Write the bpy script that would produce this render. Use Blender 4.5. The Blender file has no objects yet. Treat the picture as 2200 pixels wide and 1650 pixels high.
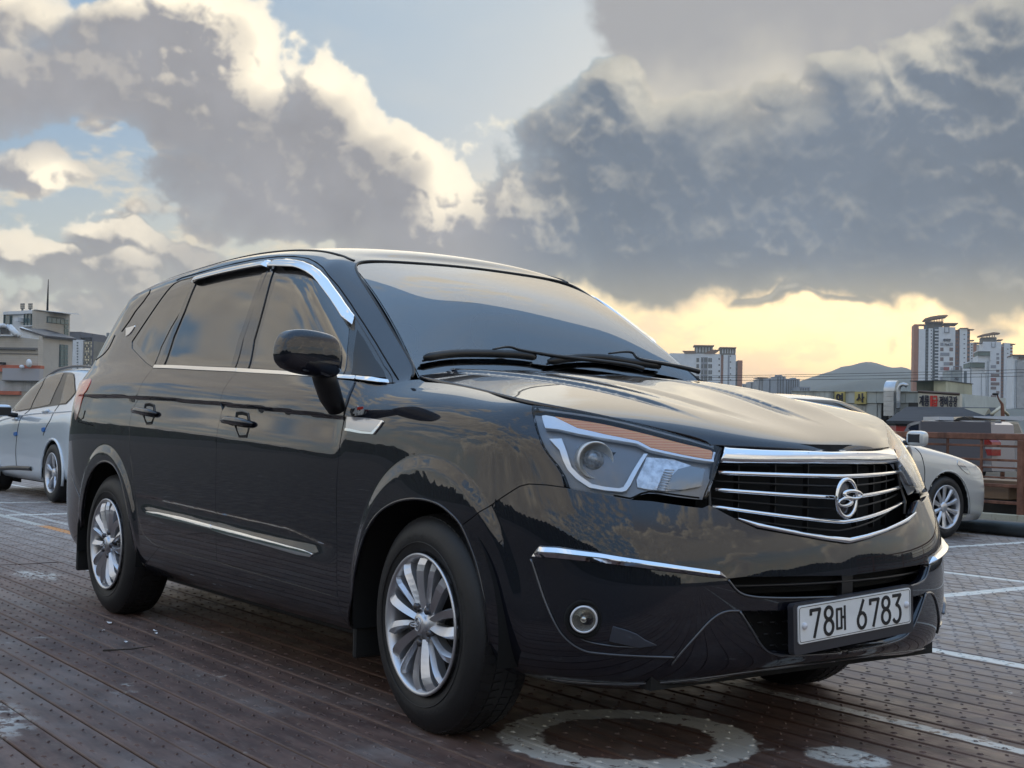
import bpy, math, random
import numpy as np
from mathutils import Vector, Matrix, geometry
random.seed(7); np.random.seed(7)
SC = bpy.context.scene
COL = SC.collection
# ------------------------------------------------------------------ camera
F_PX, YAW, PITCH, ROLL = 2829.93, 2.512858, 0.0300713, 0.0224567
CAM = Vector((3.63101, -3.22664, 1.00808))
_d = Vector((math.cos(YAW)*math.cos(PITCH), math.sin(YAW)*math.cos(PITCH), math.sin(PITCH)))
_r = Vector((math.sin(YAW), -math.cos(YAW), 0.0)); _u = _r.cross(_d)
_rr = _r*math.cos(ROLL)+_u*math.sin(ROLL); _uu = -_r*math.sin(ROLL)+_u*math.cos(ROLL)
cd = bpy.data.cameras.new('camera'); cd.sensor_width = 36; cd.lens = 36*F_PX/2200; cd.clip_start = .05; cd.clip_end = 9000
co = bpy.data.objects.new('camera', cd); COL.objects.link(co); SC.camera = co
co.matrix_world = Matrix(((_rr.x,_uu.x,-_d.x,CAM.x),(_rr.y,_uu.y,-_d.y,CAM.y),(_rr.z,_uu.z,-_d.z,CAM.z),(0,0,0,1)))
# ------------------------------------------------------------------ exposure
SC.view_settings.view_transform = 'Standard'; SC.view_settings.look = 'None'
SC.view_settings.exposure = 0.82; SC.view_settings.gamma = 1.0; SC.view_settings.use_curve_mapping = False
SC.cycles.max_bounces = 8; SC.cycles.transparent_max_bounces = 12; SC.cycles.glossy_bounces = 5
SC.cycles.caustics_reflective = False; SC.cycles.caustics_refractive = False
SC.cycles.use_denoising = True
# ------------------------------------------------------------------ sky
SUN_A, SUN_E = math.radians(16.5), math.radians(7.5)     # right of the view axis, low, behind cloud
SUN_AZ = YAW-SUN_A                                        # world azimuth (counter-clockwise from +X)
W = bpy.data.worlds.new('World'); SC.world = W; W.use_nodes = True
NT = W.node_tree; NT.nodes.clear()
class NB:
    """tiny node-expression builder"""
    def __init__(s, nt): s.nt = nt
    def n(s, t, **k):
        x = s.nt.nodes.new(t)
        for a, b in k.items(): setattr(x, a, b)
        return x
    def put(s, node, i, v):
        if isinstance(v, bpy.types.NodeSocket): s.nt.links.new(v, node.inputs[i])
        else: node.inputs[i].default_value = v
    def m(s, op, a, b=0.0, c=0.0, clamp=False):
        x = s.n('ShaderNodeMath', operation=op, use_clamp=clamp); s.put(x, 0, a); s.put(x, 1, b)
        if op in ('MULTIPLY_ADD', 'WRAP'): s.put(x, 2, c)
        return x.outputs[0]
    def add(s, *a):
        r = a[0]
        for b in a[1:]: r = s.m('ADD', r, b)
        return r
    def mul(s, *a):
        r = a[0]
        for b in a[1:]: r = s.m('MULTIPLY', r, b)
        return r
    def vm(s, op, a, b=(0,0,0), sc=1.0):
        x = s.n('ShaderNodeVectorMath', operation=op); s.put(x, 0, a)
        if op == 'SCALE': s.put(x, 3, sc)
        else: s.put(x, 1, b)
        return x.outputs['Value'] if op in ('DOT_PRODUCT', 'LENGTH', 'DISTANCE') else x.outputs[0]
    def comb(s, x, y, z):
        c = s.n('ShaderNodeCombineXYZ'); s.put(c, 0, x); s.put(c, 1, y); s.put(c, 2, z); return c.outputs[0]
    def sep(s, v):
        c = s.n('ShaderNodeSeparateXYZ'); s.put(c, 0, v); return c.outputs
    def mr(s, v, a, b, c=0.0, d=1.0, smooth=True):
        x = s.n('ShaderNodeMapRange', interpolation_type='SMOOTHSTEP' if smooth else 'LINEAR'); s.put(x, 0, v)
        for i, q in enumerate((a, b, c, d)): s.put(x, i+1, q)
        return x.outputs[0]
    def mix(s, f, a, b, blend='MIX'):
        x = s.n('ShaderNodeMix', data_type='RGBA', blend_type=blend); x.clamp_factor = True
        s.put(x, 0, f); s.put(x, 6, a if not isinstance(a, tuple) else (*a[:3], 1)); s.put(x, 7, b if not isinstance(b, tuple) else (*b[:3], 1)); return x.outputs[2]
    def noise(s, v, scale, det=5.0, rough=.55, lac=2.0, dist=0.0, dim='3D', out=0):
        x = s.n('ShaderNodeTexNoise', noise_dimensions=dim); s.put(x, 'Vector', v); s.put(x, 'Scale', scale); s.put(x, 'Detail', det)
        s.put(x, 'Roughness', rough); s.put(x, 'Lacunarity', lac); s.put(x, 'Distortion', dist); return x.outputs[out]
    def vor(s, v, scale, feature='SMOOTH_F1', rnd=1.0, smooth=.3, det=0.0):
        x = s.n('ShaderNodeTexVoronoi', feature=feature); s.put(x, 'Vector', v); s.put(x, 'Scale', scale); s.put(x, 'Randomness', rnd)
        if feature == 'SMOOTH_F1': s.put(x, 'Smoothness', smooth)
        s.put(x, 'Detail', det)
        return x.outputs[0]
B = NB(NT)
tc = B.n('ShaderNodeTexCoord')
rot = B.n('ShaderNodeVectorRotate', rotation_type='Z_AXIS'); B.put(rot, 'Vector', tc.outputs['Generated']); rot.inputs['Angle'].default_value = math.pi/2-YAW
D0 = rot.outputs[0]                                        # view axis is now +Y, right is +X
# ---- sky painted by direction: clear air, broken cumulus lit from the low sun, drawn as a function of azimuth and elevation
_rng = np.random.RandomState(11)
_perm = np.tile(_rng.permutation(256), 3)
_gr = _rng.normal(size=(256, 3)); _gr /= np.linalg.norm(_gr, axis=1, keepdims=True); _gr = _gr.astype(np.float32)
def perlin(x, y, z):
    xi = np.floor(x).astype(np.int32); yi = np.floor(y).astype(np.int32); zi = np.floor(z).astype(np.int32)
    xf = (x-xi).astype(np.float32); yf = (y-yi).astype(np.float32); zf = (z-zi).astype(np.float32)
    u = xf*xf*xf*(xf*(xf*6-15)+10); v = yf*yf*yf*(yf*(yf*6-15)+10); w = zf*zf*zf*(zf*(zf*6-15)+10)
    r = 0
    for dz in (0, 1):
        wz = w if dz else 1-w
        for dy in (0, 1):
            wy = v if dy else 1-v
            for dx in (0, 1):
                h = _perm[_perm[_perm[(xi+dx) & 255]+((yi+dy) & 255)]+((zi+dz) & 255)]
                gq = _gr[h]
                r = r+(u if dx else 1-u)*wy*wz*(gq[..., 0]*(xf-dx)+gq[..., 1]*(yf-dy)+gq[..., 2]*(zf-dz))
    return r*1.5
def fbm(P, s, octv, rough=.5, billow=False, seed=0):
    r = 0; a = 1; t = 0
    for i in range(octv):
        n = perlin(P[0]*s+seed+i*7.3, P[1]*s+seed*1.7, P[2]*s-seed*.6)
        if billow: n = 1-2.2*np.abs(n)
        r = r+a*n; t += a; a *= rough; s *= 2.03
    return r/t
def ss(a, b, x):
    t = np.clip((x-a)/(b-a), 0, 1); return t*t*(3-2*t)
def pxd(x, y): return math.degrees(math.atan((x-1100)/2830)), math.degrees(math.atan((910+(x-1100)*.0225-y)/2830))
# cloud banks: azimuth/elevation placed from photo pixels, radii in px, weight
BANKS = [
 (20,60,110,70,1.0),(60,190,210,75,1.25),(230,230,190,70,1.2),(250,60,100,70,1.0),(360,50,120,75,1.3),(440,90,95,85,1.3),(450,190,110,80,1.2),(330,150,150,80,1.2),
 (420,270,170,70,1.2),(560,300,150,70,1.1),(650,180,80,80,1.25),(640,260,110,80,1.3),(700,240,75,70,1.2),(720,330,130,80,1.3),(560,390,160,85,1.25),(650,420,230,90,1.3),
 (830,320,70,60,1.1),(880,390,100,70,1.2),(960,400,80,50,1.0),(860,480,170,80,1.25),(1000,470,120,60,1.1),(950,545,150,40,.9),(700,500,160,50,.9),(1060,560,100,45,.9),
 (325,290,45,55,.62),(150,345,0.1,0.1,0),(30,400,80,45,1.0),(110,395,60,35,.75),(300,350,25,22,.35),
 (250,470,110,22,.5),(350,455,80,25,.55),(430,480,90,30,.6),(90,575,110,30,1.0),(200,530,100,38,1.15),(170,590,150,35,1.1),(380,550,70,38,1.0),(420,600,80,30,.7),
 (30,660,70,35,.6),(260,620,60,40,1.0),(290,660,90,45,1.0),(150,680,120,45,.85),(210,720,90,35,.75),(40,740,70,30,.5),
 (1150,370,50,60,.9),(1130,500,150,110,1.35),(1230,290,100,75,1.3),(1300,215,70,60,1.25),(1340,300,140,90,1.35),(1450,290,110,80,1.2),(1380,420,260,150,1.5),(1550,370,150,90,1.3),
 (1530,540,230,95,1.4),(1420,600,150,45,1.1),(1650,440,220,140,1.5),(1660,215,60,40,.8),(1700,330,120,90,1.3),(1790,165,60,48,1.25),(1800,230,90,70,1.3),(1880,330,150,120,1.4),(1980,180,60,50,1.1),
 (2000,280,170,130,1.4),(2130,170,80,60,1.2),(2230,120,110,80,1.3),(2200,300,180,200,1.4),(1950,480,300,150,1.5),(2150,560,200,120,1.3),(1750,590,140,80,1.1),(1850,620,160,60,1.0),(2060,620,170,45,.9),
 (1680,672,110,16,1.0),(1790,690,120,14,.9),(1870,668,70,22,.7),(2180,695,60,30,.8),(1785,778,26,20,.44),(1925,772,24,16,.46),(1620,690,60,8,.5),
 (-160,200,190,120,1.2),(-330,420,190,80,1.1),(-200,620,180,50,1.0),(2420,260,200,160,1.3),(2500,600,200,70,1.0),(2700,380,200,150,1.1)]
def cloud_density(az, el, P):
    w1 = fbm(P, 9.0, 4, .55, seed=3.1); w2 = fbm(P, 9.0, 4, .55, seed=8.7)
    w3 = fbm(P, 34.0, 3, .55, seed=5.5); w4 = fbm(P, 34.0, 3, .55, seed=1.9)
    a = az+w1*2.6+w3*.7; e = el+w2*2.0+w4*.6
    cov = np.zeros_like(az)
    for cx, cy, rx, ry, wt in BANKS:
        if wt == 0: continue
        a0, e0 = pxd(cx, cy)
        q = ((a-a0)/(rx/49.4*1.12))**2+((e-e0)/(ry/49.4*1.12))**2
        cov = np.maximum(cov, wt*np.exp(-q*.85))+.22*wt*np.exp(-q*1.1)
    cov = np.minimum(cov, 1.6)
    wild = .85*ss(.02, .30, fbm(P*np.array([1, 1, 1.7]).reshape(3, *([1]*az.ndim)), 2.7, 4, .5, seed=2.2)+.05)
    ins = ss(38, 24, np.abs(az))*ss(33, 22, el)
    wild = wild+.55*ss(-30, -50, az)*ss(-165, -130, az)*ss(-.30, .12, fbm(P*np.array([1, 1, 2.4]).reshape(3, *([1]*az.ndim)), 5.0, 4, .5, seed=41.))
    wild = wild*(1-.62*ss(24, 50, el))
    cov = cov*ins+wild*(1-ins)*1.25
    b = fbm(P, 26.0, 6, .52, billow=True, seed=6.3)
    n = fbm(P, 14.0, 7, .56, seed=9.9)
    b2 = fbm(P, 13.0, 3, .5, billow=True, seed=16.3)
    return (cov-.66+.46*(b-.25)+.30*n+.20*(b2-.2)).astype(np.float32)
def sky_image(a0, a1, e0, e1, nx, ny):
    az, el = np.meshgrid(np.linspace(a0, a1, nx, dtype=np.float32), np.linspace(e0, e1, ny, dtype=np.float32))
    ra, re = np.radians(az), np.radians(el)
    P = np.stack([np.sin(ra)*np.cos(re), np.cos(ra)*np.cos(re), np.sin(re)]).astype(np.float32)
    d = cloud_density(az, el, P)
    dp = np.clip(d, 0, 1.2)
    ppd = nx/(a1-a0); ppe = ny/(e1-e0)
    # optical depth towards the light: rightwards and up for the left banks, mostly up for the others
    def march(dx, dy, steps, ln):
        o = np.zeros_like(dp); prev = 0
        for k in range(1, steps+1):
            t = ln*(k/steps)**1.6; sx = int(round(t*dx*ppd)); sy = int(round(t*dy*ppe))
            if a1-a0 > 300: q = np.roll(dp, -sx, 1)
            else:
                q = np.zeros_like(dp); q[:, :nx-sx if sx > 0 else nx] = dp[:, sx:] if sx > 0 else dp
                if sx > 0: q[:, nx-sx:] = dp[:, -1:]
            if sy > 0: q = np.concatenate([q[sy:], np.repeat(q[-1:], sy, 0)], 0)
            o += q*(t-prev); prev = t
        return o
    od = march(.80, .60, 14, 4.2); odu = march(.15, 1.0, 10, 3.0)
    def shift(q, dx, dy):
        sx, sy = int(round(dx*ppd)), int(round(dy*ppe)); r = np.roll(q, (-sy, -sx), (0, 1))
        if sy > 0: r[-sy:] = q[-sy:]
        if sx > 0 and a1-a0 < 300: r[:, -sx:] = q[:, -sx:]
        return r
    h = np.clip(d, -.1, 2.2)
    rel = 2.6*(h-shift(h, .22, .17))+1.5*(h-shift(h, .55, .42))+.7*(h-shift(h, 1.3, 1.0))
    relu = 2.0*(h-shift(h, .05, .25))+1.0*(h-shift(h, .1, .8))
    lit = np.exp(-od*2.1); litu = np.exp(-odu*1.7)
    sdx = az-16.5; sde = (el-5.0)
    glow = np.exp(-(sdx/13.)**2-(sde/7.0)**2); glow2 = np.exp(-(sdx/26.)**2-(sde/11.)**2)
    right = ss(-3.5, 3.5, az)*ss(60, 35, az)
    C = lambda *c: np.array(c, np.float32)
    L = lambda t, A, Bc: A*(1-t[..., None])+Bc*t[..., None]
    # clear air
    top = L(ss(-24, 6, az), C(.26, .42, .63), C(.40, .525, .64))
    low = L(ss(-20, -2, az), C(.66, .70, .62), C(.78, .74, .58))
    low = L(np.clip(glow2*1.2, 0, 1), low, C(1.0, .87, .50))
    low = L(np.clip(glow*1.0, 0, 1), low, C(1.10, .96, .56))
    clear = L(ss(1.5, 13, el), low, top)
    clear = L(ss(14, 50, el), clear, np.broadcast_to(C(.40, .62, .95), clear.shape))
    veil = ss(-.15, .55, fbm(P*np.array([1, 1, 2.2]).reshape(3, 1, 1), 7, 6, .58, seed=4.4))
    clear = L(veil*.30, clear, clear*.5+C(.40, .37, .31))
    clear = L(ss(40, 150, np.abs(az))*.5, clear, clear*C(.75, .85, 1.0))
    # creamy sheet upper right, grey above
    wob = fbm(P, 8, 5, .55, seed=7.7)
    sh = ss(3.2, 5.2, az+wob*5+fbm(P, 40, 5, .6, seed=2.9)*1.6)*ss(8.0, 11.0, el+wob*2)*ss(38, 26, el)
    shc = L(ss(12.0, 17.5, el+wob*5-.05*az), C(.76, .70, .58)*np.ones_like(clear), C(.40, .395, .40)*np.ones_like(clear))
    shc = L(ss(0, 30, az-6)*.35, shc, C(.42, .40, .42)*np.ones_like(clear))
    clear = L(sh*.96, clear, shc)
    # thin warm scud low on the left and streaks low on the right
    Pw = P*np.array([1, 1, 2.6], np.float32).reshape(3, 1, 1)
    sc1 = fbm(Pw, 16, 7, .6, seed=31.); sc2 = fbm(P, 30, 5, .6, billow=True, seed=33.)
    wl = ss(11.5, 7.5, el+.25*az)*ss(2, -5, az)*ss(-2.5, .5, el)
    wr = ss(6.8, 4.6, el)*ss(1.2, 2.6, el)*ss(2, 6, az)
    k = ss(-.02, .30, sc1+.12*sc2)*np.maximum(wl*.85, wr*.95)
    kc = L(ss(-.1, .3, fbm(P, 24, 4, .5, seed=35.)), C(.93, .80, .60)*np.ones_like(clear), C(.62, .60, .56)*np.ones_like(clear))
    kc = L(right, kc, C(.60, .58, .50)*np.ones_like(clear))
    clear = L(k, clear, kc)
    # clouds
    thin = np.exp(-np.clip(d, 0, 3)*4.5)
    shadow = L(right, C(.355, .345, .355)*np.ones_like(clear), C(.165, .20, .25)*np.ones_like(clear))
    soft = fbm(P, 11, 6, .55, seed=12.)
    shadow = shadow*(1+.34*soft[..., None])
    shadow = L(np.clip(ss(9.5, 1.0, el)*.62, 0, 1)*(1-.35*right), shadow, C(.52, .475, .37)*np.ones_like(clear))
    shadow = L(right*ss(7.5, 3.8, el)*.55, shadow, C(.50, .43, .27)*np.ones_like(clear))
    lw = np.maximum(ss(-30, -55, az)*ss(-170, -130, az), .6*ss(35, 60, np.abs(az)))*ss(60, 35, el)
    shadow = L(lw*.85, shadow, C(.56, .50, .42)*np.ones_like(clear))
    bright = L(right, C(1.34, 1.18, .90)*np.ones_like(clear), C(1.10, 1.0, .78)*np.ones_like(clear))
    patch = ss(-.12, .22, fbm(P, 6.5, 3, .5, seed=21.))
    f = np.clip(lit*1.25-.03+np.clip(rel, -.25, 1)*(.45+.85*patch)*(.35+.65*np.exp(-od*.7)), 0, 1)*(1-.80*right)+np.clip(.30*litu*ss(-.1, .5, soft+.15)+.30*np.clip(relu, -.3, 1)*(.4+.6*patch), 0, 1)*right
    f = f*(.72+.28*ss(-.3, .3, soft)); f = np.clip(f+lw*.30*ss(-.2, .3, soft), 0, 1)
    f = np.clip(f, 0, 1)
    cl = L(f, shadow, bright)
    edge = thin*(.50+.3*right)
    cl = L(np.clip(edge, 0, 1), cl, np.minimum(clear*1.12+.06, 1.15)*C(1.02, .97, .88))
    cl = L(np.clip(glow, 0, 1)*.42*ss(8, 3, el), cl, C(1.0, .80, .42)*np.ones_like(clear))
    lowr = right*ss(9.5, 4, el)
    m = ss(-.04-.10*lowr, .17+.50*lowr, d)
    broad = 1+.50*np.maximum(ss(24, 75, np.abs(az)), ss(20, 50, el)); clear = clear*broad[..., None]; cl = cl*broad[..., None]
    calm = .45*np.maximum(ss(27, 40, np.abs(az)), ss(23, 32, el)); cl = L(calm, cl, C(.66, .63, .58)*np.ones_like(clear)*broad[..., None])
    col = L(m, clear, cl)
    return col, np.clip(m+sh*.96, 0, 1)

def sky_tex(a0, a1, e0, e1, nx, ny, nm):
    col, m = sky_image(a0, a1, e0, e1, nx, ny)
    im = bpy.data.images.new(nm, nx, ny, alpha=True, float_buffer=True); im.colorspace_settings.name = 'Non-Color'
    im.alpha_mode = 'CHANNEL_PACKED'
    im.pixels.foreach_set(np.concatenate([col, m[..., None]], -1).astype(np.float32).ravel()); im.pack() if False else None
    t = B.n('ShaderNodeTexImage'); t.image = im; t.extension = 'EXTEND'; t.interpolation = 'Cubic'
    uv = B.comb(B.mr(AZ, a0, a1, 0, 1, False), B.mr(EL, e0, e1, 0, 1, False), 0.0); B.put(t, 0, uv)
    return t
X, Y, Z = B.sep(D0)
AZ = B.mul(B.m('ARCTAN2', X, Y), 57.29578); EL = B.mul(B.m('ARCSINE', Z), 57.29578)
tS = sky_tex(-27, 27, -1.5, 22.5, 1350, 600, 'sky_ahead'); tD = sky_tex(-180, 180, -4, 90, 1000, 270, 'sky_around')
win = B.mul(B.mr(B.m('ABSOLUTE', AZ), 24, 26.8, 1, 0), B.mr(EL, 20, 22.3, 1, 0))
skc = B.mix(win, tD.outputs[0], tS.outputs[0]); ska = B.mr(win, 0, 1, 0, 1, False)
alp = B.add(B.mul(win, tS.outputs[1]), B.mul(B.m('SUBTRACT', 1.0, win), tD.outputs[1]))
sky = B.n('ShaderNodeTexSky', sky_type='NISHITA'); sky.sun_disc = False
sky.sun_elevation = SUN_E; sky.sun_rotation = math.pi/2-SUN_AZ; sky.air_density = 1.2; sky.dust_density = 2.5; sky.ozone_density = 1.4
res = B.vm('SCALE', skc, sc=5.75)
res = B.mix(B.mul(B.m('SUBTRACT', 1.0, alp), .14), res, sky.outputs[0])
res = B.mix(B.mr(Z, -.05, -.01, 1, 0), res, (1.0, .95, .85))
bg = B.n('ShaderNodeBackground'); B.put(bg, 0, res); bg.inputs[1].default_value = 0.1
out = B.n('ShaderNodeOutputWorld'); NT.links.new(bg.outputs[0], out.inputs[0])
W.cycles.sampling_method = 'MANUAL'; W.cycles.sample_map_resolution = 512
# ------------------------------------------------------------------ sun behind the clouds
sl = bpy.data.lights.new('sun', 'SUN'); sl.energy = 0.5; sl.angle = math.radians(62); sl.color = (1.0, .86, .62)
so = bpy.data.objects.new('sun', sl); COL.objects.link(so)
SL_E = math.radians(19)                                   # centre of the wide bright cloud gap
sdir = Vector((math.cos(SUN_AZ)*math.cos(SL_E), math.sin(SUN_AZ)*math.cos(SL_E), math.sin(SL_E)))
so.rotation_euler = sdir.to_track_quat('Z', 'Y').to_euler()
# ------------------------------------------------------------------ helpers
MATS = {}
def mat(name, base=(.5,.5,.5), rough=.5, metal=0.0, coat=0.0, coat_r=.03, ior=1.5, emit=None, alpha=1.0, trans=0.0, var=0.0, vscale=8.0, bump=0.0, bscale=60.0, rvar=0.0, spec=.5, build=None):
    if name in MATS: return MATS[name]
    m = bpy.data.materials.new(name); m.use_nodes = True; MATS[name] = m
    nt = m.node_tree; b = nt.nodes['Principled BSDF']; q = NB(nt)
    b.inputs['Base Color'].default_value = (*base, 1); b.inputs['Roughness'].default_value = rough; b.inputs['Metallic'].default_value = metal
    b.inputs['IOR'].default_value = ior; b.inputs['Coat Weight'].default_value = coat; b.inputs['Coat Roughness'].default_value = coat_r; b.inputs['Specular IOR Level'].default_value = spec
    b.inputs['Transmission Weight'].default_value = trans; b.inputs['Alpha'].default_value = alpha
    if emit: b.inputs['Emission Color'].default_value = (*emit[:3], 1); b.inputs['Emission Strength'].default_value = emit[3]
    t = q.n('ShaderNodeTexCoord').outputs['Object']
    if var > 0:
        nz = q.noise(t, vscale, 6, .6)
        c = q.mix(q.mr(nz, .3, .7), tuple(v*(1-var) for v in base), tuple(min(1, v*(1+var)) for v in base)); nt.links.new(c, b.inputs['Base Color'])
    if rvar > 0:
        nt.links.new(q.mr(q.noise(t, vscale*2.3, 5, .6), .3, .7, max(0, rough-rvar), rough+rvar), b.inputs['Roughness'])
    if bump > 0:
        bp = q.n('ShaderNodeBump'); bp.inputs['Strength'].default_value = bump; bp.inputs['Distance'].default_value = .002
        nt.links.new(q.noise(t, bscale, 4, .6), bp.inputs['Height']); nt.links.new(bp.outputs[0], b.inputs['Normal'])
    if build: build(q, nt, b, t)
    return m
def tag(o, label=None, cat=None, group=None, kind=None):
    if label: o['label'] = label
    if cat: o['category'] = cat
    if group: o['group'] = group
    if kind: o['kind'] = kind
    return o
def empty(name, loc=(0,0,0), rz=0.0):
    o = bpy.data.objects.new(name, None); COL.objects.link(o); o.location = loc; o.rotation_euler = (0, 0, rz); o.empty_display_size = .2
    return o
def link(name, me, m=None, parent=None, loc=None, rot=None):
    if m is not None:
        for x in (m if isinstance(m, (list, tuple)) else [m]): me.materials.append(x)
    o = bpy.data.objects.new(name, me); COL.objects.link(o)
    if parent is not None: o.parent = parent
    if loc is not None: o.location = loc
    if rot is not None: o.rotation_euler = rot
    return o
def rawmesh(V, F, smooth=False, normals=None):
    me = bpy.data.meshes.new('mesh'); me.from_pydata([tuple(map(float, v)) for v in V], [], [tuple(map(int, f)) for f in F])
    me.polygons.foreach_set('use_smooth', [smooth]*len(me.polygons)); me.update()
    if normals is not None: me.normals_split_custom_set_from_vertices([tuple(map(float, n)) for n in normals])
    return me
class MB:
    """collects boxes, tubes, lathes and prisms into one mesh"""
    def __init__(s): s.V = []; s.F = []; s.S = []; s.M = []; s.mi = 0
    def raw(s, V, F, smooth=False):
        o = len(s.V); s.V += [tuple(v) for v in V]; s.F += [tuple(i+o for i in f) for f in F]; s.S += [smooth]*len(F); s.M += [s.mi]*len(F); return s
    def box(s, c, d, rz=0.0, bev=0.0):
        x, y, z = d[0]/2, d[1]/2, d[2]/2; cs, sn = math.cos(rz), math.sin(rz)
        if bev <= 0: P = [(a*x, b*y, e*z) for e in (-1, 1) for a, b in ((-1,-1),(1,-1),(1,1),(-1,1))]; F = [(3,2,1,0),(4,5,6,7),(0,1,5,4),(1,2,6,5),(2,3,7,6),(3,0,4,7)]
        else:
            P = []; bz = min(bev, z*.9); bb = min(bev, x*.9, y*.9)
            for e, k in ((-z, bb), (-z+bz, 0), (z-bz, 0), (z, bb)):
                X, Y = x-k, y-k
                P += [(-X+bb*(k==0), -Y, e), (X-bb*(k==0), -Y, e), (X, -Y+bb*(k==0), e), (X, Y-bb*(k==0), e), (X-bb*(k==0), Y, e), (-X+bb*(k==0), Y, e), (-X, Y-bb*(k==0), e), (-X, -Y+bb*(k==0), e)]
            F = [tuple(range(7, -1, -1)), tuple(range(24, 32))]
            for r in range(3):
                for i in range(8): a = r*8+i; b = r*8+(i+1) % 8; F.append((a, b, b+8, a+8))
        return s.raw([(c[0]+p[0]*cs-p[1]*sn, c[1]+p[0]*sn+p[1]*cs, c[2]+p[2]) for p in P], F)
    def tube(s, pts, r, n=8, cap=True, smooth=True, flat=None):
        pts = [Vector(p) for p in pts]; R = r if isinstance(r, (list, tuple)) else [r]*len(pts)
        V = []; up = None
        for i, p in enumerate(pts):
            t = (pts[min(i+1, len(pts)-1)]-pts[max(i-1, 0)]).normalized()
            if up is None: up = Vector((0, 0, 1)) if abs(t.z) < .9 else Vector((1, 0, 0))
            a = t.cross(up).normalized(); b = a.cross(t).normalized(); up = b
            for k in range(n):
                an = 2*math.pi*k/n; fl = flat if flat else 1.0
                V.append(p+a*math.cos(an)*R[i]+b*math.sin(an)*R[i]*fl)
        F = []
        for i in range(len(pts)-1):
            for k in range(n): q = i*n+k; w = i*n+(k+1) % n; F.append((q, w, w+n, q+n))
        if cap: F.append(tuple(range(n-1, -1, -1))); F.append(tuple((len(pts)-1)*n+k for k in range(n)))
        return s.raw([tuple(v) for v in V], F, smooth)
    def lathe(s, prof, n=48, axis='y', c=(0,0,0), smooth=True, arc=2*math.pi, a0=0.0):
        # prof: (radius, along) ; axis y or z
        V = []; full = abs(arc-2*math.pi) < 1e-6; m = n if full else n+1
        for k in range(m):
            a = a0+arc*k/n
            for r, h in prof:
                V.append((c[0]+r*math.cos(a), c[1]+h, c[2]+r*math.sin(a)) if axis == 'y' else (c[0]+r*math.cos(a), c[1]+r*math.sin(a), c[2]+h))
        F = []; L = len(prof)
        for k in range(n):
            k2 = (k+1) % m
            for j in range(L-1):
                F.append((k*L+j, k*L+j+1, k2*L+j+1, k2*L+j) if axis == 'y' else (k*L+j, k2*L+j, k2*L+j+1, k*L+j+1))
        return s.raw(V, F, smooth)
    def prism(s, poly, h, origin=(0,0,0), ax=(1,0,0), ay=(0,0,1), an=(0,1,0)):
        ax, ay, an, o = Vector(ax), Vector(ay), Vector(an), Vector(origin); n = len(poly)
        A = [o+ax*p[0]+ay*p[1] for p in poly]; Bp = [v+an*h for v in A]
        return s.raw([tuple(v) for v in A+Bp], [tuple(range(n-1, -1, -1)), tuple(range(n, 2*n))]+[(i, (i+1) % n, n+(i+1) % n, n+i) for i in range(n)])
    def build(s, name, m=None, parent=None, loc=None, rot=None):
        me = bpy.data.meshes.new(name); me.from_pydata(s.V, [], s.F); me.polygons.foreach_set('use_smooth', s.S)
        if any(s.M): me.polygons.foreach_set('material_index', s.M)
        me.update(); return link(name, me, m, parent, loc, rot)
def inpoly(P, poly):
    x, y = P[:, 0][:, None], P[:, 1][:, None]; a = np.asarray(poly); b = np.roll(a, -1, 0)
    ins = np.zeros(len(P), bool)
    for i in range(0, len(a), 200):
        A, Bq = a[i:i+200], b[i:i+200]
        c = ((A[:, 1] > y) != (Bq[:, 1] > y)) & (x < (Bq[:, 0]-A[:, 0])*(y-A[:, 1])/(Bq[:, 1]-A[:, 1]+1e-12)+A[:, 0])
        ins ^= (c.sum(1) % 2).astype(bool)
    return ins
def dense(poly, step, closed=True):
    P = np.asarray(poly, float)
    if closed: P = P[np.linalg.norm(P-np.roll(P, 1, 0), axis=1) > 1e-5]
    Q = np.roll(P, -1, 0) if closed else P[1:]; out = []
    for i in range(len(Q)):
        n = max(1, int(np.ceil(np.hypot(*(Q[i]-P[i]))/step)))
        for k in range(n): out.append(P[i]+(Q[i]-P[i])*k/n)
    if not closed: out.append(P[-1])
    return np.array(out)
def sarea(P): x, y = P[:, 0], P[:, 1]; return .5*np.sum(x*np.roll(y, -1)-np.roll(x, -1)*y)
def inset(P, d, fixed=None):
    if abs(d) < 1e-9: return P
    if sarea(P) < 0: P = P[::-1]; fixed = None if fixed is None else fixed[::-1]
    e = np.roll(P, -1, 0)-P; e /= np.linalg.norm(e, axis=1, keepdims=True)+1e-12
    nrm = np.stack([-e[:, 1], e[:, 0]], 1); pn = np.roll(nrm, 1, 0)
    b = nrm+pn; b /= np.maximum((b*b).sum(1, keepdims=True)/2, .35)
    Q = P+b*d
    if fixed is not None: Q[fixed] = P[fixed]
    return Q
def cut(P, inside):
    """triangulate: P boundary loops (list), inside: extra points"""
    verts = []; edges = []
    for L in P:
        o = len(verts); n = len(L); verts += [tuple(p) for p in L]; edges += [(o+i, o+(i+1) % n) for i in range(n)]
    nb = len(verts); verts += [tuple(p) for p in inside]
    r = geometry.delaunay_2d_cdt([Vector(v) for v in verts], edges, [], 0, 1e-7)
    V = np.array([tuple(v) for v in r[0]]); F = np.array([f for f in r[2] if len(f) == 3])
    c = V[F].mean(1); ok = inpoly(c, P[0])
    for h in P[1:]: ok &= ~inpoly(c, h)
    F = F[ok]; T = V[F]; ar = (T[:, 1, 0]-T[:, 0, 0])*(T[:, 2, 1]-T[:, 0, 1])-(T[:, 2, 0]-T[:, 0, 0])*(T[:, 1, 1]-T[:, 0, 1])
    F[ar < 0] = F[ar < 0][:, ::-1]
    return V, F[np.abs(ar) > 1e-12]

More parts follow.
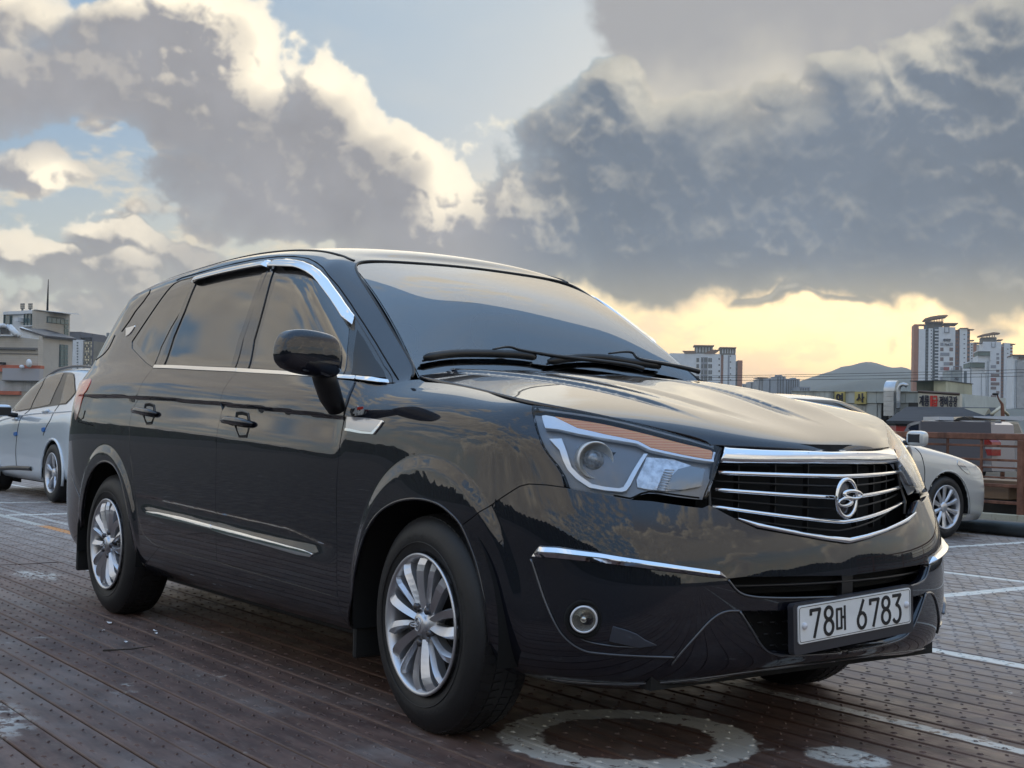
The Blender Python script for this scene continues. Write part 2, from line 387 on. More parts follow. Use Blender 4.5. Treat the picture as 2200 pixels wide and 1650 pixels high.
def bs(t):
    return np.stack([(1-t)**3,3*t**3-6*t**2+4,-3*t**3+3*t**2+3*t+1,t**3],-1)/6.0
def dbs(t):
    return np.stack([-(1-t)**2,3*t**2-4*t,-3*t**2+2*t+1,t**2],-1)/2.0
class Net:
    """uniform cubic B-spline sheet; 'm' ends mirror across y=0"""
    def __init__(s,P,ends=('e','e','e','e'),disp=None):
        P=np.array(P,float); s.nu,s.nv=P.shape[:2]; s.disp=disp; s.fold=ends[1]=='m'; s.umax=(s.nu-1)*(2 if s.fold else 1)
        M=np.array([1,-1,1.])
        def ph(a,b,k): return b*M if k=='m' else 2*a-b
        P=np.concatenate([ph(P[:1],P[1:2],ends[0]),P,ph(P[-1:],P[-2:-1],ends[1])],0)
        P=np.concatenate([ph(P[:,:1],P[:,1:2],ends[2]),P,ph(P[:,-1:],P[:,-2:-1],ends[3])],1)
        s.P=P
    def base(s,u,v,d=False):
        u=np.asarray(u,float); v=np.asarray(v,float)
        iu=np.clip(np.floor(u).astype(int),0,s.nu-2); iv=np.clip(np.floor(v).astype(int),0,s.nv-2)
        tu=u-iu; tv=v-iv; bu,bv=bs(tu),bs(tv)
        I=iu[...,None]+np.arange(4); J=iv[...,None]+np.arange(4)
        Q=s.P[I[...,:,None],J[...,None,:]]
        p=np.einsum('...i,...j,...ijk->...k',bu,bv,Q)
        if not d: return p
        return p,np.einsum('...i,...j,...ijk->...k',dbs(tu),bv,Q),np.einsum('...i,...j,...ijk->...k',bu,dbs(tv),Q)
    def pos(s,u,v):
        if s.fold:
            u=np.asarray(u,float); k=u>s.nu-1; p=s.pos0(np.where(k,2*(s.nu-1)-u,u),v); p[...,1]=np.where(k,-p[...,1],p[...,1]); return p
        return s.pos0(u,v)
    def pos0(s,u,v):
        if s.disp is None: return s.base(u,v)
        p,a,b=s.base(u,v,True); n=np.cross(a,b); n/=np.linalg.norm(n,axis=-1,keepdims=True)+1e-12
        return p+n*s.disp(p)[...,None]
    def nrm(s,u,v):
        u=np.asarray(u,float); v=np.asarray(v,float); e=1e-3
        u0,u1=np.clip(u-e,0,s.umax),np.clip(u+e,0,s.umax); v0,v1=np.clip(v-e,0,s.nv-1),np.clip(v+e,0,s.nv-1)
        n=np.cross(s.pos(u1,v)-s.pos(u0,v),s.pos(u,v1)-s.pos(u,v0))
        return n/(np.linalg.norm(n,axis=-1,keepdims=True)+1e-12)
def interp(x,xs,ys): return np.interp(x,xs,ys)
def sstep(a,b,x):
    t=np.clip((x-a)/(b-a),0,1); return t*t*(3-2*t)
BX=[-4.2,-2.5,-1.5,-.64,-.38]; BZ=[1.262,1.25,1.205,1.168,1.140]
CX=[-3.5,-3.28,-2.6,-1.59,-.55,.2]; CZ=[1.115,1.11,1.10,1.07,1.02,.975]
def side_disp(p):
    x,z=p[...,0],p[...,2]; y=np.abs(p[...,1])
    side=sstep(.70,.86,y)
    cz=np.polyval(np.polyfit(CX,CZ,2),x)
    d=np.zeros_like(x)
    # undercut character line
    k=sstep(-3.62,-3.3,x)*(1-sstep(-.62,-.50,x))
    g=z-cz
    d+= -0.016*k*side*(1-sstep(-.012,.002,g))*sstep(-.16,-.012,g)
    # wheel arch flares
    for cx,ax,az,fw in ((0.02,.50,.545,1),(-3.0,.49,.50,0)):
        dx=(x-cx); dz=z-.36
        r=np.sqrt((dx/ax)**2+(dz/az)**2)
        # front flare line trails forward
        lift=.013*(1-sstep(.90,1.0,r))*sstep(.50,.9,r+.25)
        fade=sstep(.33,.50,z) if fw==0 else sstep(.30,.5,z)
        tail=1-sstep(.36,.62,dx) if fw else 1.0
        d+= lift*fade*side*tail
    # lower door recess with the bright strip
    k2=sstep(-2.62,-2.38,x)*(1-sstep(-.75,-.56,x))*side
    zc=np.interp(x,[-2.4,-.7],[.555,.515])
    d+= -0.011*k2*(1-sstep(-.002,.014,z-zc-.062+.03*sstep(-1.0,-.6,x)))*sstep(-.022,.045,z-zc)
    return d
def make_M():
    # columns: lower x, lower y scale, belt x, roof x
    cols=[(-4.05,0.,-3.92,-3.81),(-4.04,.37,-3.91,-3.80),(-4.00,.69,-3.88,-3.77),(-3.90,.895,-3.80,-3.65),(-3.72,.955,-3.66,-3.43),
          (-3.45,.982,-3.42,-3.14),(-3.1,.992,-3.1,-2.86),(-2.7,.998,-2.72,-2.58),(-2.3,1.,-2.34,-2.28),(-1.9,1.,-1.94,-1.98),
          (-1.5,1.,-1.53,-1.72),(-1.1,.998,-1.10,-1.50),(-.82,.995,-.80,-1.36),(-.60,.99,-.55,-1.27),(-.42,.985,-.40,-1.20),(-.25,.98,-.375,-1.14)]
    rz=[.24,.29,.38,.50,.62,.74,.86,.96,1.06,1.15]
    ry=[.85,.915,.937,.945,.95,.955,.958,.957,.950,.928]
    uy=[.885,.862,.835,.805,.772,.737,.66,.50,.25,0.]
    uz=[0,.06,.15,.25,.35,.43,.49,.53,.553,.56]
    net=[]
    for i,(lx,sy,bx,tx) in enumerate(cols):
        c=[]; bz=np.interp(bx,BX,BZ)
        for k in range(10):
            z=rz[k]; 
            if k>=7: z=rz[k]+(bz-1.215)*(k-6)/4.
            x=lx+(bx-lx)*max(0,(z-.9)/.35)
            y=ry[k]*sy
            if i<=4:
                if z<.64: x-=.09*(1 if i<3 else .4)
                if k<2: x+=.05
            c.append((x,-y,z))
        roofz={0:1.75,1:1.75,2:1.75,3:1.76,4:1.775,5:1.79,6:1.80,7:1.81,8:1.82,9:1.82,10:1.808,11:1.788,12:1.767,13:1.745,14:1.722,15:1.695}[i]
        for k in range(10):
            f=uz[k]/.49; 
            x=bx+(tx-bx)*min(f,1.0)
            z=bz+(roofz-.06-bz)*min(f,1.) if k<=6 else roofz-.06+.06*(uz[k]-.49)/.07
            y=uy[k]*sy*(1-.035*sstep(-2.6,-3.6,np.array(x))if i>3 else 1)
            if i<=3 and k>0: y*=1-.06*min(f,1)
            if i==13: y*=.985
            if i==14:
                y=[.835,.795,.768,.745,.725,.700,.635,.48,.24,0][k]
            if i==15:
                y=[.725,.705,.68,.655,.63,.605,.565,.45,.22,0][k]
                x=[-.375,-.47,-.62,-.77,-.93,-1.08,-1.15,-1.165,-1.175,-1.18][k]; z=[1.165,1.235,1.33,1.43,1.53,1.62,1.665,1.68,1.69,1.695][k]
            if i==14:
                x=[-.40,-.55,-.70,-.85,-1.01,-1.15,-1.21,-1.23,-1.24,-1.245][k]; z=[1.145,1.24,1.335,1.43,1.53,1.625,1.685,1.70,1.712,1.717][k]
            c.append((x,-y,z))
        net.append(c)
    return Net(net,('m','e','e','m'),side_disp)
FCOLS=[((.02,-.940),(.02,-.937,.86),(.02,-.755,1.125)),((.28,-.925),(.25,-.927,.85),(.22,-.775,1.095)),((.50,-.89),(.43,-.895,.84),(.38,-.80,1.080)),
 ((.66,-.83),(.58,-.83,.83),(.50,-.735,1.062)),((.78,-.74),(.70,-.74,.82),(.60,-.64,1.036)),((.865,-.62),(.79,-.63,.805),(.69,-.535,1.002)),
 ((.92,-.47),(.855,-.50,.79),(.765,-.44,.970)),((.955,-.31),(.895,-.34,.79),(.825,-.32,.955)),((.972,-.155),(.92,-.17,.79),(.87,-.16,.955)),((.98,0.),(.93,0.,.79),(.885,0.,.955))]
def make_A():
    net=[]
    rz=[.24,.29,.38,.50,.62,.74,.86,.96,1.06,1.15]
    ry=[.85,.915,.937,.945,.95,.955,.958,.957,.950,.928]
    for i,x in enumerate([-1.1,-.82,-.60,-.42,-.22]):
        sy=.992-.002*i; bz=np.interp(x,BX+[.02],BZ+[1.12])
        c=[(x,-ry[k]*sy,rz[k]+(max(0,(k-6)/4.)*(bz-1.215))) for k in range(10)]
        if i>=3: c[8]=(x,-.93,1.04); c[9]=(x,-.875,1.105)
        c.append((x,-[.885,.885,.86,.80,.745][i],[bz,bz,1.17,1.165,1.155][i]))
        net.append(c)
    for i,(B,Hb,T) in enumerate(FCOLS):
        B=np.array(B);Hb=np.array(Hb);T=np.array(T)
        n=np.array([B[0]+.1 if i>0 else 0.,B[1]*.8]); 
        d2=np.array([max(0,(i-1))/8.,-(1-max(0,(i-2))/7.)]); d2/=np.linalg.norm(d2)+1e-9
        c=[(*(B-d2*.17),.222+.05*sstep(3,8,float(i))),(*(B-d2*.05),.245+.045*sstep(3,8,float(i))),(*B,.35),(*(B+d2*.004),.48),(*(B-d2*.0),.60)]
        m=.5*np.array([*B,.60])+.5*Hb; m[:2]+=d2*.012; c.append(tuple(m)); c.append(tuple(Hb))
        if i<3:
            c+= [(Hb[0],-.930+.01*i*i,.955),(.5*(Hb[0]+T[0]),[-.918,-.905,-.88][i],1.03-.01*i),(T[0],[-.865,-.865,-.85][i],T[2]-.018)]
        else:
            for w,b in ((.36,.02),(.66,.02),(.88,.012)):
                q=Hb*(1-w)+T*w; q[:2]+=d2*b; q[2]+=.006; c.append(tuple(q))
        c.append(tuple(T)); net.append(c)
    return Net(net,('e','m','e','e'),side_disp)
def hood_disp(p):
    x,y,z=p[...,0],np.abs(p[...,1]),p[...,2]
    t=sstep(.62,.2,x); 
    yo=np.interp(x,[-.4,.75],[.56,.345]); yi=np.interp(x,[-.2,.80],[.31,.155])
    k=1-sstep(.45,.74,x)
    d= .010*k*(1-sstep(-.012,.012,y-yo))*sstep(-.17,-.02,y-yo)
    d+= -.009*k*(1-sstep(-.012,.010,y-yi))*sstep(-.10,-.012,y-yi)
    return -d
def make_H():
    xs=[-.52,-.30,-.08,.15,.38,.58,.74,.835,.885,.898]
    cz=[1.212,1.205,1.185,1.152,1.105,1.055,1.013,.986,.964,.944]
    ex=[-.385,-.22,-.03,.17,.38,.50,.60,.69,.775,.79]; 
    ey=[.722,.742,.752,.772,.800,.735,.640,.535,.425,.42]; ez=[1.172,1.155,1.132,1.107,1.080,1.060,1.034,1.005,.976,.958]
    net=[]
    for i in range(10):
        c=[]
        for q in (0,.2,.4,.6,.8,1.):
            x=xs[i]+(ex[i]-xs[i])*q**2.2; y=ey[i]*q; z=cz[i]+(ez[i]-cz[i])*q**2.0+ (.012*np.sin(np.pi*q))*(1 if i<7 else .4)
            c.append((x,-y,z))
        net.append(c)
    n=Net(net,('e','e','m','e'),None)
    n.disp=hood_disp
    return n
def make_W():
    bot=[(-.375,-.725,1.165),(-.43,-.55,1.19),(-.475,-.37,1.203),(-.495,-.18,1.21),(-.50,0,1.212)]
    top=[(-1.15,-.59,1.66),(-1.165,-.45,1.68),(-1.172,-.3,1.687),(-1.178,-.15,1.693),(-1.18,0,1.695)]
    net=[]
    for b,t in zip(bot,top):
        b=np.array(b);t=np.array(t); c=[]
        for w in (0,.2,.4,.6,.8,1.):
            q=b*(1-w)+t*w; k=np.sin(np.pi*w); e=(1-(b[1]/.725)**2)
            q[0]+=.020*k+.03*k*e; q[2]+=.022*k+.03*k*e; c.append(tuple(q))
        net.append(c)
    return Net(net,('e','m','e','e'),None)
SURF=dict(M=make_M(),A=make_A(),H=make_H(),W=make_W())
def car_loft(st, org, head, scale=1.0, flip=1):
    """st: stations (x, half width, belt z, rail half width, rail z, top z, lower z) nose to tail; visible side first row is the sill"""
    c,s=np.cos(head),np.sin(head); net=[]
    for x,w,bz,rw,rz,tz,lz in st:
        sec=[(w*.90,lz),(w*.985,lz+.06),(w,lz+.22),(w*1.0,lz+.40 if bz-lz>.5 else lz+(bz-lz)*.6),(w*.995,bz-.16),(w*.975,bz-.05),(w*.935,bz),(w*.935*.66+rw*.34,bz+(rz-bz)*.36),(w*.935*.3+rw*.7,bz+(rz-bz)*.74),(rw*.97,rz),(rw*.80,rz+(tz-rz)*.55),(rw*.45,tz-.005),(0,tz)]
        net.append([((x*c+y*s)*scale+org[0],(x*s-y*c)*scale+org[1],z*scale+org[2]) for y,z in [(flip*a,b) for a,b in sec]])
    return Net(net,('e','e','e','e'))
# stations: x measured forward from the front axle
SED=[(.88,.60,.62,.40,.64,.66,.20),(.84,.76,.66,.55,.69,.71,.17),(.70,.85,.74,.62,.77,.80,.17),(.45,.885,.80,.64,.84,.875,.17),(.15,.90,.86,.66,.90,.935,.17),(-.15,.90,.90,.68,.945,.98,.17),(-.40,.90,.935,.70,.985,1.02,.17),(-.62,.90,.955,.69,1.10,1.15,.17),(-.85,.90,.965,.66,1.23,1.29,.17),(-1.10,.90,.975,.62,1.34,1.39,.17),(-1.38,.90,.98,.59,1.40,1.44,.17),(-1.7,.90,.985,.58,1.395,1.445,.17),(-2.1,.90,.99,.58,1.39,1.445,.17),(-2.5,.90,1.0,.57,1.35,1.42,.17),(-2.9,.90,1.01,.56,1.26,1.34,.17),(-3.2,.88,1.02,.56,1.12,1.18,.18),(-3.5,.84,1.02,.56,1.05,1.08,.2),(-3.65,.70,.95,.45,.97,1.0,.25)]
SUVS=[(.80,.70,.70,.45,.74,.78,.30),(.70,.86,.85,.60,.90,.95,.24),(.40,.94,.98,.68,1.03,1.08,.24),(0,.955,1.06,.72,1.12,1.17,.24),(-.4,.955,1.10,.74,1.22,1.27,.24),(-.75,.955,1.12,.72,1.42,1.47,.24),(-1.0,.955,1.13,.68,1.56,1.61,.24),(-1.3,.955,1.14,.65,1.66,1.71,.24),(-1.7,.955,1.15,.64,1.72,1.77,.24),(-2.2,.955,1.16,.64,1.735,1.80,.24),(-2.7,.955,1.17,.64,1.73,1.79,.24),(-3.1,.955,1.19,.64,1.70,1.77,.24),(-3.4,.95,1.21,.63,1.63,1.71,.26),(-3.62,.93,1.20,.62,1.44,1.52,.28),(-3.78,.88,1.16,.60,1.28,1.33,.30),(-3.88,.80,1.0,.5,1.02,1.05,.34)]
SURF['D']=car_loft(SED,(-4.11-.83,7.58,0),np.pi/2,.93)
SURF['S']=car_loft(SUVS,(-11.46-2.93*.87,1.36+.82,0),np.pi,.87,-1)

OUT={
 'rear_door':('M',[(7.492,9.878),(7.442,9.524),(7.365,9.004),(7.305,8.375),(7.136,7.744),(7.119,7.192),(7.139,6.443),(7.184,5.578),(7.297,4.56),(7.443,3.194),(7.599,2.527),(7.846,2.273),(8.121,2.184),(9.129,2.12),(9.728,2.129),(9.728,2.129),(9.733,3.075),(9.73,3.958),(9.747,5.385),(9.755,7.061),(9.774,8.171),(9.79,8.756),(9.854,9.352),(9.921,9.883),(8.834,9.852),(7.492,9.878)]),
 'front_door':('M',[(9.921,9.883),(9.854,9.352),(9.79,8.756),(9.774,8.171),(9.755,7.061),(9.747,5.385),(9.73,3.958),(9.733,3.075),(9.728,2.129),(10.112,2.072),(11.553,1.965),(13.159,1.859),(13.159,1.859),(13.221,3.227),(13.213,4.532),(13.225,5.242),(13.282,6.053),(13.282,7.08),(13.289,7.882),(13.195,8.662),(13.109,9.172),(13.016,9.82),(11.891,9.844),(10.909,9.883),(9.921,9.883)]),
 'glass_area':('M',[(7.478,9.928),(7.099,10.305),(6.637,10.901),(6.162,11.415),(5.989,11.844),(6.12,12.449),(6.27,13.138),(6.452,13.976),(6.572,14.608),(6.644,14.864),(6.81,14.991),(7.249,14.977),(7.687,15.014),(8.853,15.184),(9.579,15.316),(10.293,15.428),(11.051,15.471),(11.899,15.416),(12.606,15.241),(13.295,14.926),(13.672,14.455),(13.812,14.021),(13.874,13.616),(13.918,13.225),(13.928,12.822),(13.966,12.361),(14.009,11.55),(14.061,10.668),(14.372,9.85),(13.585,9.987),(12.977,9.991),(11.871,9.963),(10.892,10.003),(9.902,10.006),(8.809,9.977)]),
 'door_glass':('M',[(10.22,10.208),(10.313,11.886),(10.525,13.219),(10.748,14.335),(11.458,14.41),(12.506,14.428),(12.919,14.052),(13.18,13.443),(13.287,12.861),(13.399,12.3),(12.929,11.459),(12.59,10.17),(11.342,10.157)]),
 'rear_glass':('M',[(7.893,10.122),(7.845,11.56),(7.867,12.893),(7.928,14.157),(8.998,14.294),(10.166,14.453),(10.035,13.417),(9.856,12.072),(9.791,10.223),(8.909,10.152)]),
 'quarter_glass':('M',[(7.445,10.185),(6.91,10.901),(6.279,11.669),(6.369,12.404),(6.476,13.281),(6.605,13.983),(6.77,14.347),(7.222,14.485),(7.669,14.595),(7.673,13.36),(7.481,12.29),(7.403,11.342)]),
 'pillar_b1':('M',[(9.864,10.032),(9.922,11.774),(10.135,13.317),(10.361,14.609),(10.464,14.791),(10.575,14.79),(10.369,13.124),(10.177,11.682),(10.141,10.043)]),
 'pillar_b2':('M',[(9.723,10.042),(9.759,11.625),(9.965,13.129),(10.167,14.54),(10.345,14.687),(10.306,14.436),(10.09,13.031),(9.893,11.671),(9.825,10.057)]),
 'pillar_c':('M',[(7.61,10.115),(7.594,11.454),(7.634,12.93),(7.628,14.511),(7.763,14.438),(7.785,13.056),(7.735,11.805),(7.8,10.118)]),
 'sail_panel':('M',[(13.74,12.197),(13.803,11.761),(13.842,10.946),(14.062,10.072),(13.398,10.155),(12.854,10.2),(13.134,11.251)]),
 'belt_strip1':('M',[(7.5,10.098),(8.787,10.088),(9.886,10.113),(9.896,9.895),(8.831,9.868),(7.504,9.895)]),
 'belt_strip2':('M',[(9.897,10.115),(10.882,10.093),(11.858,10.067),(12.991,10.123),(12.991,9.92),(11.888,9.859),(10.909,9.883),(9.91,9.882)]),
 'belt_strip3':('M',[(13.021,10.113),(13.569,10.09),(14.178,9.942),(14.28,9.793),(13.614,9.88),(13.034,9.928)]),
 'visor1':('M',[(7.531,14.616),(7.654,14.874),(8.481,14.982),(9.662,15.162),(10.319,15.305),(10.342,14.808),(9.229,14.608),(8.35,14.48),(7.779,14.393)]),
 'visor2':('M',[(10.396,15.302),(10.957,15.358),(11.393,15.341),(11.929,15.281),(12.573,15.136),(13.209,14.866),(13.609,14.454),(13.747,13.998),(13.841,13.636),(13.878,13.246),(13.956,12.801),(13.615,12.343),(13.377,12.538),(13.32,12.918),(13.227,13.345),(13.1,13.682),(12.919,14.052),(12.707,14.331),(12.346,14.54),(11.992,14.665),(11.679,14.736),(11.013,14.742),(10.41,14.752)]),
 'arch_rear':('M',[(4.872,1.704),(4.924,1.847),(4.999,2.054),(5.077,2.284),(5.14,2.496),(5.179,2.682),(5.205,2.863),(5.228,3.042),(5.257,3.223),(5.292,3.41),(5.329,3.599),(5.37,3.786),(5.416,3.965),(5.467,4.136),(5.523,4.302),(5.585,4.46),(5.654,4.608),(5.732,4.747),(5.819,4.878),(5.908,4.995),(5.997,5.091),(6.085,5.165),(6.174,5.22),(6.262,5.255),(6.347,5.271),(6.428,5.266),(6.508,5.241),(6.584,5.197),(6.655,5.134),(6.722,5.049),(6.786,4.943),(6.844,4.822),(6.896,4.69),(6.939,4.548),(6.976,4.394),(7.009,4.228),(7.043,4.051),(7.08,3.858),(7.117,3.649),(7.152,3.437),(7.182,3.234),(7.206,3.045),(7.225,2.863),(7.24,2.682),(7.252,2.497),(7.258,2.299),(7.259,2.094),(7.26,1.895),(7.264,1.716),(7.272,1.563),(7.282,1.426),(7.295,1.302),(7.312,1.187),(7.336,1.075),(7.366,0.971),(7.394,0.883),(7.414,0.821)]),
 'tail_light':('M',[(3.667,9.102),(3.807,9.123),(4.009,9.154),(4.226,9.185),(4.414,9.205),(4.567,9.225),(4.708,9.244),(4.828,9.243),(4.919,9.199),(4.979,9.09),(5.011,8.935),(5.02,8.766),(5.01,8.62),(4.971,8.504),(4.904,8.4),(4.833,8.303),(4.781,8.207),(4.757,8.112),(4.748,8.021),(4.746,7.931),(4.741,7.84),(4.738,7.747),(4.739,7.655),(4.736,7.56),(4.721,7.463),(4.691,7.342),(4.651,7.204),(4.605,7.092),(4.558,7.044),(4.511,7.085),(4.461,7.189),(4.41,7.323),(4.359,7.456),(4.305,7.589),(4.247,7.735),(4.194,7.884),(4.155,8.026),(4.132,8.168),(4.121,8.313),(4.117,8.441),(4.113,8.53)]),
 'rear_side_glass':('M',[(3.792,15.125),(4.637,15.057),(5.316,14.973),(5.494,14.641),(5.465,14.136),(5.267,13.595),(5.197,13.075),(5.021,12.548),(4.722,12.788),(4.359,13.874)]),
 'bird_badge':('M',[(5.261,12.67),(5.514,12.685),(5.77,12.71),(5.752,12.492),(5.691,12.302),(5.535,12.183)]),
 'hatch_seam':('M',[(3.736,10.9),(3.839,10.948),(3.989,11.018),(4.146,11.096),(4.271,11.17),(4.353,11.235),(4.412,11.298),(4.459,11.364),(4.5,11.434),(4.539,11.503),(4.57,11.572),(4.592,11.653),(4.606,11.76),(4.606,11.917),(4.594,12.11),(4.579,12.293),(4.569,12.419)]),
 'tail_seam':('M',[(5.086,7.519),(5.078,7.151),(4.768,6.959),(5.209,6.907),(5.664,6.815)]),
 'rear_bumper_seam':('M',[(4.283,4.549),(4.642,4.057),(4.899,3.674),(5.184,3.477)]),
 'door_strip1':('M',[(7.723,3.458),(8.068,3.499),(8.761,3.482),(9.598,3.398),(9.618,3.257),(8.786,3.317),(8.09,3.345),(7.749,3.374)]),
 'door_strip2':('M',[(9.623,3.388),(10.36,3.321),(11.312,3.217),(12.085,3.152),(12.352,3.086),(12.3,2.992),(11.883,2.985),(10.839,3.092),(10.153,3.158),(9.644,3.232)]),
 'fender':('A',[(2.094,9.69),(2.18,9.076),(2.235,8.583),(2.321,7.816),(2.295,7.056),(2.276,6.05),(2.213,5.241),(2.201,4.53),(2.209,3.225),(2.145,1.855),(1.502,0.059),(1.988,0.107),(2.694,1.976),(2.932,2.701),(3.17,3.469),(3.427,4.081),(3.787,4.597),(4.218,4.951),(4.643,5.146),(5.043,5.212),(5.405,5.156),(5.684,4.976),(5.9,4.707),(6.129,4.923),(6.388,5.184),(6.777,5.54),(6.987,5.722),(7.153,5.865),(7.355,5.958),(7.737,5.998),(8.1,5.995),(8.046,6.38),(7.918,6.674),(7.726,6.999),(7.611,7.304),(7.489,7.902),(7.388,8.577),(7.226,9.495),(5.556,9.951),(4.286,9.911),(3.866,9.856),(3.707,9.952),(3.625,10.0),(3.358,9.881),(3.17,9.641),(3.066,9.631),(2.592,9.646)]),
 'headlight':('A',[(7.213,9.548),(7.998,9.705),(8.717,9.911),(9.314,10.0),(9.835,10.0),(10.325,10.0),(10.742,10.0),(11.154,9.672),(11.457,9.259),(11.463,8.979),(11.362,8.044),(11.21,7.076),(11.024,6.191),(10.857,6.192),(10.387,6.215),(10.01,6.229),(9.814,6.2),(9.652,6.106),(9.49,5.96),(9.407,5.91),(9.077,5.942),(8.574,5.985),(8.138,6.002),(8.046,6.38),(7.918,6.674),(7.726,6.999),(7.611,7.304),(7.489,7.902),(7.388,8.577)]),
 'bumper':('A',[(5.9,4.707),(6.129,4.923),(6.388,5.184),(6.777,5.54),(6.987,5.722),(7.153,5.865),(7.355,5.958),(7.737,5.998),(8.1,5.995),(8.572,5.953),(9.074,5.901),(9.397,5.861),(9.841,5.898),(10.348,5.871),(10.867,5.84),(11.023,5.955),(11.208,5.798),(11.495,5.525),(11.874,5.214),(12.82,4.943),(13.425,4.772),(14.0,4.651),(14.0,0.0),(6.45,0.0),(6.315,1.905),(6.343,2.727),(6.225,3.494),(6.072,4.166)]),
 'arch_front':('A',[(1.988,0.107),(2.126,0.469),(2.326,0.996),(2.534,1.546),(2.694,1.976),(2.786,2.237),(2.842,2.407),(2.883,2.544),(2.932,2.701),(2.991,2.893),(3.05,3.092),(3.109,3.286),(3.17,3.469),(3.23,3.635),(3.291,3.791),(3.355,3.938),(3.427,4.081),(3.508,4.221),(3.596,4.355),(3.689,4.482),(3.787,4.597),(3.89,4.701),(3.998,4.794),(4.109,4.877),(4.218,4.951),(4.325,5.014),(4.432,5.066),(4.539,5.11),(4.643,5.146),(4.746,5.174),(4.847,5.194),(4.946,5.207),(5.043,5.212),(5.138,5.209),(5.231,5.199),(5.321,5.181),(5.405,5.156),(5.482,5.122),(5.554,5.079),(5.621,5.03),(5.684,4.976),(5.744,4.921),(5.799,4.864),(5.851,4.796),(5.9,4.707),(5.947,4.594),(5.99,4.462),(6.031,4.317),(6.072,4.166),(6.112,4.009),(6.152,3.844),(6.189,3.671),(6.225,3.494),(6.26,3.31),(6.295,3.12),(6.325,2.925),(6.343,2.727),(6.357,2.539),(6.367,2.356),(6.357,2.153),(6.315,1.905),(6.214,1.562),(6.07,1.151),(5.928,0.766),(5.833,0.5),(5.808,0.401),(5.824,0.412),(5.855,0.467),(5.875,0.5)]),
 'grille_hole':('A',[(11.453,8.973),(11.21,7.076),(11.023,5.955),(11.208,5.798),(11.495,5.525),(11.874,5.214),(12.82,4.943),(13.425,4.772),(14.0,4.651),(14.0,10.0)]),
 'slot_hole':('A',[(11.027,3.797),(11.373,3.835),(12.213,3.812),(12.936,3.787),(13.703,3.753),(14.0,3.74),(14.0,3.2),(13.694,3.22),(12.864,3.252),(12.399,3.268),(11.755,3.313),(11.534,3.345),(11.32,3.409),(11.168,3.539)]),
 'lower_hole':('A',[(11.245,3.022),(11.549,2.506),(11.761,2.13),(12.018,1.886),(12.505,1.747),(13.133,1.68),(13.893,1.627),(14.0,1.62),(14.0,2.87),(13.62,2.886),(12.402,2.969)]),
 'chrome_top':('A',[(11.52,9.066),(11.971,9.221),(12.982,9.208),(14.0,9.083),(14.0,9.083),(14.0,8.059),(14.0,8.059),(12.888,8.077),(12.093,8.118),(11.384,8.082),(11.435,8.464)]),
 'chrome_vee':('A',[(11.52,5.525),(12.039,5.324),(12.845,5.064),(13.487,4.929),(14.0,4.847),(13.92,4.674),(13.427,4.787),(12.823,4.957),(11.88,5.242)]),
 'fog_panel':('A',[(7.213,4.103),(7.295,3.64),(7.452,3.117),(7.66,2.617),(7.873,2.287),(8.192,2.054),(8.538,2.006),(9.287,1.983),(9.971,1.951),(10.153,2.156),(10.518,2.638),(10.661,2.815),(10.815,2.949),(11.065,3.029),(11.245,3.029),(11.196,3.161),(11.102,3.541),(11.007,3.774),(10.444,3.9),(9.311,4.048),(7.828,4.141)]),
 'fog_trim1':('A',[(7.194,4.089),(7.211,4.01),(7.235,3.897),(7.264,3.768),(7.295,3.64),(7.33,3.513),(7.367,3.381),(7.408,3.247),(7.452,3.117),(7.501,2.986),(7.553,2.855),(7.607,2.729),(7.66,2.617),(7.711,2.52),(7.76,2.435),(7.813,2.358),(7.873,2.287),(7.945,2.217),(8.024,2.153),(8.108,2.097),(8.192,2.054),(8.267,2.029),(8.338,2.017),(8.422,2.012),(8.538,2.006),(8.698,1.999),(8.89,1.994),(9.093,1.989),(9.287,1.983),(9.483,1.975),(9.687,1.965),(9.868,1.956),(9.994,1.95)]),
 'fog_trim2':('A',[(9.913,1.727),(9.953,1.797),(10.01,1.898),(10.079,2.014),(10.154,2.132),(10.241,2.259),(10.342,2.4),(10.44,2.533),(10.518,2.638),(10.569,2.707),(10.603,2.75),(10.63,2.782),(10.661,2.815),(10.699,2.853),(10.739,2.889),(10.778,2.921),(10.815,2.949),(10.849,2.97),(10.881,2.986),(10.913,2.998),(10.944,3.008),(10.973,3.017),(11.001,3.023),(11.031,3.026),(11.065,3.029),(11.11,3.029),(11.163,3.027),(11.212,3.024),(11.245,3.022)]),
 'lower_trim':('A',[(11.245,3.022),(11.302,2.926),(11.384,2.787),(11.473,2.637),(11.549,2.506),(11.608,2.399),(11.658,2.301),(11.707,2.212),(11.761,2.13),(11.817,2.058),(11.873,1.994),(11.937,1.937),(12.018,1.886),(12.121,1.842),(12.239,1.805),(12.368,1.774),(12.505,1.747),(12.649,1.725),(12.802,1.708),(12.963,1.694),(13.133,1.68),(13.331,1.665),(13.552,1.649),(13.754,1.636),(13.893,1.627)]),
 'slot_trim':('A',[(11.026,3.774),(11.051,3.729),(11.088,3.664),(11.129,3.596),(11.168,3.539),(11.204,3.498),(11.24,3.463),(11.277,3.435),(11.32,3.409),(11.369,3.388),(11.423,3.371),(11.479,3.357),(11.534,3.345),(11.579,3.335),(11.618,3.328),(11.67,3.321),(11.755,3.313),(11.871,3.303),(12.01,3.291),(12.182,3.28),(12.399,3.268),(12.707,3.255),(13.087,3.241),(13.446,3.229),(13.694,3.22)]),
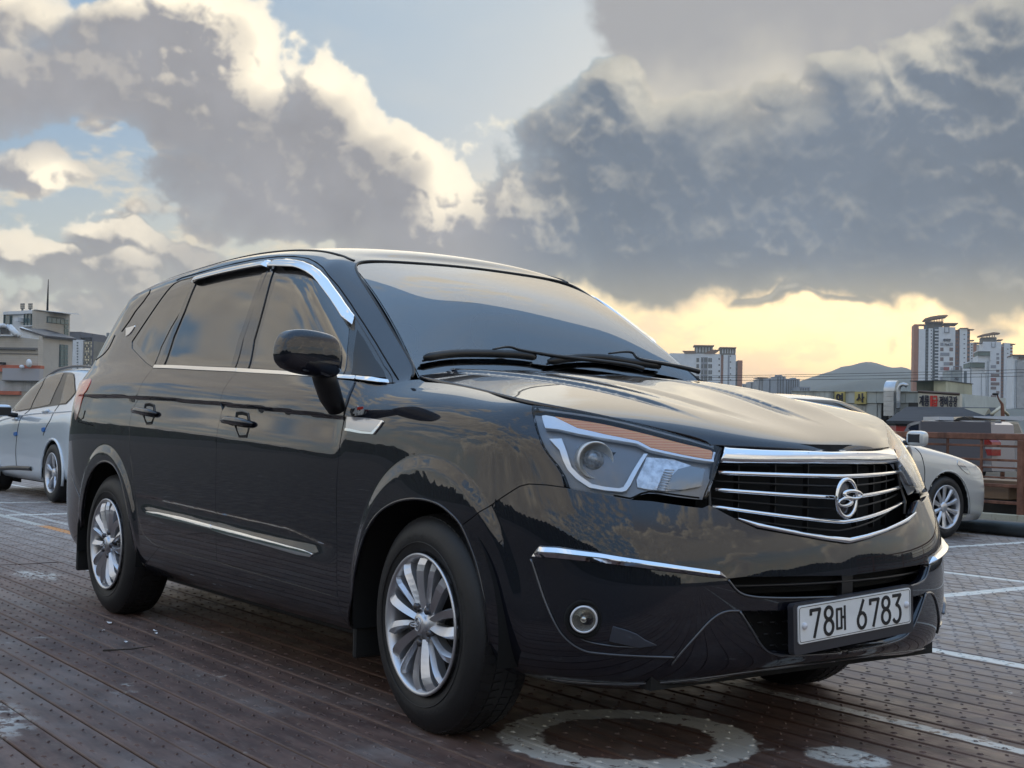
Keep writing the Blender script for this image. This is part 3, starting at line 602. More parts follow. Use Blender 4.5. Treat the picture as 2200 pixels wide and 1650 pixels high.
 'fog_ridge':('A',[(8.033,2.555),(8.052,2.52),(8.078,2.469),(8.11,2.416),(8.143,2.373),(8.174,2.342),(8.206,2.318),(8.246,2.298),(8.301,2.28),(8.38,2.262),(8.476,2.246),(8.578,2.233),(8.672,2.223),(8.757,2.216),(8.838,2.212),(8.917,2.211),(8.994,2.21),(9.069,2.209),(9.142,2.208),(9.215,2.21),(9.291,2.216),(9.379,2.228),(9.476,2.245),(9.563,2.263),(9.624,2.275)]),
 'fog_fin':('A',[(8.8,2.668),(9.044,2.602),(9.251,2.516),(9.404,2.392),(9.624,2.275),(9.284,2.222),(8.726,2.342)]),
 'fog_center':('A',[(8.219,2.796)]),
 'chrome_bar':('A',[(7.209,4.147),(7.313,4.319),(7.414,4.444),(7.789,4.465),(8.613,4.395),(9.816,4.21),(10.862,4.017),(10.96,3.906),(11.024,3.809),(10.768,3.826),(10.175,3.934),(9.311,4.054),(8.568,4.128),(7.83,4.152)]),
 'hl_amber':('A',[(7.793,8.998),(8.357,9.051),(8.849,9.138),(9.85,9.169),(10.918,9.123),(11.233,8.977),(11.257,8.808),(11.211,8.269),(11.097,8.251),(10.415,8.241),(9.867,8.24),(9.584,8.495),(8.883,8.453),(8.296,8.502)]),
 'hl_chrome1':('A',[(7.517,8.931),(7.595,9.022),(7.793,8.998),(8.296,8.502),(8.884,8.425),(9.585,8.464),(9.867,8.212),(10.414,8.211),(11.095,8.203),(11.23,8.245),(11.293,8.922),(11.334,8.901),(11.264,8.101),(10.886,8.09),(9.869,8.089),(9.57,8.306),(8.894,8.211),(8.315,8.188),(7.93,8.24),(7.648,8.188)]),
 'hl_chrome2':('A',[(7.749,7.664),(8.002,7.793),(8.121,7.266),(8.229,6.695),(8.417,6.431),(8.646,6.228),(8.925,6.194),(9.207,6.206),(9.303,6.271),(9.386,6.493),(9.547,7.072),(9.727,7.818),(9.804,7.859),(9.614,7.0),(9.449,6.381),(9.355,6.177),(9.258,6.114),(8.92,6.093),(8.585,6.118),(8.321,6.338),(8.153,6.583),(8.054,6.89),(7.976,7.27)]),
 'hl_proj':('A',[(8.744,7.129)]),
 'hl_reflector':('A',[(9.796,7.78),(10.372,7.989),(10.766,7.811),(10.727,7.444),(10.65,6.548),(10.162,6.394),(9.779,6.365),(9.609,6.388),(9.595,6.65),(9.735,7.303)]),
 'hl_facet':('A',[(10.764,7.731),(11.074,7.668),(10.966,6.732),(10.552,6.507),(10.182,6.433),(10.316,6.95),(10.488,7.443)]),
 'signal':('A',[(2.481,7.817),(3.208,7.772),(3.715,7.704),(3.683,7.555),(3.482,7.269),(3.128,7.285),(2.507,7.364)]),
 'signal_trim':('A',[(2.497,7.363),(3.13,7.268),(3.454,7.25),(3.609,7.465),(3.716,7.697),(3.762,7.681),(3.694,7.486),(3.522,7.184),(3.072,7.194),(2.49,7.27)]),
 'badge':('A',[(2.685,8.019)]),
 'badge_end':('A',[(3.43,8.15)]),
 'badge_top':('A',[(2.74,8.365)]),
 'fender_crease':('A',[(2.407,7.646),(2.407,7.646)]),
 'handle_f':('M',[(9.903,7.341),(10.083,7.363),(10.31,7.329),(10.603,7.283)]),
 'handle_r':('M',[(7.255,7.541),(7.462,7.552),(7.704,7.502),(8.012,7.461)]),
 'cup_f':('M',[(10.128,7.764),(10.256,7.822),(10.417,7.757),(10.515,7.272),(10.486,6.711),(10.309,6.689),(10.144,7.228)]),
 'cup_r':('M',[(7.515,7.906),(7.665,7.958),(7.829,7.879),(7.924,7.454),(7.867,7.013),(7.703,6.98),(7.515,7.427)]),
 'wiper_blade1':('W',[(0.268,0.458),(0.403,0.464),(0.596,0.474),(0.819,0.483),(1.044,0.488),(1.271,0.486),(1.514,0.48),(1.761,0.472),(2.0,0.465),(2.237,0.459),(2.474,0.453),(2.7,0.446),(2.901,0.438),(3.082,0.425),(3.247,0.409),(3.384,0.393),(3.48,0.383)]),
 'wiper_arm1':('W',[(2.286,0.522),(2.374,0.544),(2.5,0.576),(2.636,0.604),(2.752,0.617),(2.836,0.605),(2.905,0.578),(2.975,0.546),(3.064,0.518),(3.177,0.495),(3.304,0.473),(3.441,0.453),(3.581,0.433),(3.701,0.415),(3.81,0.399),(3.957,0.382),(4.188,0.365),(4.567,0.346),(5.054,0.327),(5.534,0.307),(5.895,0.285),(6.098,0.26),(6.206,0.231),(6.261,0.206),(6.304,0.188)]),
 'wiper_blade2':('W',[(3.765,0.248),(3.918,0.283),(4.138,0.333),(4.384,0.387),(4.614,0.43),(4.823,0.463),(5.031,0.49),(5.235,0.511),(5.433,0.523),(5.62,0.522),(5.8,0.511),(5.979,0.497),(6.166,0.489),(6.382,0.49),(6.618,0.494),(6.831,0.5),(6.979,0.504)]),
 'wiper_arm2':('W',[(5.614,0.629),(5.752,0.668),(5.952,0.727),(6.156,0.779),(6.303,0.797),(6.358,0.763),(6.36,0.694),(6.36,0.619),(6.408,0.566),(6.528,0.543),(6.688,0.535),(6.862,0.534),(7.022,0.531),(7.163,0.527),(7.299,0.526),(7.43,0.524),(7.552,0.52),(7.674,0.513),(7.793,0.503),(7.896,0.493),(7.968,0.486)]),
 'suv_window_front':('S',[(4.528,7.538),(4.875,7.938),(5.417,8.312),(5.958,8.625),(6.458,8.812),(6.917,9.0),(7.375,9.188),(7.729,7.99),(7.69,7.365),(7.668,6.77),(7.748,6.307),(6.801,6.264),(5.529,6.294)]),
 'suv_window_rear':('S',[(7.858,6.315),(7.81,6.788),(7.861,7.339),(7.905,7.95),(7.458,9.188),(8.297,9.021),(9.138,8.934),(9.352,8.01),(9.362,7.412),(9.412,6.525),(8.713,6.399)]),
 'suv_window_quarter':('S',[(10.404,6.524),(10.156,7.208),(9.864,8.075),(9.517,8.865),(9.807,8.851),(10.131,8.684),(10.54,8.271),(11.365,7.395),(11.394,7.312),(11.256,6.924),(10.995,6.564)]),
 'suv_surround':('S',[(4.71,6.688),(4.542,7.75),(5.125,8.188),(5.792,8.5),(6.375,8.75),(6.833,9.0),(7.417,9.188),(8.368,9.167),(9.315,9.016),(9.776,8.957),(10.162,8.766),(10.549,8.359),(11.467,7.412),(11.515,7.309),(11.372,6.858),(11.096,6.462),(10.175,6.435),(8.926,6.329),(7.89,6.212),(6.3,6.156)]),
 'suv_crease':('S',[(3.784,5.016),(4.007,5.062),(4.323,5.128),(4.708,5.202),(5.138,5.274),(5.648,5.346),(6.236,5.422),(6.827,5.494),(7.343,5.557),(7.758,5.609),(8.114,5.654),(8.442,5.692),(8.771,5.72),(9.096,5.74),(9.405,5.752),(9.721,5.755),(10.07,5.746),(10.482,5.716),(10.936,5.667),(11.378,5.622),(11.753,5.601),(12.055,5.62),(12.311,5.663),(12.514,5.711),(12.658,5.744)]),
 'suv_doorseam1':('S',[(7.765,6.281),(7.671,6.162),(7.536,5.995),(7.393,5.791),(7.28,5.563),(7.207,5.293),(7.155,4.98),(7.113,4.668),(7.074,4.4),(7.036,4.197),(7.003,4.033),(6.975,3.879),(6.947,3.708),(6.917,3.523),(6.886,3.335),(6.863,3.129),(6.859,2.889),(6.884,2.572),(6.93,2.198),(6.979,1.851),(7.013,1.61)]),
 'suv_doorseam2':('S',[(10.333,6.485),(10.306,6.391),(10.267,6.259),(10.227,6.09),(10.199,5.883),(10.194,5.611),(10.204,5.283),(10.208,4.953),(10.184,4.675),(10.117,4.463),(10.022,4.29),(9.92,4.143),(9.835,4.01),(9.766,3.888),(9.704,3.784),(9.654,3.701),(9.618,3.641)]),
 'suv_handle1':('S',[(6.227,4.783),(6.845,4.854)]),
 'suv_handle2':('S',[(9.268,5.82),(9.734,5.906)]),
 'suv_tape1':('S',[(6.534,3.749),(6.934,3.783),(6.991,3.613),(6.761,3.574),(6.561,3.611)]),
 'suv_tape2':('S',[(9.538,3.987),(9.726,4.023),(9.787,3.838),(9.644,3.78),(9.52,3.862)]),
 'suv_sill':('S',[(4.104,1.165),(4.396,1.209),(4.814,1.274),(5.297,1.343),(5.787,1.403),(6.314,1.453),(6.895,1.499),(7.447,1.539),(7.888,1.571),(8.192,1.594),(8.404,1.608),(8.549,1.617),(8.656,1.624)]),
 'sed_window_front':('D',[(10.217,8.808),(9.472,8.746),(8.575,8.749),(7.625,8.812),(6.875,8.312),(7.647,8.018),(8.642,7.825)]),
 'sed_surround':('D',[(11.857,9.253),(11.156,9.046),(10.399,9.01),(9.293,9.226),(8.417,9.125),(7.625,8.812),(6.375,8.062),(6.833,8.25),(9.006,8.21),(10.823,8.617)]),
 'sed_seam':('D',[(6.409,5.778),(6.364,5.634),(6.299,5.428),(6.23,5.199),(6.172,4.985),(6.131,4.793),(6.097,4.602),(6.069,4.417),(6.043,4.243),(6.02,4.086),(6.0,3.941),(5.985,3.798),(5.976,3.649),(5.975,3.488),(5.979,3.322),(5.988,3.156),(6.001,2.995),(6.02,2.828),(6.045,2.656),(6.07,2.504),(6.087,2.398)]),
 'sed_lamp':('D',[(3.855,5.209),(3.55,4.996),(3.271,4.476),(3.14,4.119),(3.332,4.024),(3.665,4.272),(3.919,4.694)]),
}

# ================================================================== ground, steel deck, painted marks
def deck_material(name, far=False):
    def bld(q, nt, b, t):
        P = q.n('ShaderNodeNewGeometry').outputs['Position']; x, y, z = q.sep(P)
        oi = q.n('ShaderNodeObjectInfo').outputs['Random']
        ox, oy, oz = q.sep(t)
        st = q.vm('MULTIPLY', P, (1.0, 5.0, 1.0))
        n1 = q.noise(P, .9, 6, .6); n2 = q.noise(st, 3.0, 6, .62); n3 = q.noise(P, 34, 4, .6); n4 = q.noise(P, 6.5, 5, .62)
        rust = q.mix(q.mr(n2, .34, .66), (.070, .040, .034), (.150, .088, .070))
        steel = q.mix(q.mr(n4, .3, .7), (.16, .138, .125), (.40, .36, .335))
        rnd = oi if not far else q.noise(q.comb(0.0, q.mul(q.m('FLOOR', q.m('DIVIDE', y, .1375)), 7.31), q.m('FLOOR', q.m('DIVIDE', x, 6.0))), 3.0, 0)
        sfac = q.mr(q.add(q.mul(n1, .9), q.mul(rnd, .22), q.mul(n4, .25)), .62, .92)
        # dusty steel, painted paler right and far for the sky's sheen; near left rusty
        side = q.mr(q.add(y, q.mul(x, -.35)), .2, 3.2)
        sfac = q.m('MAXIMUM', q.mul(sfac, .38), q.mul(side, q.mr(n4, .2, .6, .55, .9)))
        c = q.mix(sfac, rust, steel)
        c = q.mix(q.mul(q.mr(n3, .50, .72), .35), c, (.20, .165, .135))
        # rusty edges along the joints
        ed = q.mr(q.m('ABSOLUTE', oy), .055, .068) if not far else q.mr(q.m('ABSOLUTE', q.add(q.m('FRACT', q.m('DIVIDE', y, .1375)), -.5)), .40, .49)
        c = q.mix(q.mul(ed, .75), c, q.mix(n3, (.075, .034, .02), (.15, .08, .05)))
        c = q.mix(q.mul(q.mr(y, -2.25, -3.0), .88), c, (.012, .010, .009))  # deck out of view painted near-black so the van's sides reflect darker
        # worn paint: ring under the bumper, parking lines
        wear = q.noise(P, 16, 7, .68); wear2 = q.noise(P, 2.2, 5, .6); wob = q.mul(q.add(q.noise(P, 9, 5, .65), -.5), .09)
        def band(v, c0, h): return q.mr(q.m('ABSOLUTE', q.add(v, -c0)), h*.85, h*1.1, 1, 0)
        r = q.add(q.vm('LENGTH', q.comb(q.add(x, -.39), q.add(y, .375), 0.0)), wob)
        ring = q.mul(band(r, .350, .070), q.mr(q.add(wear, q.mul(q.add(wear2, -.5), .35)), .36, .44))
        bl = q.mul(q.mr(q.add(q.vm('LENGTH', q.comb(q.mul(q.add(x, -.93), .8), q.add(y, -.05), 0.0)), wob), .09, .12, 1, 0), q.mr(wear, .38, .50))
        l1 = q.mul(band(q.add(y, q.mul(wob, .6)), .60, .035), q.mr(x, -.3, 2.2, .55, 1.0), q.mr(wear, .40, .50))
        l2 = q.mul(band(q.add(y, q.mul(wob, .5)), 2.0, .05), q.mr(wear, .36, .46)); l3 = q.mul(band(q.add(x, q.mul(wob, .5)), -1.42, .06), q.mr(y, 1.0, 1.4), q.mr(wear, .34, .44))
        l4 = q.mul(band(y, 5.0, .045), q.mr(y, 0, 1)); l5 = q.mul(band(q.add(x, q.mul(wob, .5)), -3.56, .05), q.mr(y, 3, 4))
        l6 = q.mul(band(x, -9.75, .06), q.mr(y, .2, .4)); l7 = q.mul(band(x, -11.6, .05), q.mr(y, -.2, 0))
        sp = q.mul(q.mr(wear2, .62, .70), q.mr(wear, .50, .58), .6)
        sp2 = q.mul(q.mr(q.vm('LENGTH', q.comb(q.mul(q.add(x, 4.75), .45), q.add(y, .75), 0.0)), .06, .18, 1, 0), q.mr(wear, .46, .56), .7)
        bl2 = q.mul(q.mr(q.add(q.vm('LENGTH', q.comb(q.mul(q.add(x, .95), .5), q.add(y, 2.08), 0.0)), wob), .10, .22, 1, 0), q.mr(wear, .46, .56), .7)
        pm = ring
        for k in (bl, l1, l2, l3, l4, l5, l6, l7, sp, sp2, bl2): pm = q.m('MAXIMUM', pm, k)
        pc = q.mix(wear, (.74, .72, .66), (.55, .54, .50))
        c = q.mix(pm, c, pc)
        org = q.mul(band(y, .36, .05), q.mr(x, -9.9, -9.0, 1, 1), q.mr(x, -8.6, -8.3), q.mr(x, -7.0, -6.6, 1, 0)); c = q.mix(q.mul(org, q.mr(wear, .3, .45)), c, (.55, .24, .07))
        lw = q.mul(band(y, .36, .05), q.mr(x, -8.6, -8.3, 1, 0)); c = q.mix(lw, c, (.45, .44, .40))
        nt.links.new(c, b.inputs['Base Color'])
        nt.links.new(q.mr(q.add(n4, q.mul(n3, .3)), .45, .9, .50, .75), b.inputs['Roughness'])
        b.inputs['Metallic'].default_value = .0; b.inputs['Specular IOR Level'].default_value = .42
        # shallow pressed hollows between the studs
        if not far:
            fx = q.add(q.m('FRACT', q.add(q.m('DIVIDE', ox, .11), q.mr(oy, -.001, .001, 0, .5, False))), -.5); fy = q.add(q.m('ABSOLUTE', oy), -.031)
            dd = q.m('SQRT', q.add(q.m('POWER', q.m('DIVIDE', fx, .20), 2.0), q.m('POWER', q.m('DIVIDE', fy, .006), 2.0)))
        else:
            ry = q.add(q.m('FRACT', q.m('DIVIDE', y, .0625)), -.5); fx = q.add(q.m('FRACT', q.m('DIVIDE', x, .11)), -.5)
            dd = q.m('SQRT', q.add(q.m('POWER', q.m('DIVIDE', fx, .3), 2.0), q.m('POWER', q.m('DIVIDE', ry, .22), 2.0)))
        hol = q.mr(dd, .3, 1.0, 0, 1)
        groove = q.mr(q.m('ABSOLUTE', q.add(q.m('FRACT', q.m('DIVIDE', y, .1375)), -.5)), .46, .49, 1, 0) if far else 1.0
        bp = q.n('ShaderNodeBump'); bp.inputs['Strength'].default_value = .5; bp.inputs['Distance'].default_value = .004
        q.put(bp, 'Height', q.add(hol, q.mul(n3, .12), q.mul(n2, .25), q.mul(groove, 1.5) if far else 0.0)); nt.links.new(bp.outputs[0], b.inputs['Normal'])
    return mat(name, build=bld)
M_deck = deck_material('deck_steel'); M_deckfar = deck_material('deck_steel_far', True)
M_under = mat('under_deck', (.012, .010, .009), .9)
gm = MB(); gm.raw([(-4000,-4000,-.46),(4000,-4000,-.46),(4000,4000,-.46),(-4000,4000,-.46)], [(0,1,2,3)])
tag(gm.build('ground', mat('far_ground', (.030, .030, .026), .8, var=.3, vscale=.05)), kind='structure')
PIT = .1375; PL = 9.0
def plank_mesh():
    w, h = PIT/2-.003, .05; V = []; F = []; x0, x1 = -PL/2+.018, PL/2-.018
    sec = [(-w, -h), (-w, -.004), (-w+.002, -.001), (-w+.007, .0012), (-w+.012, 0), (w-.012, 0), (w-.007, .0012), (w-.002, -.001), (w, -.004), (w, -h)]
    xs = np.linspace(x0, x1, 7)
    for x in xs: V += [(x, a, b) for a, b in sec]
    n = len(sec)
    for i in range(len(xs)-1):
        for k in range(n-1): a = i*n+k; F.append((a, a+n, a+n+1, a+1))
    F += [tuple(range(n)), tuple(range(len(V)-1, len(V)-n-1, -1))]
    # pressed studs: little tilted half-moons
    for row, sg in ((-.031, 1), (.031, -1)):
        k = 0
        while True:
            cx = x0+.06+k*.11+(.055 if sg > 0 else 0); k += 1
            if cx > x1-.05: break
            o = len(V); L, Wd, Hh = .013, .0065, .0042; jig = random.uniform(-.001, .001)
            ring = []
            for j in range(6):
                a = math.pi*2*j/6; px_, py_ = math.cos(a)*L, math.sin(a)*Wd
                ca, sa = math.cos(.55*sg), math.sin(.55*sg); ring.append((cx+px_*ca-py_*sa+jig, row+px_*sa+py_*ca, -.0002))
            V += ring; V += [(cx+jig+(p[0]-cx-jig)*.42+.002, row+(p[1]-row)*.42, Hh) for p in ring]
            F += [(o+j, o+(j+1) % 6, o+6+(j+1) % 6, o+6+j) for j in range(6)]+[tuple(o+6+j for j in range(6))]
    return rawmesh(V, F)
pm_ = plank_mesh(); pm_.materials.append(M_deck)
deck = MB(); deck.box((-10.5, -3.0, -.09), (75, 24.4, .06))
deck_o = tag(deck.build('deck', M_under), kind='structure')
nrow = 0
rows = [(-21+i) for i in range(88)]
for r in rows:                                            # rows of steel planks, two lengths each where they can be told apart
    yc = (r+.5)*PIT
    if yc > 9.05: break
    for s_ in ((0, -1) if yc < 5.2 else (0, -1)):
        o = bpy.data.objects.new('deck_plank', pm_); COL.objects.link(o); o.parent = deck_o
        off = -.0
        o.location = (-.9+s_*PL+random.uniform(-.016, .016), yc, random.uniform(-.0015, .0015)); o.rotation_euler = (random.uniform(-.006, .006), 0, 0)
# the rest of the deck, too far or too oblique to pick planks apart: joined planks
fd = MB()
def strip(x0, x1, y0, y1):
    n = int(round((y1-y0)/PIT))
    for i in range(n):
        a = y0+i*PIT+.003; b = y0+(i+1)*PIT-.003
        fd.raw([(x0, a, -.05), (x1, a, -.05), (x1, a, -.001), (x0, a, -.001), (x0, b, -.001), (x1, b, -.001), (x1, b, -.05), (x0, b, -.05)], [(0,1,2,3), (3,2,5,4), (4,5,6,7)])
strip(-48, -.9-PL-PL/2-.004, -21*PIT, 66*PIT); strip(-.9+PL/2+.004, 27, -21*PIT, 66*PIT); strip(-48, 27, -110*PIT, -21*PIT)
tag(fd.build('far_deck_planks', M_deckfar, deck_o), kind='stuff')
# litter: a thin twig and a few paper scraps near the rear wheel
tw = MB(); tw.tube([(-1.93, -1.30, .006), (-1.85, -1.21, .016), (-1.80, -1.13, .03)], [.004, .003, .0015], 5)
tag(tw.build('twig', mat('twig_bark', (.03, .022, .015), .9)), 'short dark twig lying on the deck beside the van between its wheels', 'twig')
for i, (x, y, s) in enumerate([(-2.66, -1.02, .035), (-2.33, -.92, .025), (-2.26, -.94, .016), (-2.45, -1.12, .014), (-2.10, -1.14, .022)]):
    sc_ = MB(); P_ = [(x+math.cos(a)*s*random.uniform(.5, 1), y+math.sin(a)*s*.5*random.uniform(.5, 1), .004+random.uniform(0, .006)) for a in np.linspace(0, 5.6, 7)]
    sc_.raw(P_+[(x, y, .009)], [(k, (k+1) % 7, 7) for k in range(7)])
    tag(sc_.build('paper_scrap', mat('paper', (.75, .75, .76), .7)), ['largest white litter scrap, closest to the rear tyre', 'white litter scrap second from the rear tyre, slightly raised', 'tiny white speck of litter touching the second scrap', 'faint white speck of litter nearest the camera side', 'white litter scrap closest to the dark twig'][i], 'litter', 'white litter scraps by the rear wheel')

# ================================================================== the black people carrier
PAINT = mat('black_paint', (.004, .005, .010), .45, coat=1.0, coat_r=.012, ior=1.35, spec=.12)
def _paint(q, nt, b, t):
    x, y, z = q.sep(t); n = q.noise(t, 5, 6, .6); f = q.noise(t, 90, 3, .6)
    dust = q.mul(q.mr(z, .62, .22), q.mr(n, .3, .7, .25, 1.0), .10)
    dust = q.m('MAXIMUM', dust, q.mul(q.mr(f, .58, .75), .02))
    nt.links.new(q.mix(dust, (.0045, .0055, .011), (.085, .075, .062)), b.inputs['Base Color'])
    nt.links.new(q.mr(dust, 0, .3, 1.0, .55), b.inputs['Coat Weight'])
    # faint orange peel so that reflections are not mathematically perfect
    bp = q.n('ShaderNodeBump'); bp.inputs['Strength'].default_value = .06; bp.inputs['Distance'].default_value = .004
    q.put(bp, 'Height', q.add(q.noise(t, 4.5, 2, .5), q.mul(q.noise(t, 220, 2, .5), .02))); nt.links.new(bp.outputs[0], b.inputs['Coat Normal'])
_paint(NB(PAINT.node_tree), PAINT.node_tree, PAINT.node_tree.nodes['Principled BSDF'], NB(PAINT.node_tree).n('ShaderNodeTexCoord').outputs['Object'])
PAINT.node_tree.nodes['Principled BSDF'].inputs['Coat IOR'].default_value = 1.68
CHROME = mat('chrome', (.82, .83, .85), .06, 1.0, rvar=.03)
SATIN = mat('satin_trim', (.10, .10, .105), .28, .6)
TGLASS = mat('tinted_glass', (.006, .006, .006), .02, ior=2.2, spec=.5)
FRAME = mat('window_frame_black', (.012, .012, .013), .22, coat=.6, coat_r=.08, bump=.05)
RUBBER = mat('rubber', (.012, .012, .012), .62, bump=.25, bscale=120)
BLACKP = mat('black_plastic', (.010, .010, .011), .38, bump=.08, bscale=150)
VOID = mat('dark_cavity', (.002, .002, .002), .9)
def ssign(S):
    u = np.array([S.nu/2.]); v = np.array([S.nv/2.]); p = S.pos(u, v)[0]; n = S.nrm(u, v)[0]
    c = p-np.array([p[0]-.001 if abs(p[0]) < 90 else 0, 0, .6]); return 1.0 if n@np.array([.15 if S is not SURF['W'] else 1, p[1]*1.0, .4]) > 0 else -1.0
SG = dict(M=1.0, A=1.0, H=-1.0, W=1.0)
class Warp:
    def __init__(w, S):
        w.S = S; U = np.linspace(0, S.umax, 400); V = np.linspace(0, S.nv-1, 300)
        pu = S.base(np.where(U > S.nu-1, 2*(S.nu-1)-U, U), np.full_like(U, S.nv*.42)); ds = np.linalg.norm(np.diff(pu, axis=0), axis=1)
        pv = S.base(np.full_like(V, S.nu*.55), V); dt = np.linalg.norm(np.diff(pv, axis=0), axis=1)
        w.U, w.s = U, np.r_[0, np.cumsum(ds+1e-6)]; w.V, w.t = V, np.r_[0, np.cumsum(dt+1e-6)]
        w.feat = None
    def f(w, uv): uv = np.asarray(uv, float); return np.stack([np.interp(uv[:, 0], w.U, w.s), np.interp(uv[:, 1], w.V, w.t)], 1)
    def b(w, st): return np.interp(st[:, 0], w.s, w.U), np.interp(st[:, 1], w.t, w.V)
    def feature_points(w):
        if w.feat is None:
            if w.S.disp is None: w.feat = np.zeros((0, 2)); return w.feat
            h = .0065; sg = np.arange(0, np.interp(w.S.nu-1, w.U, w.s), h); tg = np.arange(0, w.t[-1], h)
            S2, T2 = np.meshgrid(sg, tg, indexing='ij'); st = np.stack([S2.ravel(), T2.ravel()], 1); u, v = w.b(st)
            P = w.S.pos(u, v).reshape(*S2.shape, 3); N = np.cross(P[2:, 1:-1]-P[:-2, 1:-1], P[1:-1, 2:]-P[1:-1, :-2]); N /= np.linalg.norm(N, axis=-1, keepdims=True)+1e-12
            dn = np.zeros(N.shape[:2]); dn[1:] = np.maximum(dn[1:], np.linalg.norm(N[1:]-N[:-1], axis=-1)); dn[:, 1:] = np.maximum(dn[:, 1:], np.linalg.norm(N[:, 1:]-N[:, :-1], axis=-1))
            k = np.zeros(S2.shape, bool); k[1:-1, 1:-1] = dn > .055
            w.feat = st[k.ravel()]
        return w.feat
WARP = {}
def warp(n):
    if n not in WARP: WARP[n] = Warp(SURF[n])
    return WARP[n]
def surf_mesh(sn, outer, holes=(), step=.014, gap=.0, off=0.0, thick=.012, half=False, sg=None, center_fixed=True, skirt=True, bulge=0.0):
    S = SURF[sn]; w = warp(sn); sg = SG.get(sn, 1.0) if sg is None else sg
    loops = []
    for i, uv in enumerate([outer]+list(holes)):
        st = w.f(uv); st = dense(st, step)
        if sarea(st) < 0: st = st[::-1]
        fx = None
        if center_fixed:
            if sn == 'H': fx = st[:, 1] < 1e-6
            elif sn in ('A', 'W'): fx = np.abs(st[:, 0]-np.interp(S.nu-1, w.U, w.s)) < 1e-6
            elif sn == 'M': fx = (st[:, 1] > w.t[-1]-1e-6) | (st[:, 0] < 1e-6)
        st = inset(st, gap if i == 0 else -gap, fx)
        loops.append((st, fx))
    O = loops[0][0]; lo, hi = O.min(0), O.max(0)
    gx = np.arange(lo[0]+step*.5, hi[0], step); gy = np.arange(lo[1]+step*.5, hi[1], step)
    pts = np.stack(np.meshgrid(gx, gy, indexing='ij'), -1).reshape(-1, 2)
    ft = w.feature_points()
    if len(ft):
        k = (ft[:, 0] > lo[0]) & (ft[:, 0] < hi[0]) & (ft[:, 1] > lo[1]) & (ft[:, 1] < hi[1]); pts = np.concatenate([pts, ft[k]])
    ok = inpoly(pts, O)
    for h, _ in loops[1:]: ok &= ~inpoly(pts, h)
    pts = pts[ok]
    if len(pts):                                          # keep clear of the rim
        rim = np.concatenate([l for l, _ in loops]); cell = {}
        for p in rim: cell.setdefault((int(p[0]/.02), int(p[1]/.02)), []).append(p)
        keep = np.ones(len(pts), bool)
        for i, p in enumerate(pts):
            a, c = int(p[0]/.02), int(p[1]/.02)
            for da in (-1, 0, 1):
                for dc in (-1, 0, 1):
                    for r_ in cell.get((a+da, c+dc), ()):
                        if (r_[0]-p[0])**2+(r_[1]-p[1])**2 < (.004)**2: keep[i] = False
        pts = pts[keep]
    V, F = cut([l for l, _ in loops], pts)
    u, v = w.b(V); P = S.pos(u, v); N = S.nrm(u, v)*sg
    if bulge: pass
    P = P+N*off
    # orient faces outward
    T = P[F]; fn = np.cross(T[:, 1]-T[:, 0], T[:, 2]-T[:, 0]); k = (fn*N[F[:, 0]]).sum(1) < 0; F = F.copy(); F[k] = F[k][:, ::-1]
    Vs, Ns, Fs = [P], [N], [F]; nb = len(P); quads = []
    if skirt:
        for st, fx in loops:
            u, v = w.b(st); p = S.pos(u, v); n = S.nrm(u, v)*sg; p = p+n*off
            d = np.roll(p, -1, 0)-np.roll(p, 1, 0); o = np.cross(d, n); o /= np.linalg.norm(o, axis=1, keepdims=True)+1e-12
            hole = st is not loops[0][0]
            # outward direction test against the polygon interior
            m = len(st); c = st[m//3]; 
            q1 = p[m//3]+o[m//3]*.004
            if sn and not _outward(S, w, st, m//3, o, p): o = -o
            if hole: o = -o
            nb0 = nb; e1 = n*.6+o*.8; e1 /= np.linalg.norm(e1, axis=1, keepdims=True)
            Vs += [p, p-n*.0018+o*.0009, p-n*thick]; Ns += [n, e1, o]
            idx = np.arange(m); nx = np.roll(idx, -1)
            cl = np.ones(m, bool)
            if fx is not None: cl = ~(fx & np.roll(fx, -1))
            for a in (0, 1):
                for i in idx[cl]: quads.append((nb+a*m+i, nb+a*m+nx[i], nb+(a+1)*m+nx[i], nb+(a+1)*m+i))
            nb += 3*m
    P = np.concatenate(Vs); N = np.concatenate(Ns); faces = [tuple(f) for f in np.concatenate(Fs)]
    if quads:
        for qd in quads:
            A = P[list(qd)]; fn = np.cross(A[1]-A[0], A[2]-A[0]); faces.append(qd if fn@N[qd[2]] > -1e-12 and fn@(N[qd[2]]+N[qd[0]]) >= 0 else qd[::-1])
    return P, N, faces
def _outward(S, w, st, i, o, p):
    P2 = st[i][None]; e = 1e-3
    cnt = 0
    for d in ((e, 0), (-e, 0), (0, e), (0, -e)):
        q = P2+np.array([d]); ins = inpoly(q, st)[0]; u, v = w.b(q); dirv = S.pos(u, v)[0]-p[i]
        s = dirv@o[i]; cnt += (-s if ins else s)
    return cnt > 0
def mirror(P, N, F): m = np.array([1, -1, 1.]); return P*m, N*m, [f[::-1] for f in F]
def panel(name, key, m, parent, both=True, join=False, label=None, **k):
    if isinstance(key, str): sn, uv = OUT[key]
    else: sn, uv = key
    P, N, F = surf_mesh(sn, uv, **k)
    if join:
        P2, N2, F2 = mirror(P, N, F); n = len(P)
        me = rawmesh(np.concatenate([P, P2]), F+[tuple(i+n for i in f) for f in F2], True, np.concatenate([N, N2]))
        return link(name, me, m, parent)
    o = link(name, rawmesh(P, F, True, N), m, parent)
    if both:
        P2, N2, F2 = mirror(P, N, F); o2 = link(name, rawmesh(P2, F2, True, N2), m, parent)
        if label: o['label'] = label[0]; o2['label'] = label[1]
        return o, o2
    return o
def spts(key, off=0.0, n=None):
    sn, uv = OUT[key] if isinstance(key, str) else key; S = SURF[sn]; u = np.array([a for a, _ in uv]); v = np.array([b_ for _, b_ in uv])
    return S.pos(u, v)+S.nrm(u, v)*SG[sn]*off
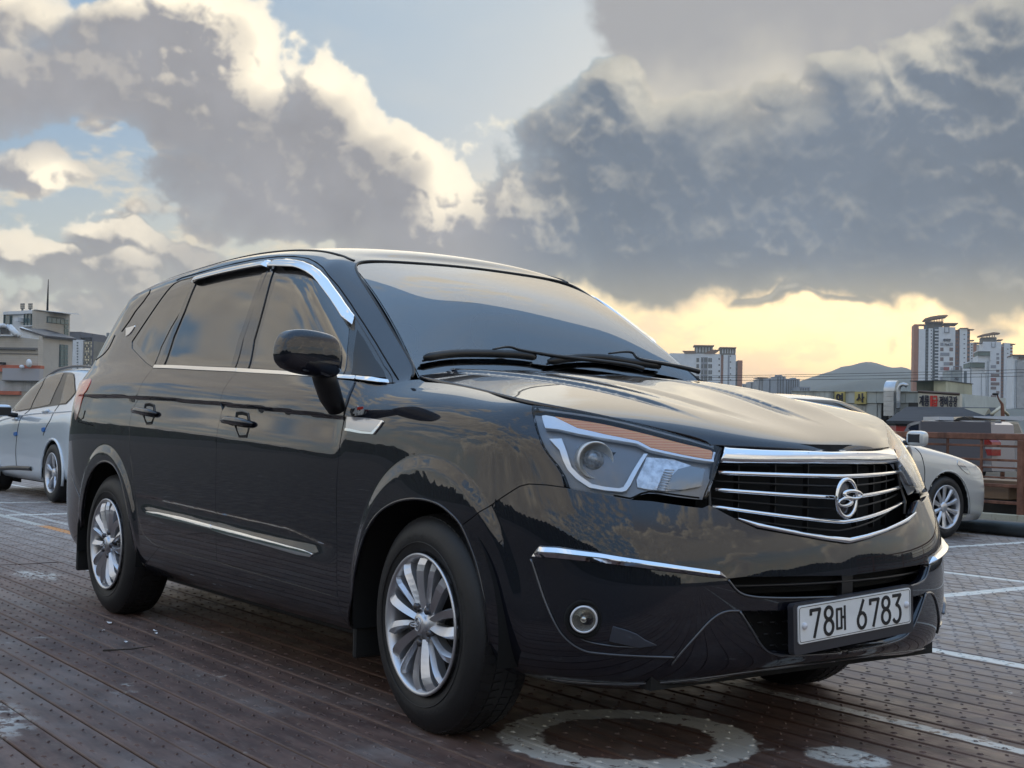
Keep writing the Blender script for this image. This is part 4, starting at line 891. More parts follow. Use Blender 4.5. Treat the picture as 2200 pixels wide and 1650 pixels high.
def trim(name, key, r, m, parent, off=.0, n=6, both=True, flat=None):
    p = spts(key, off); t = MB(); t.tube(p.tolist(), r, n, flat=flat); o = t.build(name, m, parent)
    if both:
        t = MB(); t.tube((p*np.array([1, -1, 1])).tolist(), r, n, flat=flat); t.build(name, m, parent)
    return o
VAN = empty('people_carrier', (0, 0, 0))
tag(VAN, 'glossy black people carrier with chrome grille and white number plate, filling the foreground', 'car')
# --- body shell: quarters, roof and pillars in one skin with the openings left out
S_M = SURF['M']; nuM, nvM = S_M.nu-1, S_M.nv-1
uvfd = OUT['front_door'][1]; uvrd = OUT['rear_door'][1]; uvga = OUT['glass_area'][1]
arch_r = OUT['arch_rear'][1]; k_arch = [p for p in arch_r if p[1] > .03]
ga_end = next(i for i, p in enumerate(uvga) if i > 20 and p[1] < 9.9)
sh = [(0, 0), (k_arch[0][0], 0)]+k_arch+[uvrd[12]]+uvrd[:12][::-1]+uvga[:ga_end+1]+[(14.6, 9.72), (15., 9.85), (15, nvM), (0, nvM)]
panel('body_shell', ('M', sh), PAINT, VAN, join=True, step=.022, gap=.0018, thick=.02)
rock = [uvrd[12], uvrd[13], uvrd[14], uvfd[9], uvfd[10], uvfd[11], (uvfd[11][0]+.01, .15), (k_arch[-1][0], .15), k_arch[-1]]
panel('sill', ('M', rock), PAINT, VAN, gap=.0018, step=.03)
for nm, hd, cup in (('rear_door', 'handle_r', 'cup_r'), ('front_door', 'handle_f', 'cup_f')):
    for o in panel(nm, nm, PAINT, VAN, gap=.0018, step=.020):
        sgn = 1 if o.data.vertices[0].co.y < 0 else -1
        h = spts(hd, .022); h[:, 1] *= sgn; p0 = spts(hd, .0); p0[:, 1] *= sgn
        L_ = [p0[0]*.7+h[0]*.3, h[0]*.6+h[1]*.4, h[1], h[2], h[2]*.5+h[3]*.5, p0[3]*.7+h[3]*.3]
        t = MB(); t.tube([tuple(q_) for q_ in L_], [.009, .015, .0175, .0175, .015, .009], 12); t.build('handle', PAINT, o)
        c = spts(cup, .0012); c[:, 1] *= sgn; me = rawmesh(np.concatenate([c, c.mean(0)[None]-np.array([0, -sgn*.004, 0])]), [(i, (i+1) % len(c), len(c)) if sgn > 0 else ((i+1) % len(c), i, len(c)) for i in range(len(c))], True)
        link('handle_recess', me, VOID, o)
        t = MB(); cc = np.concatenate([c, c[:1]]); t.tube(cc.tolist(), .0022, 5); t.build('recess_rim', SATIN, o)
# --- glass area
panel('window_surround', 'glass_area', FRAME, VAN, off=-.004, step=.03, gap=.0015)
for k_ in ('rear_glass', 'door_glass', 'quarter_glass'):
    panel('side_window', k_, TGLASS, VAN, off=-.001, step=.03, skirt=True, thick=.003, label=None)
for k_ in ('pillar_b1', 'pillar_b2', 'pillar_c'): panel('door_pillar', k_, PAINT, VAN, off=.001, step=.03, thick=.004)
panel('mirror_sail', 'sail_panel', BLACKP, VAN, off=.003, thick=.006, step=.03)
for k_ in ('belt_strip1', 'belt_strip2', 'belt_strip3'): panel('belt_chrome', k_, CHROME, VAN, off=.004, thick=.006, step=.03)
def visor(key, ridge):
    # raised rain visor: a strip bowed off the door frame, open at the lower edge
    sn, uv = OUT[key]; n = ridge; S = SURF[sn]
    top = np.array(uv[:n+1]); bot = np.array(uv[n+1:])[::-1]
    def rs(p, m):
        d = np.r_[0, np.cumsum(np.linalg.norm(np.diff(warp(sn).f(p), axis=0), axis=1))]; t = np.linspace(0, d[-1], m); return np.stack([np.interp(t, d, p[:, 0]), np.interp(t, d, p[:, 1])], 1)
    m = 60; T_, B_ = rs(top, m), rs(bot, m); prof = [(0, .001), (.06, .012), (.35, .020), (.40, .0175), (.75, .028), (.92, .031), (1, .030), (1.0, .026), (.7, .022), (.3, .010)]
    V = []
    for i in range(m):
        for w_, h_ in prof:
            q_ = T_[i]*(1-w_)+B_[i]*w_; e = min(1, min(i, m-1-i)/3+.35)
            V.append(S.pos(q_[:1], q_[1:])[0]+S.nrm(q_[:1], q_[1:])[0]*h_*e)
    k = len(prof); F = [(i*k+j, (i+1)*k+j, (i+1)*k+j+1, i*k+j+1) for i in range(m-1) for j in range(k-1)]
    return np.array(V), F
for k_, n_ in (('visor1', 4), ('visor2', 10)):
    V_, F_ = visor(k_, n_)
    link('rain_visor', rawmesh(V_, F_, True), CHROME, VAN); link('rain_visor', rawmesh(V_*np.array([1, -1, 1]), [f[::-1] for f in F_], True), CHROME, VAN)
for k_ in ('door_strip1', 'door_strip2'): panel('door_strip', k_, CHROME, VAN, off=.008, thick=.010, step=.02)
RED = mat('tail_red', (.30, .015, .012), .12, coat=1, ior=1.5, var=.25, vscale=25)
panel('tail_light', 'tail_light', mat('tail_lens', (.42, .06, .04), .1, coat=1, build=lambda q, nt, b, t: nt.links.new(q.mix(q.mr(q.sep(t)[2], 1.10, 1.02), (.75, .10, .05), (.70, .50, .42)), b.inputs['Base Color'])), VAN, off=.004, thick=.006, step=.02)
panel('rear_side_glass', 'rear_side_glass', TGLASS, VAN, off=.004, thick=.006, step=.03)
_rs = OUT['rear_side_glass'][1]; trim('rear_glass_seal', ('M', _rs+_rs[:1]), .003, VOID, VAN, .001)
panel('wing_badge', 'bird_badge', CHROME, VAN, off=.005, thick=.006, step=.02)
trim('hatch_gap', 'hatch_seam', .0035, VOID, VAN); trim('tail_gap', 'tail_seam', .0035, VOID, VAN); trim('bumper_gap', 'rear_bumper_seam', .003, SATIN, VAN)
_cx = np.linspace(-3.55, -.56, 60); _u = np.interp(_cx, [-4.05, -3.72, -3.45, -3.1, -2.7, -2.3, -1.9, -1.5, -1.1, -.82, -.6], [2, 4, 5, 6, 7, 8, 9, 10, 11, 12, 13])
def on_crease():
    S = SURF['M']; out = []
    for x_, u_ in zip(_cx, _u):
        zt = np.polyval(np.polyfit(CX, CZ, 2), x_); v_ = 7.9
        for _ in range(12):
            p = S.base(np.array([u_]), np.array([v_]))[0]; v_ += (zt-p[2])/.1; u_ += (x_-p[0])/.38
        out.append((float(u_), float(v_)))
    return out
trim('crease_shade_line', ('M', on_crease()), .0032, VOID, VAN, -.0055)  # black tube laid along the crease for the shade under its step
# --- front
panel('front_fender', 'fender', PAINT, VAN, gap=.0018, step=.018)
bu = OUT['bumper'][1]; sl = OUT['slot_hole'][1]; lo_ = OUT['lower_hole'][1]
ic = max(i for i, p in enumerate(bu) if p[0] > 13.99 and p[1] > 4); isl = [i for i, p in enumerate(sl) if p[0] > 13.99]; ilo = [i for i, p in enumerate(lo_) if p[0] > 13.99]
a_, b_ = isl; c_, d_ = ilo
bump = bu[:ic+1]+sl[:a_+1][::-1]+sl[b_+1:][::-1]+[sl[b_]]+lo_[d_:]+lo_[:c_+1]+bu[ic+1:]
panel('front_bumper', ('A', bump), PAINT, VAN, join=True, gap=.0018, step=.018, thick=.03)
hood_uv = [(0, 0), (9, 0), (9, 1), (9, 2), (9, 3), (9, 4), (9, 5), (8, 5), (7, 5), (6, 5), (5, 5), (4, 5), (3, 5), (2, 5), (1, 5), (0, 5)]
panel('bonnet', ('H', hood_uv), PAINT, VAN, join=True, gap=.002, step=.016, thick=.012)

# --- added black backing and inner parts seen through gaps and openings
def shell_mesh(sn, off, nu, nv, arches=True, ulim=None, vlim=None, zmin=None):
    S = SURF[sn]; u = np.linspace(*(ulim or (0, S.nu-1)), nu); v = np.linspace(*(vlim or (0, S.nv-1)), nv)
    U, V = np.meshgrid(u, v, indexing='ij'); P = S.base(U, V); N = S.nrm(U, V)*SG[sn]; P = P+N*off
    I = np.arange(nu*nv).reshape(nu, nv); F = np.stack([I[:-1, :-1], I[1:, :-1], I[1:, 1:], I[:-1, 1:]], -1).reshape(-1, 4); Pf = P.reshape(-1, 3)
    c = Pf[F].mean(1); ok = np.ones(len(F), bool)
    if arches:
        for ax in (0.0, -3.0): ok &= ~((np.hypot(c[:, 0]-ax, c[:, 2]-.36) < .455) & (np.abs(c[:, 1]) > .5))
    if sn == 'A':
        ok &= c[:, 0] < .60+.25*(np.abs(c[:, 1]) > 9); 
    if sn == 'M': ok &= ~((c[:, 0] > -.62) & (c[:, 2] < 1.12))
    return Pf, F[ok]
lin = MB()
for sn, nu, nv in (('M', 90, 60), ('A', 60, 30)):
    P, F = shell_mesh(sn, -.035, nu, nv)
    lin.raw(P.tolist(), F.tolist(), True); lin.raw((P*np.array([1, -1, 1])).tolist(), F[:, ::-1].tolist(), True)
lin.build('black_backing_shell', VOID, VAN)  # black shell added behind the panels to block light and blacken the gaps
und = MB()
und.box((-1.5, 0, .27), (1.95, 1.62, .10)); und.box((-3.75, 0, .36), (.55, 1.5, .12)); und.box((.66, 0, .30), (.28, 1.30, .10)); und.box((.60, 0, .62), (.08, 1.35, .62)); und.box((-1.5, 0, .36), (4.4, 1.0, .16))
und.box((-3.0, 0, .33), (.16, 1.4, .1)); und.box((.05, 0, .30), (.2, 1.3, .1))
for sy in (-1, 1): und.tube([(-2.3, sy*.55, .26), (-.8, sy*.55, .26)], .05, 8)
und.build('underbody', mat('underbody_black', (.006, .006, .006), .8), VAN)
for ax in (0.0, -3.0):
    for sy in (-1, 1):
        t = MB(); t.lathe([(.44, 0), (.445, -.30)], 40, 'y', (0, 0, 0), arc=math.pi*1.12, a0=-math.pi*.06)
        V = [(ax+p[0], sy*(.935+p[1]), .36+p[2]) for p in t.V]; t.V = V
        t.raw([(ax-.46, sy*.62, .2), (ax+.46, sy*.62, .2), (ax+.46, sy*.62, .85), (ax-.46, sy*.62, .85)], [(0, 1, 2, 3)])
        t.build('wheel_arch_liner', VOID, VAN)
for key, ax in (('arch_front', 0.0), ('arch_rear', -3.0)):
    p = [q_ for q_ in spts(key, -.004).tolist()]
    trim('arch_lip', key, .006, PAINT, VAN, -.003)
# mud flaps
for ax, y0 in ((-.455, .82), (-3.46, .83)):
    for sy in (-1, 1):
        t = MB(); t.box((ax, sy*y0, .30), (.02, .20, .26), bev=.006); t.build('mud_flap', RUBBER, VAN)
# --- windscreen, cabin
WS = mat('windscreen_glass', (.01, .012, .012), .015)
def _ws(m, tr):
    nt = m.node_tree; nt.nodes.clear(); q = NB(nt)
    fr = q.n('ShaderNodeFresnel'); fr.inputs['IOR'].default_value = 2.0
    gl = q.n('ShaderNodeBsdfGlossy'); gl.inputs['Roughness'].default_value = .012; gl.inputs['Color'].default_value = (1, 1, 1, 1)
    tp = q.n('ShaderNodeBsdfTransparent'); tp.inputs[0].default_value = (*tr, 1)
    t = q.n('ShaderNodeTexCoord').outputs['Object']; bp = q.n('ShaderNodeBump'); bp.inputs['Strength'].default_value = .03; bp.inputs['Distance'].default_value = .01; q.put(bp, 'Height', q.noise(t, 3, 2, .5)); nt.links.new(bp.outputs[0], gl.inputs['Normal'])
    mx = q.n('ShaderNodeMixShader'); nt.links.new(q.mul(fr.outputs[0], 1.15), mx.inputs[0]); nt.links.new(tp.outputs[0], mx.inputs[1]); nt.links.new(gl.outputs[0], mx.inputs[2])
    o = q.n('ShaderNodeOutputMaterial'); nt.links.new(mx.outputs[0], o.inputs[0])
_ws(WS, (.30, .35, .38))
w_uv = [(0, 0.0), (1, 0), (2, 0), (3, 0), (4, 0), (4, 1), (4, 2.5), (4, 5), (3, 5), (2, 5), (1, 5), (0, 5), (0, 4), (0, 3), (0, 2), (0, 1)]
panel('windscreen', ('W', w_uv), WS, VAN, join=True, gap=.006, off=-.002, step=.03, thick=.004, skirt=False)
# black ceramic border of the glass
for uvb in ([(0, 0), (1, 0), (2, 0), (3, 0), (4, 0), (4, .32), (3, .30), (2, .30), (1, .32), (.22, .36), (.10, .8), (.08, 2), (.08, 4), (.12, 4.82), (1, 4.86), (2, 4.88), (4, 4.88), (4, 5), (2, 5), (1, 5), (0, 5), (0, 4), (0, 2)],):
    panel('windscreen_border', ('W', uvb), mat('ceramic_black', (.004, .004, .004), .08, coat=1), VAN, join=True, off=-.0045, step=.03, thick=.002, skirt=False)
cw = MB()
for i in range(24):
    y0, y1 = -.72+i*.06, -.66+i*.06
    f = lambda y: (-.40-.11*(1-(y/.72)**2), 1.165+.034*(1-(y/.72)**2))
    (xa, za), (xb, zb) = f(y0), f(y1)
    cw.raw([(xa-.05, y0, za+.012), (xa+.05, y0, za-.03), (xb+.05, y1, zb-.03), (xb-.05, y1, zb+.012)], [(0, 1, 2, 3)])
cw.build('cowl_panel', BLACKP, VAN)
SEAT = mat('seat_cloth', (.32, .31, .30), .85, bump=.3)
for y, x in ((-.38, -1.35), (.38, -1.35), (-.40, -2.3), (.40, -2.3)):
    t = MB(); t.box((x-.10, y, 1.05), (.14, .48, .62), bev=.05); t.build('seat_back', SEAT, VAN)
    t = MB(); t.box((x-.12, y, 1.44), (.10, .26, .17), bev=.04); t.build('headrest', SEAT, VAN)
    t = MB(); t.box((x+.15, y, .80), (.5, .50, .14), bev=.05); t.build('seat_base', SEAT, VAN)
t = MB(); t.box((-.72, 0, 1.08), (.42, 1.36, .16), bev=.05); t.build('dashboard', mat('dash', (.03, .03, .032), .7), VAN)
t = MB(); t.lathe([(.175, -.012), (.19, 0), (.175, .012), (.165, 0), (.175, -.012)], 32, 'y'); t.build('steering_wheel', BLACKP, VAN, (-.92, .38, 1.12), (0, 0, math.radians(-65)))
t = MB(); t.box((-1.02, 0, 1.56), (.05, .24, .07), bev=.02); t.build('rear_view_mirror', BLACKP, VAN)
# wipers
WB = mat('wiper_black', (.008, .008, .009), .35)
def wiper(bl, ar, hub):
    p = spts(bl, .022); g_ = MB(); g_.tube(p.tolist(), [.006]+[.011]*(len(p)-2)+[.006], 6, flat=1.6); o = g_.build('wiper_blade', WB, VAN)
    p2 = spts(bl, .008); g_ = MB(); g_.tube(p2.tolist(), .004, 4); g_.build('rubber_edge', RUBBER, o)
    a = spts(ar, .034); g_ = MB(); n = len(a); g_.tube(a.tolist(), [.005+.009*(i/(n-1)) for i in range(n)], 6, flat=.8); g_.build('wiper_arm', WB, VAN)
wiper('wiper_blade1', 'wiper_arm1', None); wiper('wiper_blade2', 'wiper_arm2', None)
# --- roof side trim, door frame line, character gap on A pillar
def uvline(sn, pts, n=6):
    P = np.array(pts, float); out = []
    for i in range(len(P)-1):
        p0, p1, p2, p3 = P[max(i-1, 0)], P[i], P[i+1], P[min(i+2, len(P)-1)]
        for t_ in np.arange(n)/n: out.append(tuple(.5*((2*p1)+(-p0+p2)*t_+(2*p0-5*p1+4*p2-p3)*t_*t_+(-p0+3*p1-3*p2+p3)*t_**3)))
    return out+[tuple(P[-1])]
dl = [(p[0], p[1]) for p in uvga[9:ga_end+1]]
trim('door_frame_gap', ('M', [(a+.02, b_+.22) for a, b_ in dl[:-8]]+[(a+.17, b_+.10) for a, b_ in dl[-8:]]), .0028, VOID, VAN, .0005)
trim('roof_moulding', ('M', uvline('M', [(4.2, 16.25), (6, 16.3), (8, 16.35), (10, 16.4), (12, 16.45), (13.6, 16.4), (14.7, 16.1)])), .008, BLACKP, VAN, .001, flat=.5)
trim('windscreen_moulding', ('M', uvline('M', [(15, 10.0), (15, 11.5), (15, 13), (15, 14.6), (15, 15.5), (15, 16.3), (15, 17.2), (15, 18.2), (15, 19)])), .006, BLACKP, VAN, -.001)
# --- door mirror
def superq(c, r, e, rot, n=28, mfun=None):
    V = []; F = []
    sp = lambda a, p_: math.copysign(abs(a)**p_, a)
    for i in range(n+1):
        th = -math.pi/2+math.pi*i/n
        for j in range(2*n):
            ph = 2*math.pi*j/(2*n)
            p = Vector((r[0]*sp(math.cos(th), e)*sp(math.cos(ph), e), r[1]*sp(math.cos(th), e)*sp(math.sin(ph), e), r[2]*sp(math.sin(th), e)))
            if mfun: p = mfun(p)
            V.append(tuple(rot @ p+Vector(c)))
    for i in range(n):
        for j in range(2*n): a = i*2*n+j; b_ = i*2*n+(j+1) % (2*n); F.append((a, b_, b_+2*n, a+2*n))
    return V, F
for sy in (-1,):
    def shape(p):
        k = p.z/.08; p.y *= 1-.10*max(0, k); p.x *= 1-.12*abs(k)
        o = -p.y/.13
        p.z *= 1-.16*max(0, o)**2; p.x -= .030*max(0, o); p.z += .006*o
        return p
    R_ = Matrix.Rotation(math.radians(10), 3, 'Z') @ Matrix.Rotation(math.radians(-3), 3, 'X')
    V, F = superq((-.455, -1.118, 1.236), (.048, .122, .078), .50, R_, mfun=shape)
    V = [(a, b_*-sy, c) for a, b_, c in V]; F = F if sy < 0 else [f[::-1] for f in F]
    mo = link('door_mirror', rawmesh(V, F, True), PAINT, VAN)
    t = MB(); t.tube([(-.49, sy*1.055, 1.19), (-.505, sy*1.03, 1.14), (-.52, sy*1.0, 1.085), (-.54, sy*.965, 1.045)], [.046, .046, .044, .036], 14, flat=.8); t.build('mirror_stem', BLACKP, mo)
    gl = MB(); gl.box((-.506, sy*1.115, 1.236), (.006, .19, .11), bev=.002); gl.build('mirror_glass', CHROME, mo)
# --- wheels
ALLOY = mat('alloy_silver', (.62, .63, .66), .36, .85, coat=.4, rvar=.06)
TYRE = mat('tyre_rubber', (.010, .010, .011), .55, bump=.35, bscale=70, var=.25, vscale=12)
def tyre_mesh(R=.352, w=.226, rim=.222):
    t = MB(); h = w/2
    prof = [(rim-.006, -h+.028), (rim+.004, -h+.012), (rim+.018, -h+.006), (rim+.05, -h-.004), (rim+.078, -h-.002), (R-.030, -h+.010), (R-.012, -h+.022), (R-.003, -h+.038), (R, -h+.055), (R, h-.055), (R-.003, h-.038), (R-.012, h-.022), (R-.03, h-.01), (rim+.078, h+.002), (rim+.05, h+.004), (rim+.018, h-.006), (rim+.004, h-.012), (rim-.006, h-.028)]
    t.lathe(prof, 96); n = 72
    # tread blocks: shoulder lugs and ribs
    for k in range(n):
        a = 2*math.pi*k/n; da = 2*math.pi/n*.36
        for y0, y1, sk in ((-h+.030, -h+.064, .0), (-h+.074, -h+.104, .012), (h-.104, h-.074, -.012), (h-.064, h-.030, 0)):
            V = []
            for (aa, yy) in ((a-da, y0), (a+da, y0), (a+da+sk, y1), (a-da+sk, y1)):
                for rr in (R-.012 if (yy < -h+.04 or yy > h-.04) else R-.004, R+.0035-(.008 if (yy < -h+.04 or yy > h-.04) else 0)): V.append((rr*math.cos(aa), yy, rr*math.sin(aa)))
            t.raw(V, [(1, 3, 5, 7), (0, 1, 3, 2), (2, 3, 5, 4), (4, 5, 7, 6), (6, 7, 1, 0)])
    # raised rings on the sidewall
    for sy in (-1, 1):
        t.lathe([(rim+.040, sy*(h+.003)), (rim+.042, sy*(h+.0055)), (rim+.044, sy*(h+.003))][::sy], 96)
        for k in range(40):
            if k % 10 in (0, 1, 2, 3):
                a = 2*math.pi*k/40; c_, s_ = math.cos(a), math.sin(a); r0, r1 = rim+.052, rim+.066; q_ = .013
                t.raw([(r0*c_+q_*s_*.4, sy*(h+.0042), r0*s_-q_*c_*.4), (r1*c_+q_*s_*.4, sy*(h+.0042), r1*s_-q_*c_*.4), (r1*c_-q_*s_*.4, sy*(h+.0042), r1*s_+q_*c_*.4), (r0*c_-q_*s_*.4, sy*(h+.0042), r0*s_+q_*c_*.4)], [(0, 1, 2, 3) if sy > 0 else (3, 2, 1, 0)])
    return t
def emblem(r, z=0.0):
    t = MB(); n = 40
    t.tube([(r*.80*math.cos(2*math.pi*k/n), 0, r*math.sin(2*math.pi*k/n)) for k in range(n+1)], r*.12, 8, cap=False)
    for s_ in (-1, 1):
        cx, cz = s_*r*.16, s_*r*.19; P = []
        for k in range(n+1):
            a = 2*math.pi*k/n; P.append((cx+s_*r*.16+r*.62*math.cos(a), -.010-.006*math.cos(a)*s_, cz+r*.20*math.sin(a)+.10*r*math.cos(a)*-s_*.3))
        t.tube(P, [r*(.06+.04*(1-s_*math.cos(2*math.pi*k/n))) for k in range(n+1)], 6, cap=False)
    return t
def van_rim():
    t = MB(); R = .228; yo = -.118
    # outer lip and barrel
    t.lathe([(R, yo+.006), (R+.002, yo), (R-.003, yo-.004), (R-.010, yo), (R-.016, yo+.012), (R-.022, yo+.030), (R-.026, yo+.10), (R-.03, yo+.20)], 96)
    sp = MB()
    def spoke(a, wi, wo, lean, depth, ridge):
        # twisted blade with a sharp ridge, from hub to lip
        secs = []; N_ = 9
        for i in range(N_):
            f = i/(N_-1); r = .050+(.213-.050)*f; aa = a+lean*(f-.2)*f
            w_ = (wi*(1-f)+wo*f)/2; yb = -.098-.020*math.sin(math.pi*min(1, f*1.1)*.5)+.012*max(0, f-.82)/.18
            rp = ridge*w_; c_, s_ = math.cos(aa), math.sin(aa); T = (-s_, c_)
            pts = [(-w_, .020+depth), (-w_*.96, .004), (rp, -.010), (w_*.96, .008), (w_, .026+depth)]
            secs.append([(r*c_+T[0]*o, yb+yy, r*s_+T[1]*o) for o, yy in pts])
        V = [p for s__ in secs for p in s__]; m = 5; F = []
        for i in range(N_-1):
            for j in range(m-1): k = i*m+j; F.append((k, k+1, k+1+m, k+m))
        F.append(tuple((N_-1)*m+j for j in range(m))); sp.raw(V, F)
    for g in range(5):
        a0 = math.radians(90+72*g+7)
        for dlt, wi, wo, lean, rg in ((-25, .022, .042, .10, -.5), (-1, .018, .034, -.06, .55), (22, .018, .038, .12, .4)):
            spoke(a0+math.radians(dlt), wi, wo, lean, .010, rg)
    hub = MB(); hub.lathe([(.066, -.06), (.066, -.088), (.058, -.099), (.040, -.104), (.036, -.112), (.034, -.118), (.030, -.121), (.001, -.123)], 48)
    nuts = MB()
    for g in range(5):
        a = math.radians(90+72*g+43-7); nuts.lathe([(.0125, -.085), (.0125, -.116), (.009, -.119), (.001, -.1195)], 10, c=(.061*math.cos(a), 0, .061*math.sin(a)))
    disc = MB(); disc.lathe([(.16, -.035), (.16, -.03), (.05, -.03), (.05, -.035), (.16, -.035)], 48); disc.lathe([(.20, .05), (.001, .05)], 32)
    return t, sp, hub, nuts, disc
tyre0 = None
def wheel(x, y, sy, steer=0.0, spin=0.0):
    global tyre0, W0
    e = bpy.data.objects.new('wheel', None); COL.objects.link(e); e.parent = VAN; e.location = (x, y, .352); e.rotation_euler = (0, 0, steer+(math.pi if sy > 0 else 0))
    if tyre0 is None:
        t, sp, hub, nuts, disc = van_rim(); W0 = {}
        tyre0 = tyre_mesh().build('tyre', TYRE, e); W0['tyre'] = tyre0.data
        for nm, b_, m_ in (('rim', t, ALLOY), ('spokes', sp, ALLOY), ('hub', hub, ALLOY), ('wheel_nuts', nuts, mat('nut_steel', (.10, .10, .11), .4, .8)), ('brake_disc', disc, mat('brake_dark', (.02, .02, .02), .5, .6))):
            o = b_.build(nm, m_, e); W0[nm] = o.data; o.rotation_euler = (0, spin, 0) if nm != 'brake_disc' else (0, 0, 0)
        tag([c for c in e.children if c.name.startswith('wheel_nuts')][0], kind='stuff')
        o = emblem(.021).build('hub_emblem', ALLOY, e, (0, -.124, 0)); W0['hub_emblem'] = o.data; o.rotation_euler = (0, spin, 0)
    else:
        for nm, d in W0.items():
            o = bpy.data.objects.new(nm, d); COL.objects.link(o); o.parent = e
            if nm == 'wheel_nuts': o['kind'] = 'stuff'
            if nm == 'hub_emblem': o.location = (0, -.124, 0)
            if nm not in ('brake_disc',): o.rotation_euler = (0, spin, 0)
wheel(0, -.815, -1, steer=math.radians(-2.5), spin=math.radians(4)); wheel(-3.0, -.815, -1, spin=math.radians(-16)); wheel(0, .815, 1, steer=math.radians(-2.5)); wheel(-3.0, .815, 1)
# --- grille
def frontx(y, z): return .958-.62*y*y-.12*max(0, abs(y)-.38)-.0*z
gr = MB()
def bar_pts(zc, ze, x_off, y1=.43, n=21):
    P = []
    for i in range(n):
        y = -y1+2*y1*i/(n-1); k = abs(y)/y1
        z = zc+(ze-zc)*(k**1.25); x = .955-.118*k**1.8+x_off-.02*(z-.7)
        P.append((x, y, z))
    return P
for zc, ze, yy in ((.868, .876, .418), (.803, .826, .432), (.728, .776, .445)):
    t = MB(); t.tube(bar_pts(zc, ze, -.012, yy), .0092, 8, flat=.8); t.build('grille_bar', CHROME, VAN)
for zc, ze, yy in ((.836, .851, .425), (.766, .80, .44), (.700, .745, .40)):
    t = MB(); t.tube(bar_pts(zc, ze, -.030, yy), .0035, 5); t.build('grille_slat', BLACKP, VAN)
for k in (-3, -2, -1, 1, 2, 3):
    y = k*.115; t = MB(); f_ = abs(y)/.43; x = .905-.118*f_**1.8
    t.box((x, y, .82), (.02, .004, .24)); t.build('grille_rib', BLACKP, VAN)
bk = MB(); P_ = bar_pts(.82, .82, -.085, .44, 15)
V_ = [(p[0], p[1], z) for p in P_ for z in (.62, .935)]; bk.raw(V_, [(2*i, 2*i+2, 2*i+3, 2*i+1) for i in range(14)])
bk.build('grille_backing', VOID, VAN)
em = emblem(.057); em.build('front_emblem', CHROME, VAN, (.968, -.014, .803), (0, 0, math.pi/2))
t = MB(); t.lathe([(.050, 0), (.046, -.006), (.001, -.010)], 36); o = t.build('emblem_backing', mat('emblem_grey', (.10, .10, .11), .25, .7), VAN, (.958, -.014, .803), (0, 0, math.pi/2)); o.scale = (.84, 1, 1.12)
t = MB(); Pq = bar_pts(.955, .955, -.030, .405, 15); t.raw([(p[0]+dx, p[1], z) for p in Pq for dx, z in ((-.01, .915), (-.03, .965))], [(2*i, 2*i+2, 2*i+3, 2*i+1) for i in range(14)]); t.build('grille_top_filler', VOID, VAN)
# chrome header with bevel and the vee below
sn_, ct = OUT['chrome_top']; k_ = next(i for i, p in enumerate(ct) if p[0] > 13.99)
S_A = SURF['A']
def chrome_loft(name, top, bot, prof, m=60):
    w_ = warp('A')
    def rs(p):
        p = np.array(p); d = np.r_[0, np.cumsum(np.linalg.norm(np.diff(w_.f(p), axis=0), axis=1))]; t_ = np.linspace(0, d[-1], m); return np.stack([np.interp(t_, d, p[:, 0]), np.interp(t_, d, p[:, 1])], 1)
    T_, B_ = rs(top), rs(bot); V = []
    for i in range(m):
        for wv_, h_ in prof:
            q_ = T_[i]*(1-wv_)+B_[i]*wv_; p = S_A.pos(q_[:1], q_[1:])[0]+S_A.nrm(q_[:1], q_[1:])[0]*h_; V.append(p)
    k = len(prof); F = [(i*k+j, (i+1)*k+j, (i+1)*k+j+1, i*k+j+1) for i in range(m-1) for j in range(k-1)]
    V = np.array(V); V2 = V*np.array([1, -1, 1]); n = len(V); F2 = [tuple(n+i for i in f[::-1]) for f in F]
    return link(name, rawmesh(np.concatenate([V, V2]), F+F2, True), CHROME, VAN)
kl_ = max(i for i, p in enumerate(ct) if p[0] > 13.99)
ct = [(a, min(10, b_+.22) if i <= k_ else b_) for i, (a, b_) in enumerate(ct)]
chrome_loft('grille_header', ct[:k_+1], ct[kl_:][::-1], [(0, -.03), (0, 0), (.05, .006), (.45, .012), (.9, .004), (1, -.004), (1, -.03)])
sn_, cv = OUT['chrome_vee']
vt = cv[:5]; vb = [cv[0]]+cv[8:]+cv[6:8][::-1][:0]
vb = [(11.50, 5.50)]+[cv[i] for i in range(len(cv)-1, 4, -1)]; vb = [p for p in vb if p[0] < 13.9]+[(14.0, 4.672)]
chrome_loft('grille_chrome_vee', vt, vb, [(0, -.02), (0, .004), (.08, .010), (.9, .010), (1, .002), (1, -.01)])
for sy in (-1, 1):
    t = MB(); t.tube([(.815, sy*.405, .95), (.81, sy*.425, .90), (.81, sy*.445, .83), (.825, sy*.455, .775), (.85, sy*.42, .735)], .007, 6); t.build('grille_frame', BLACKP, VAN)
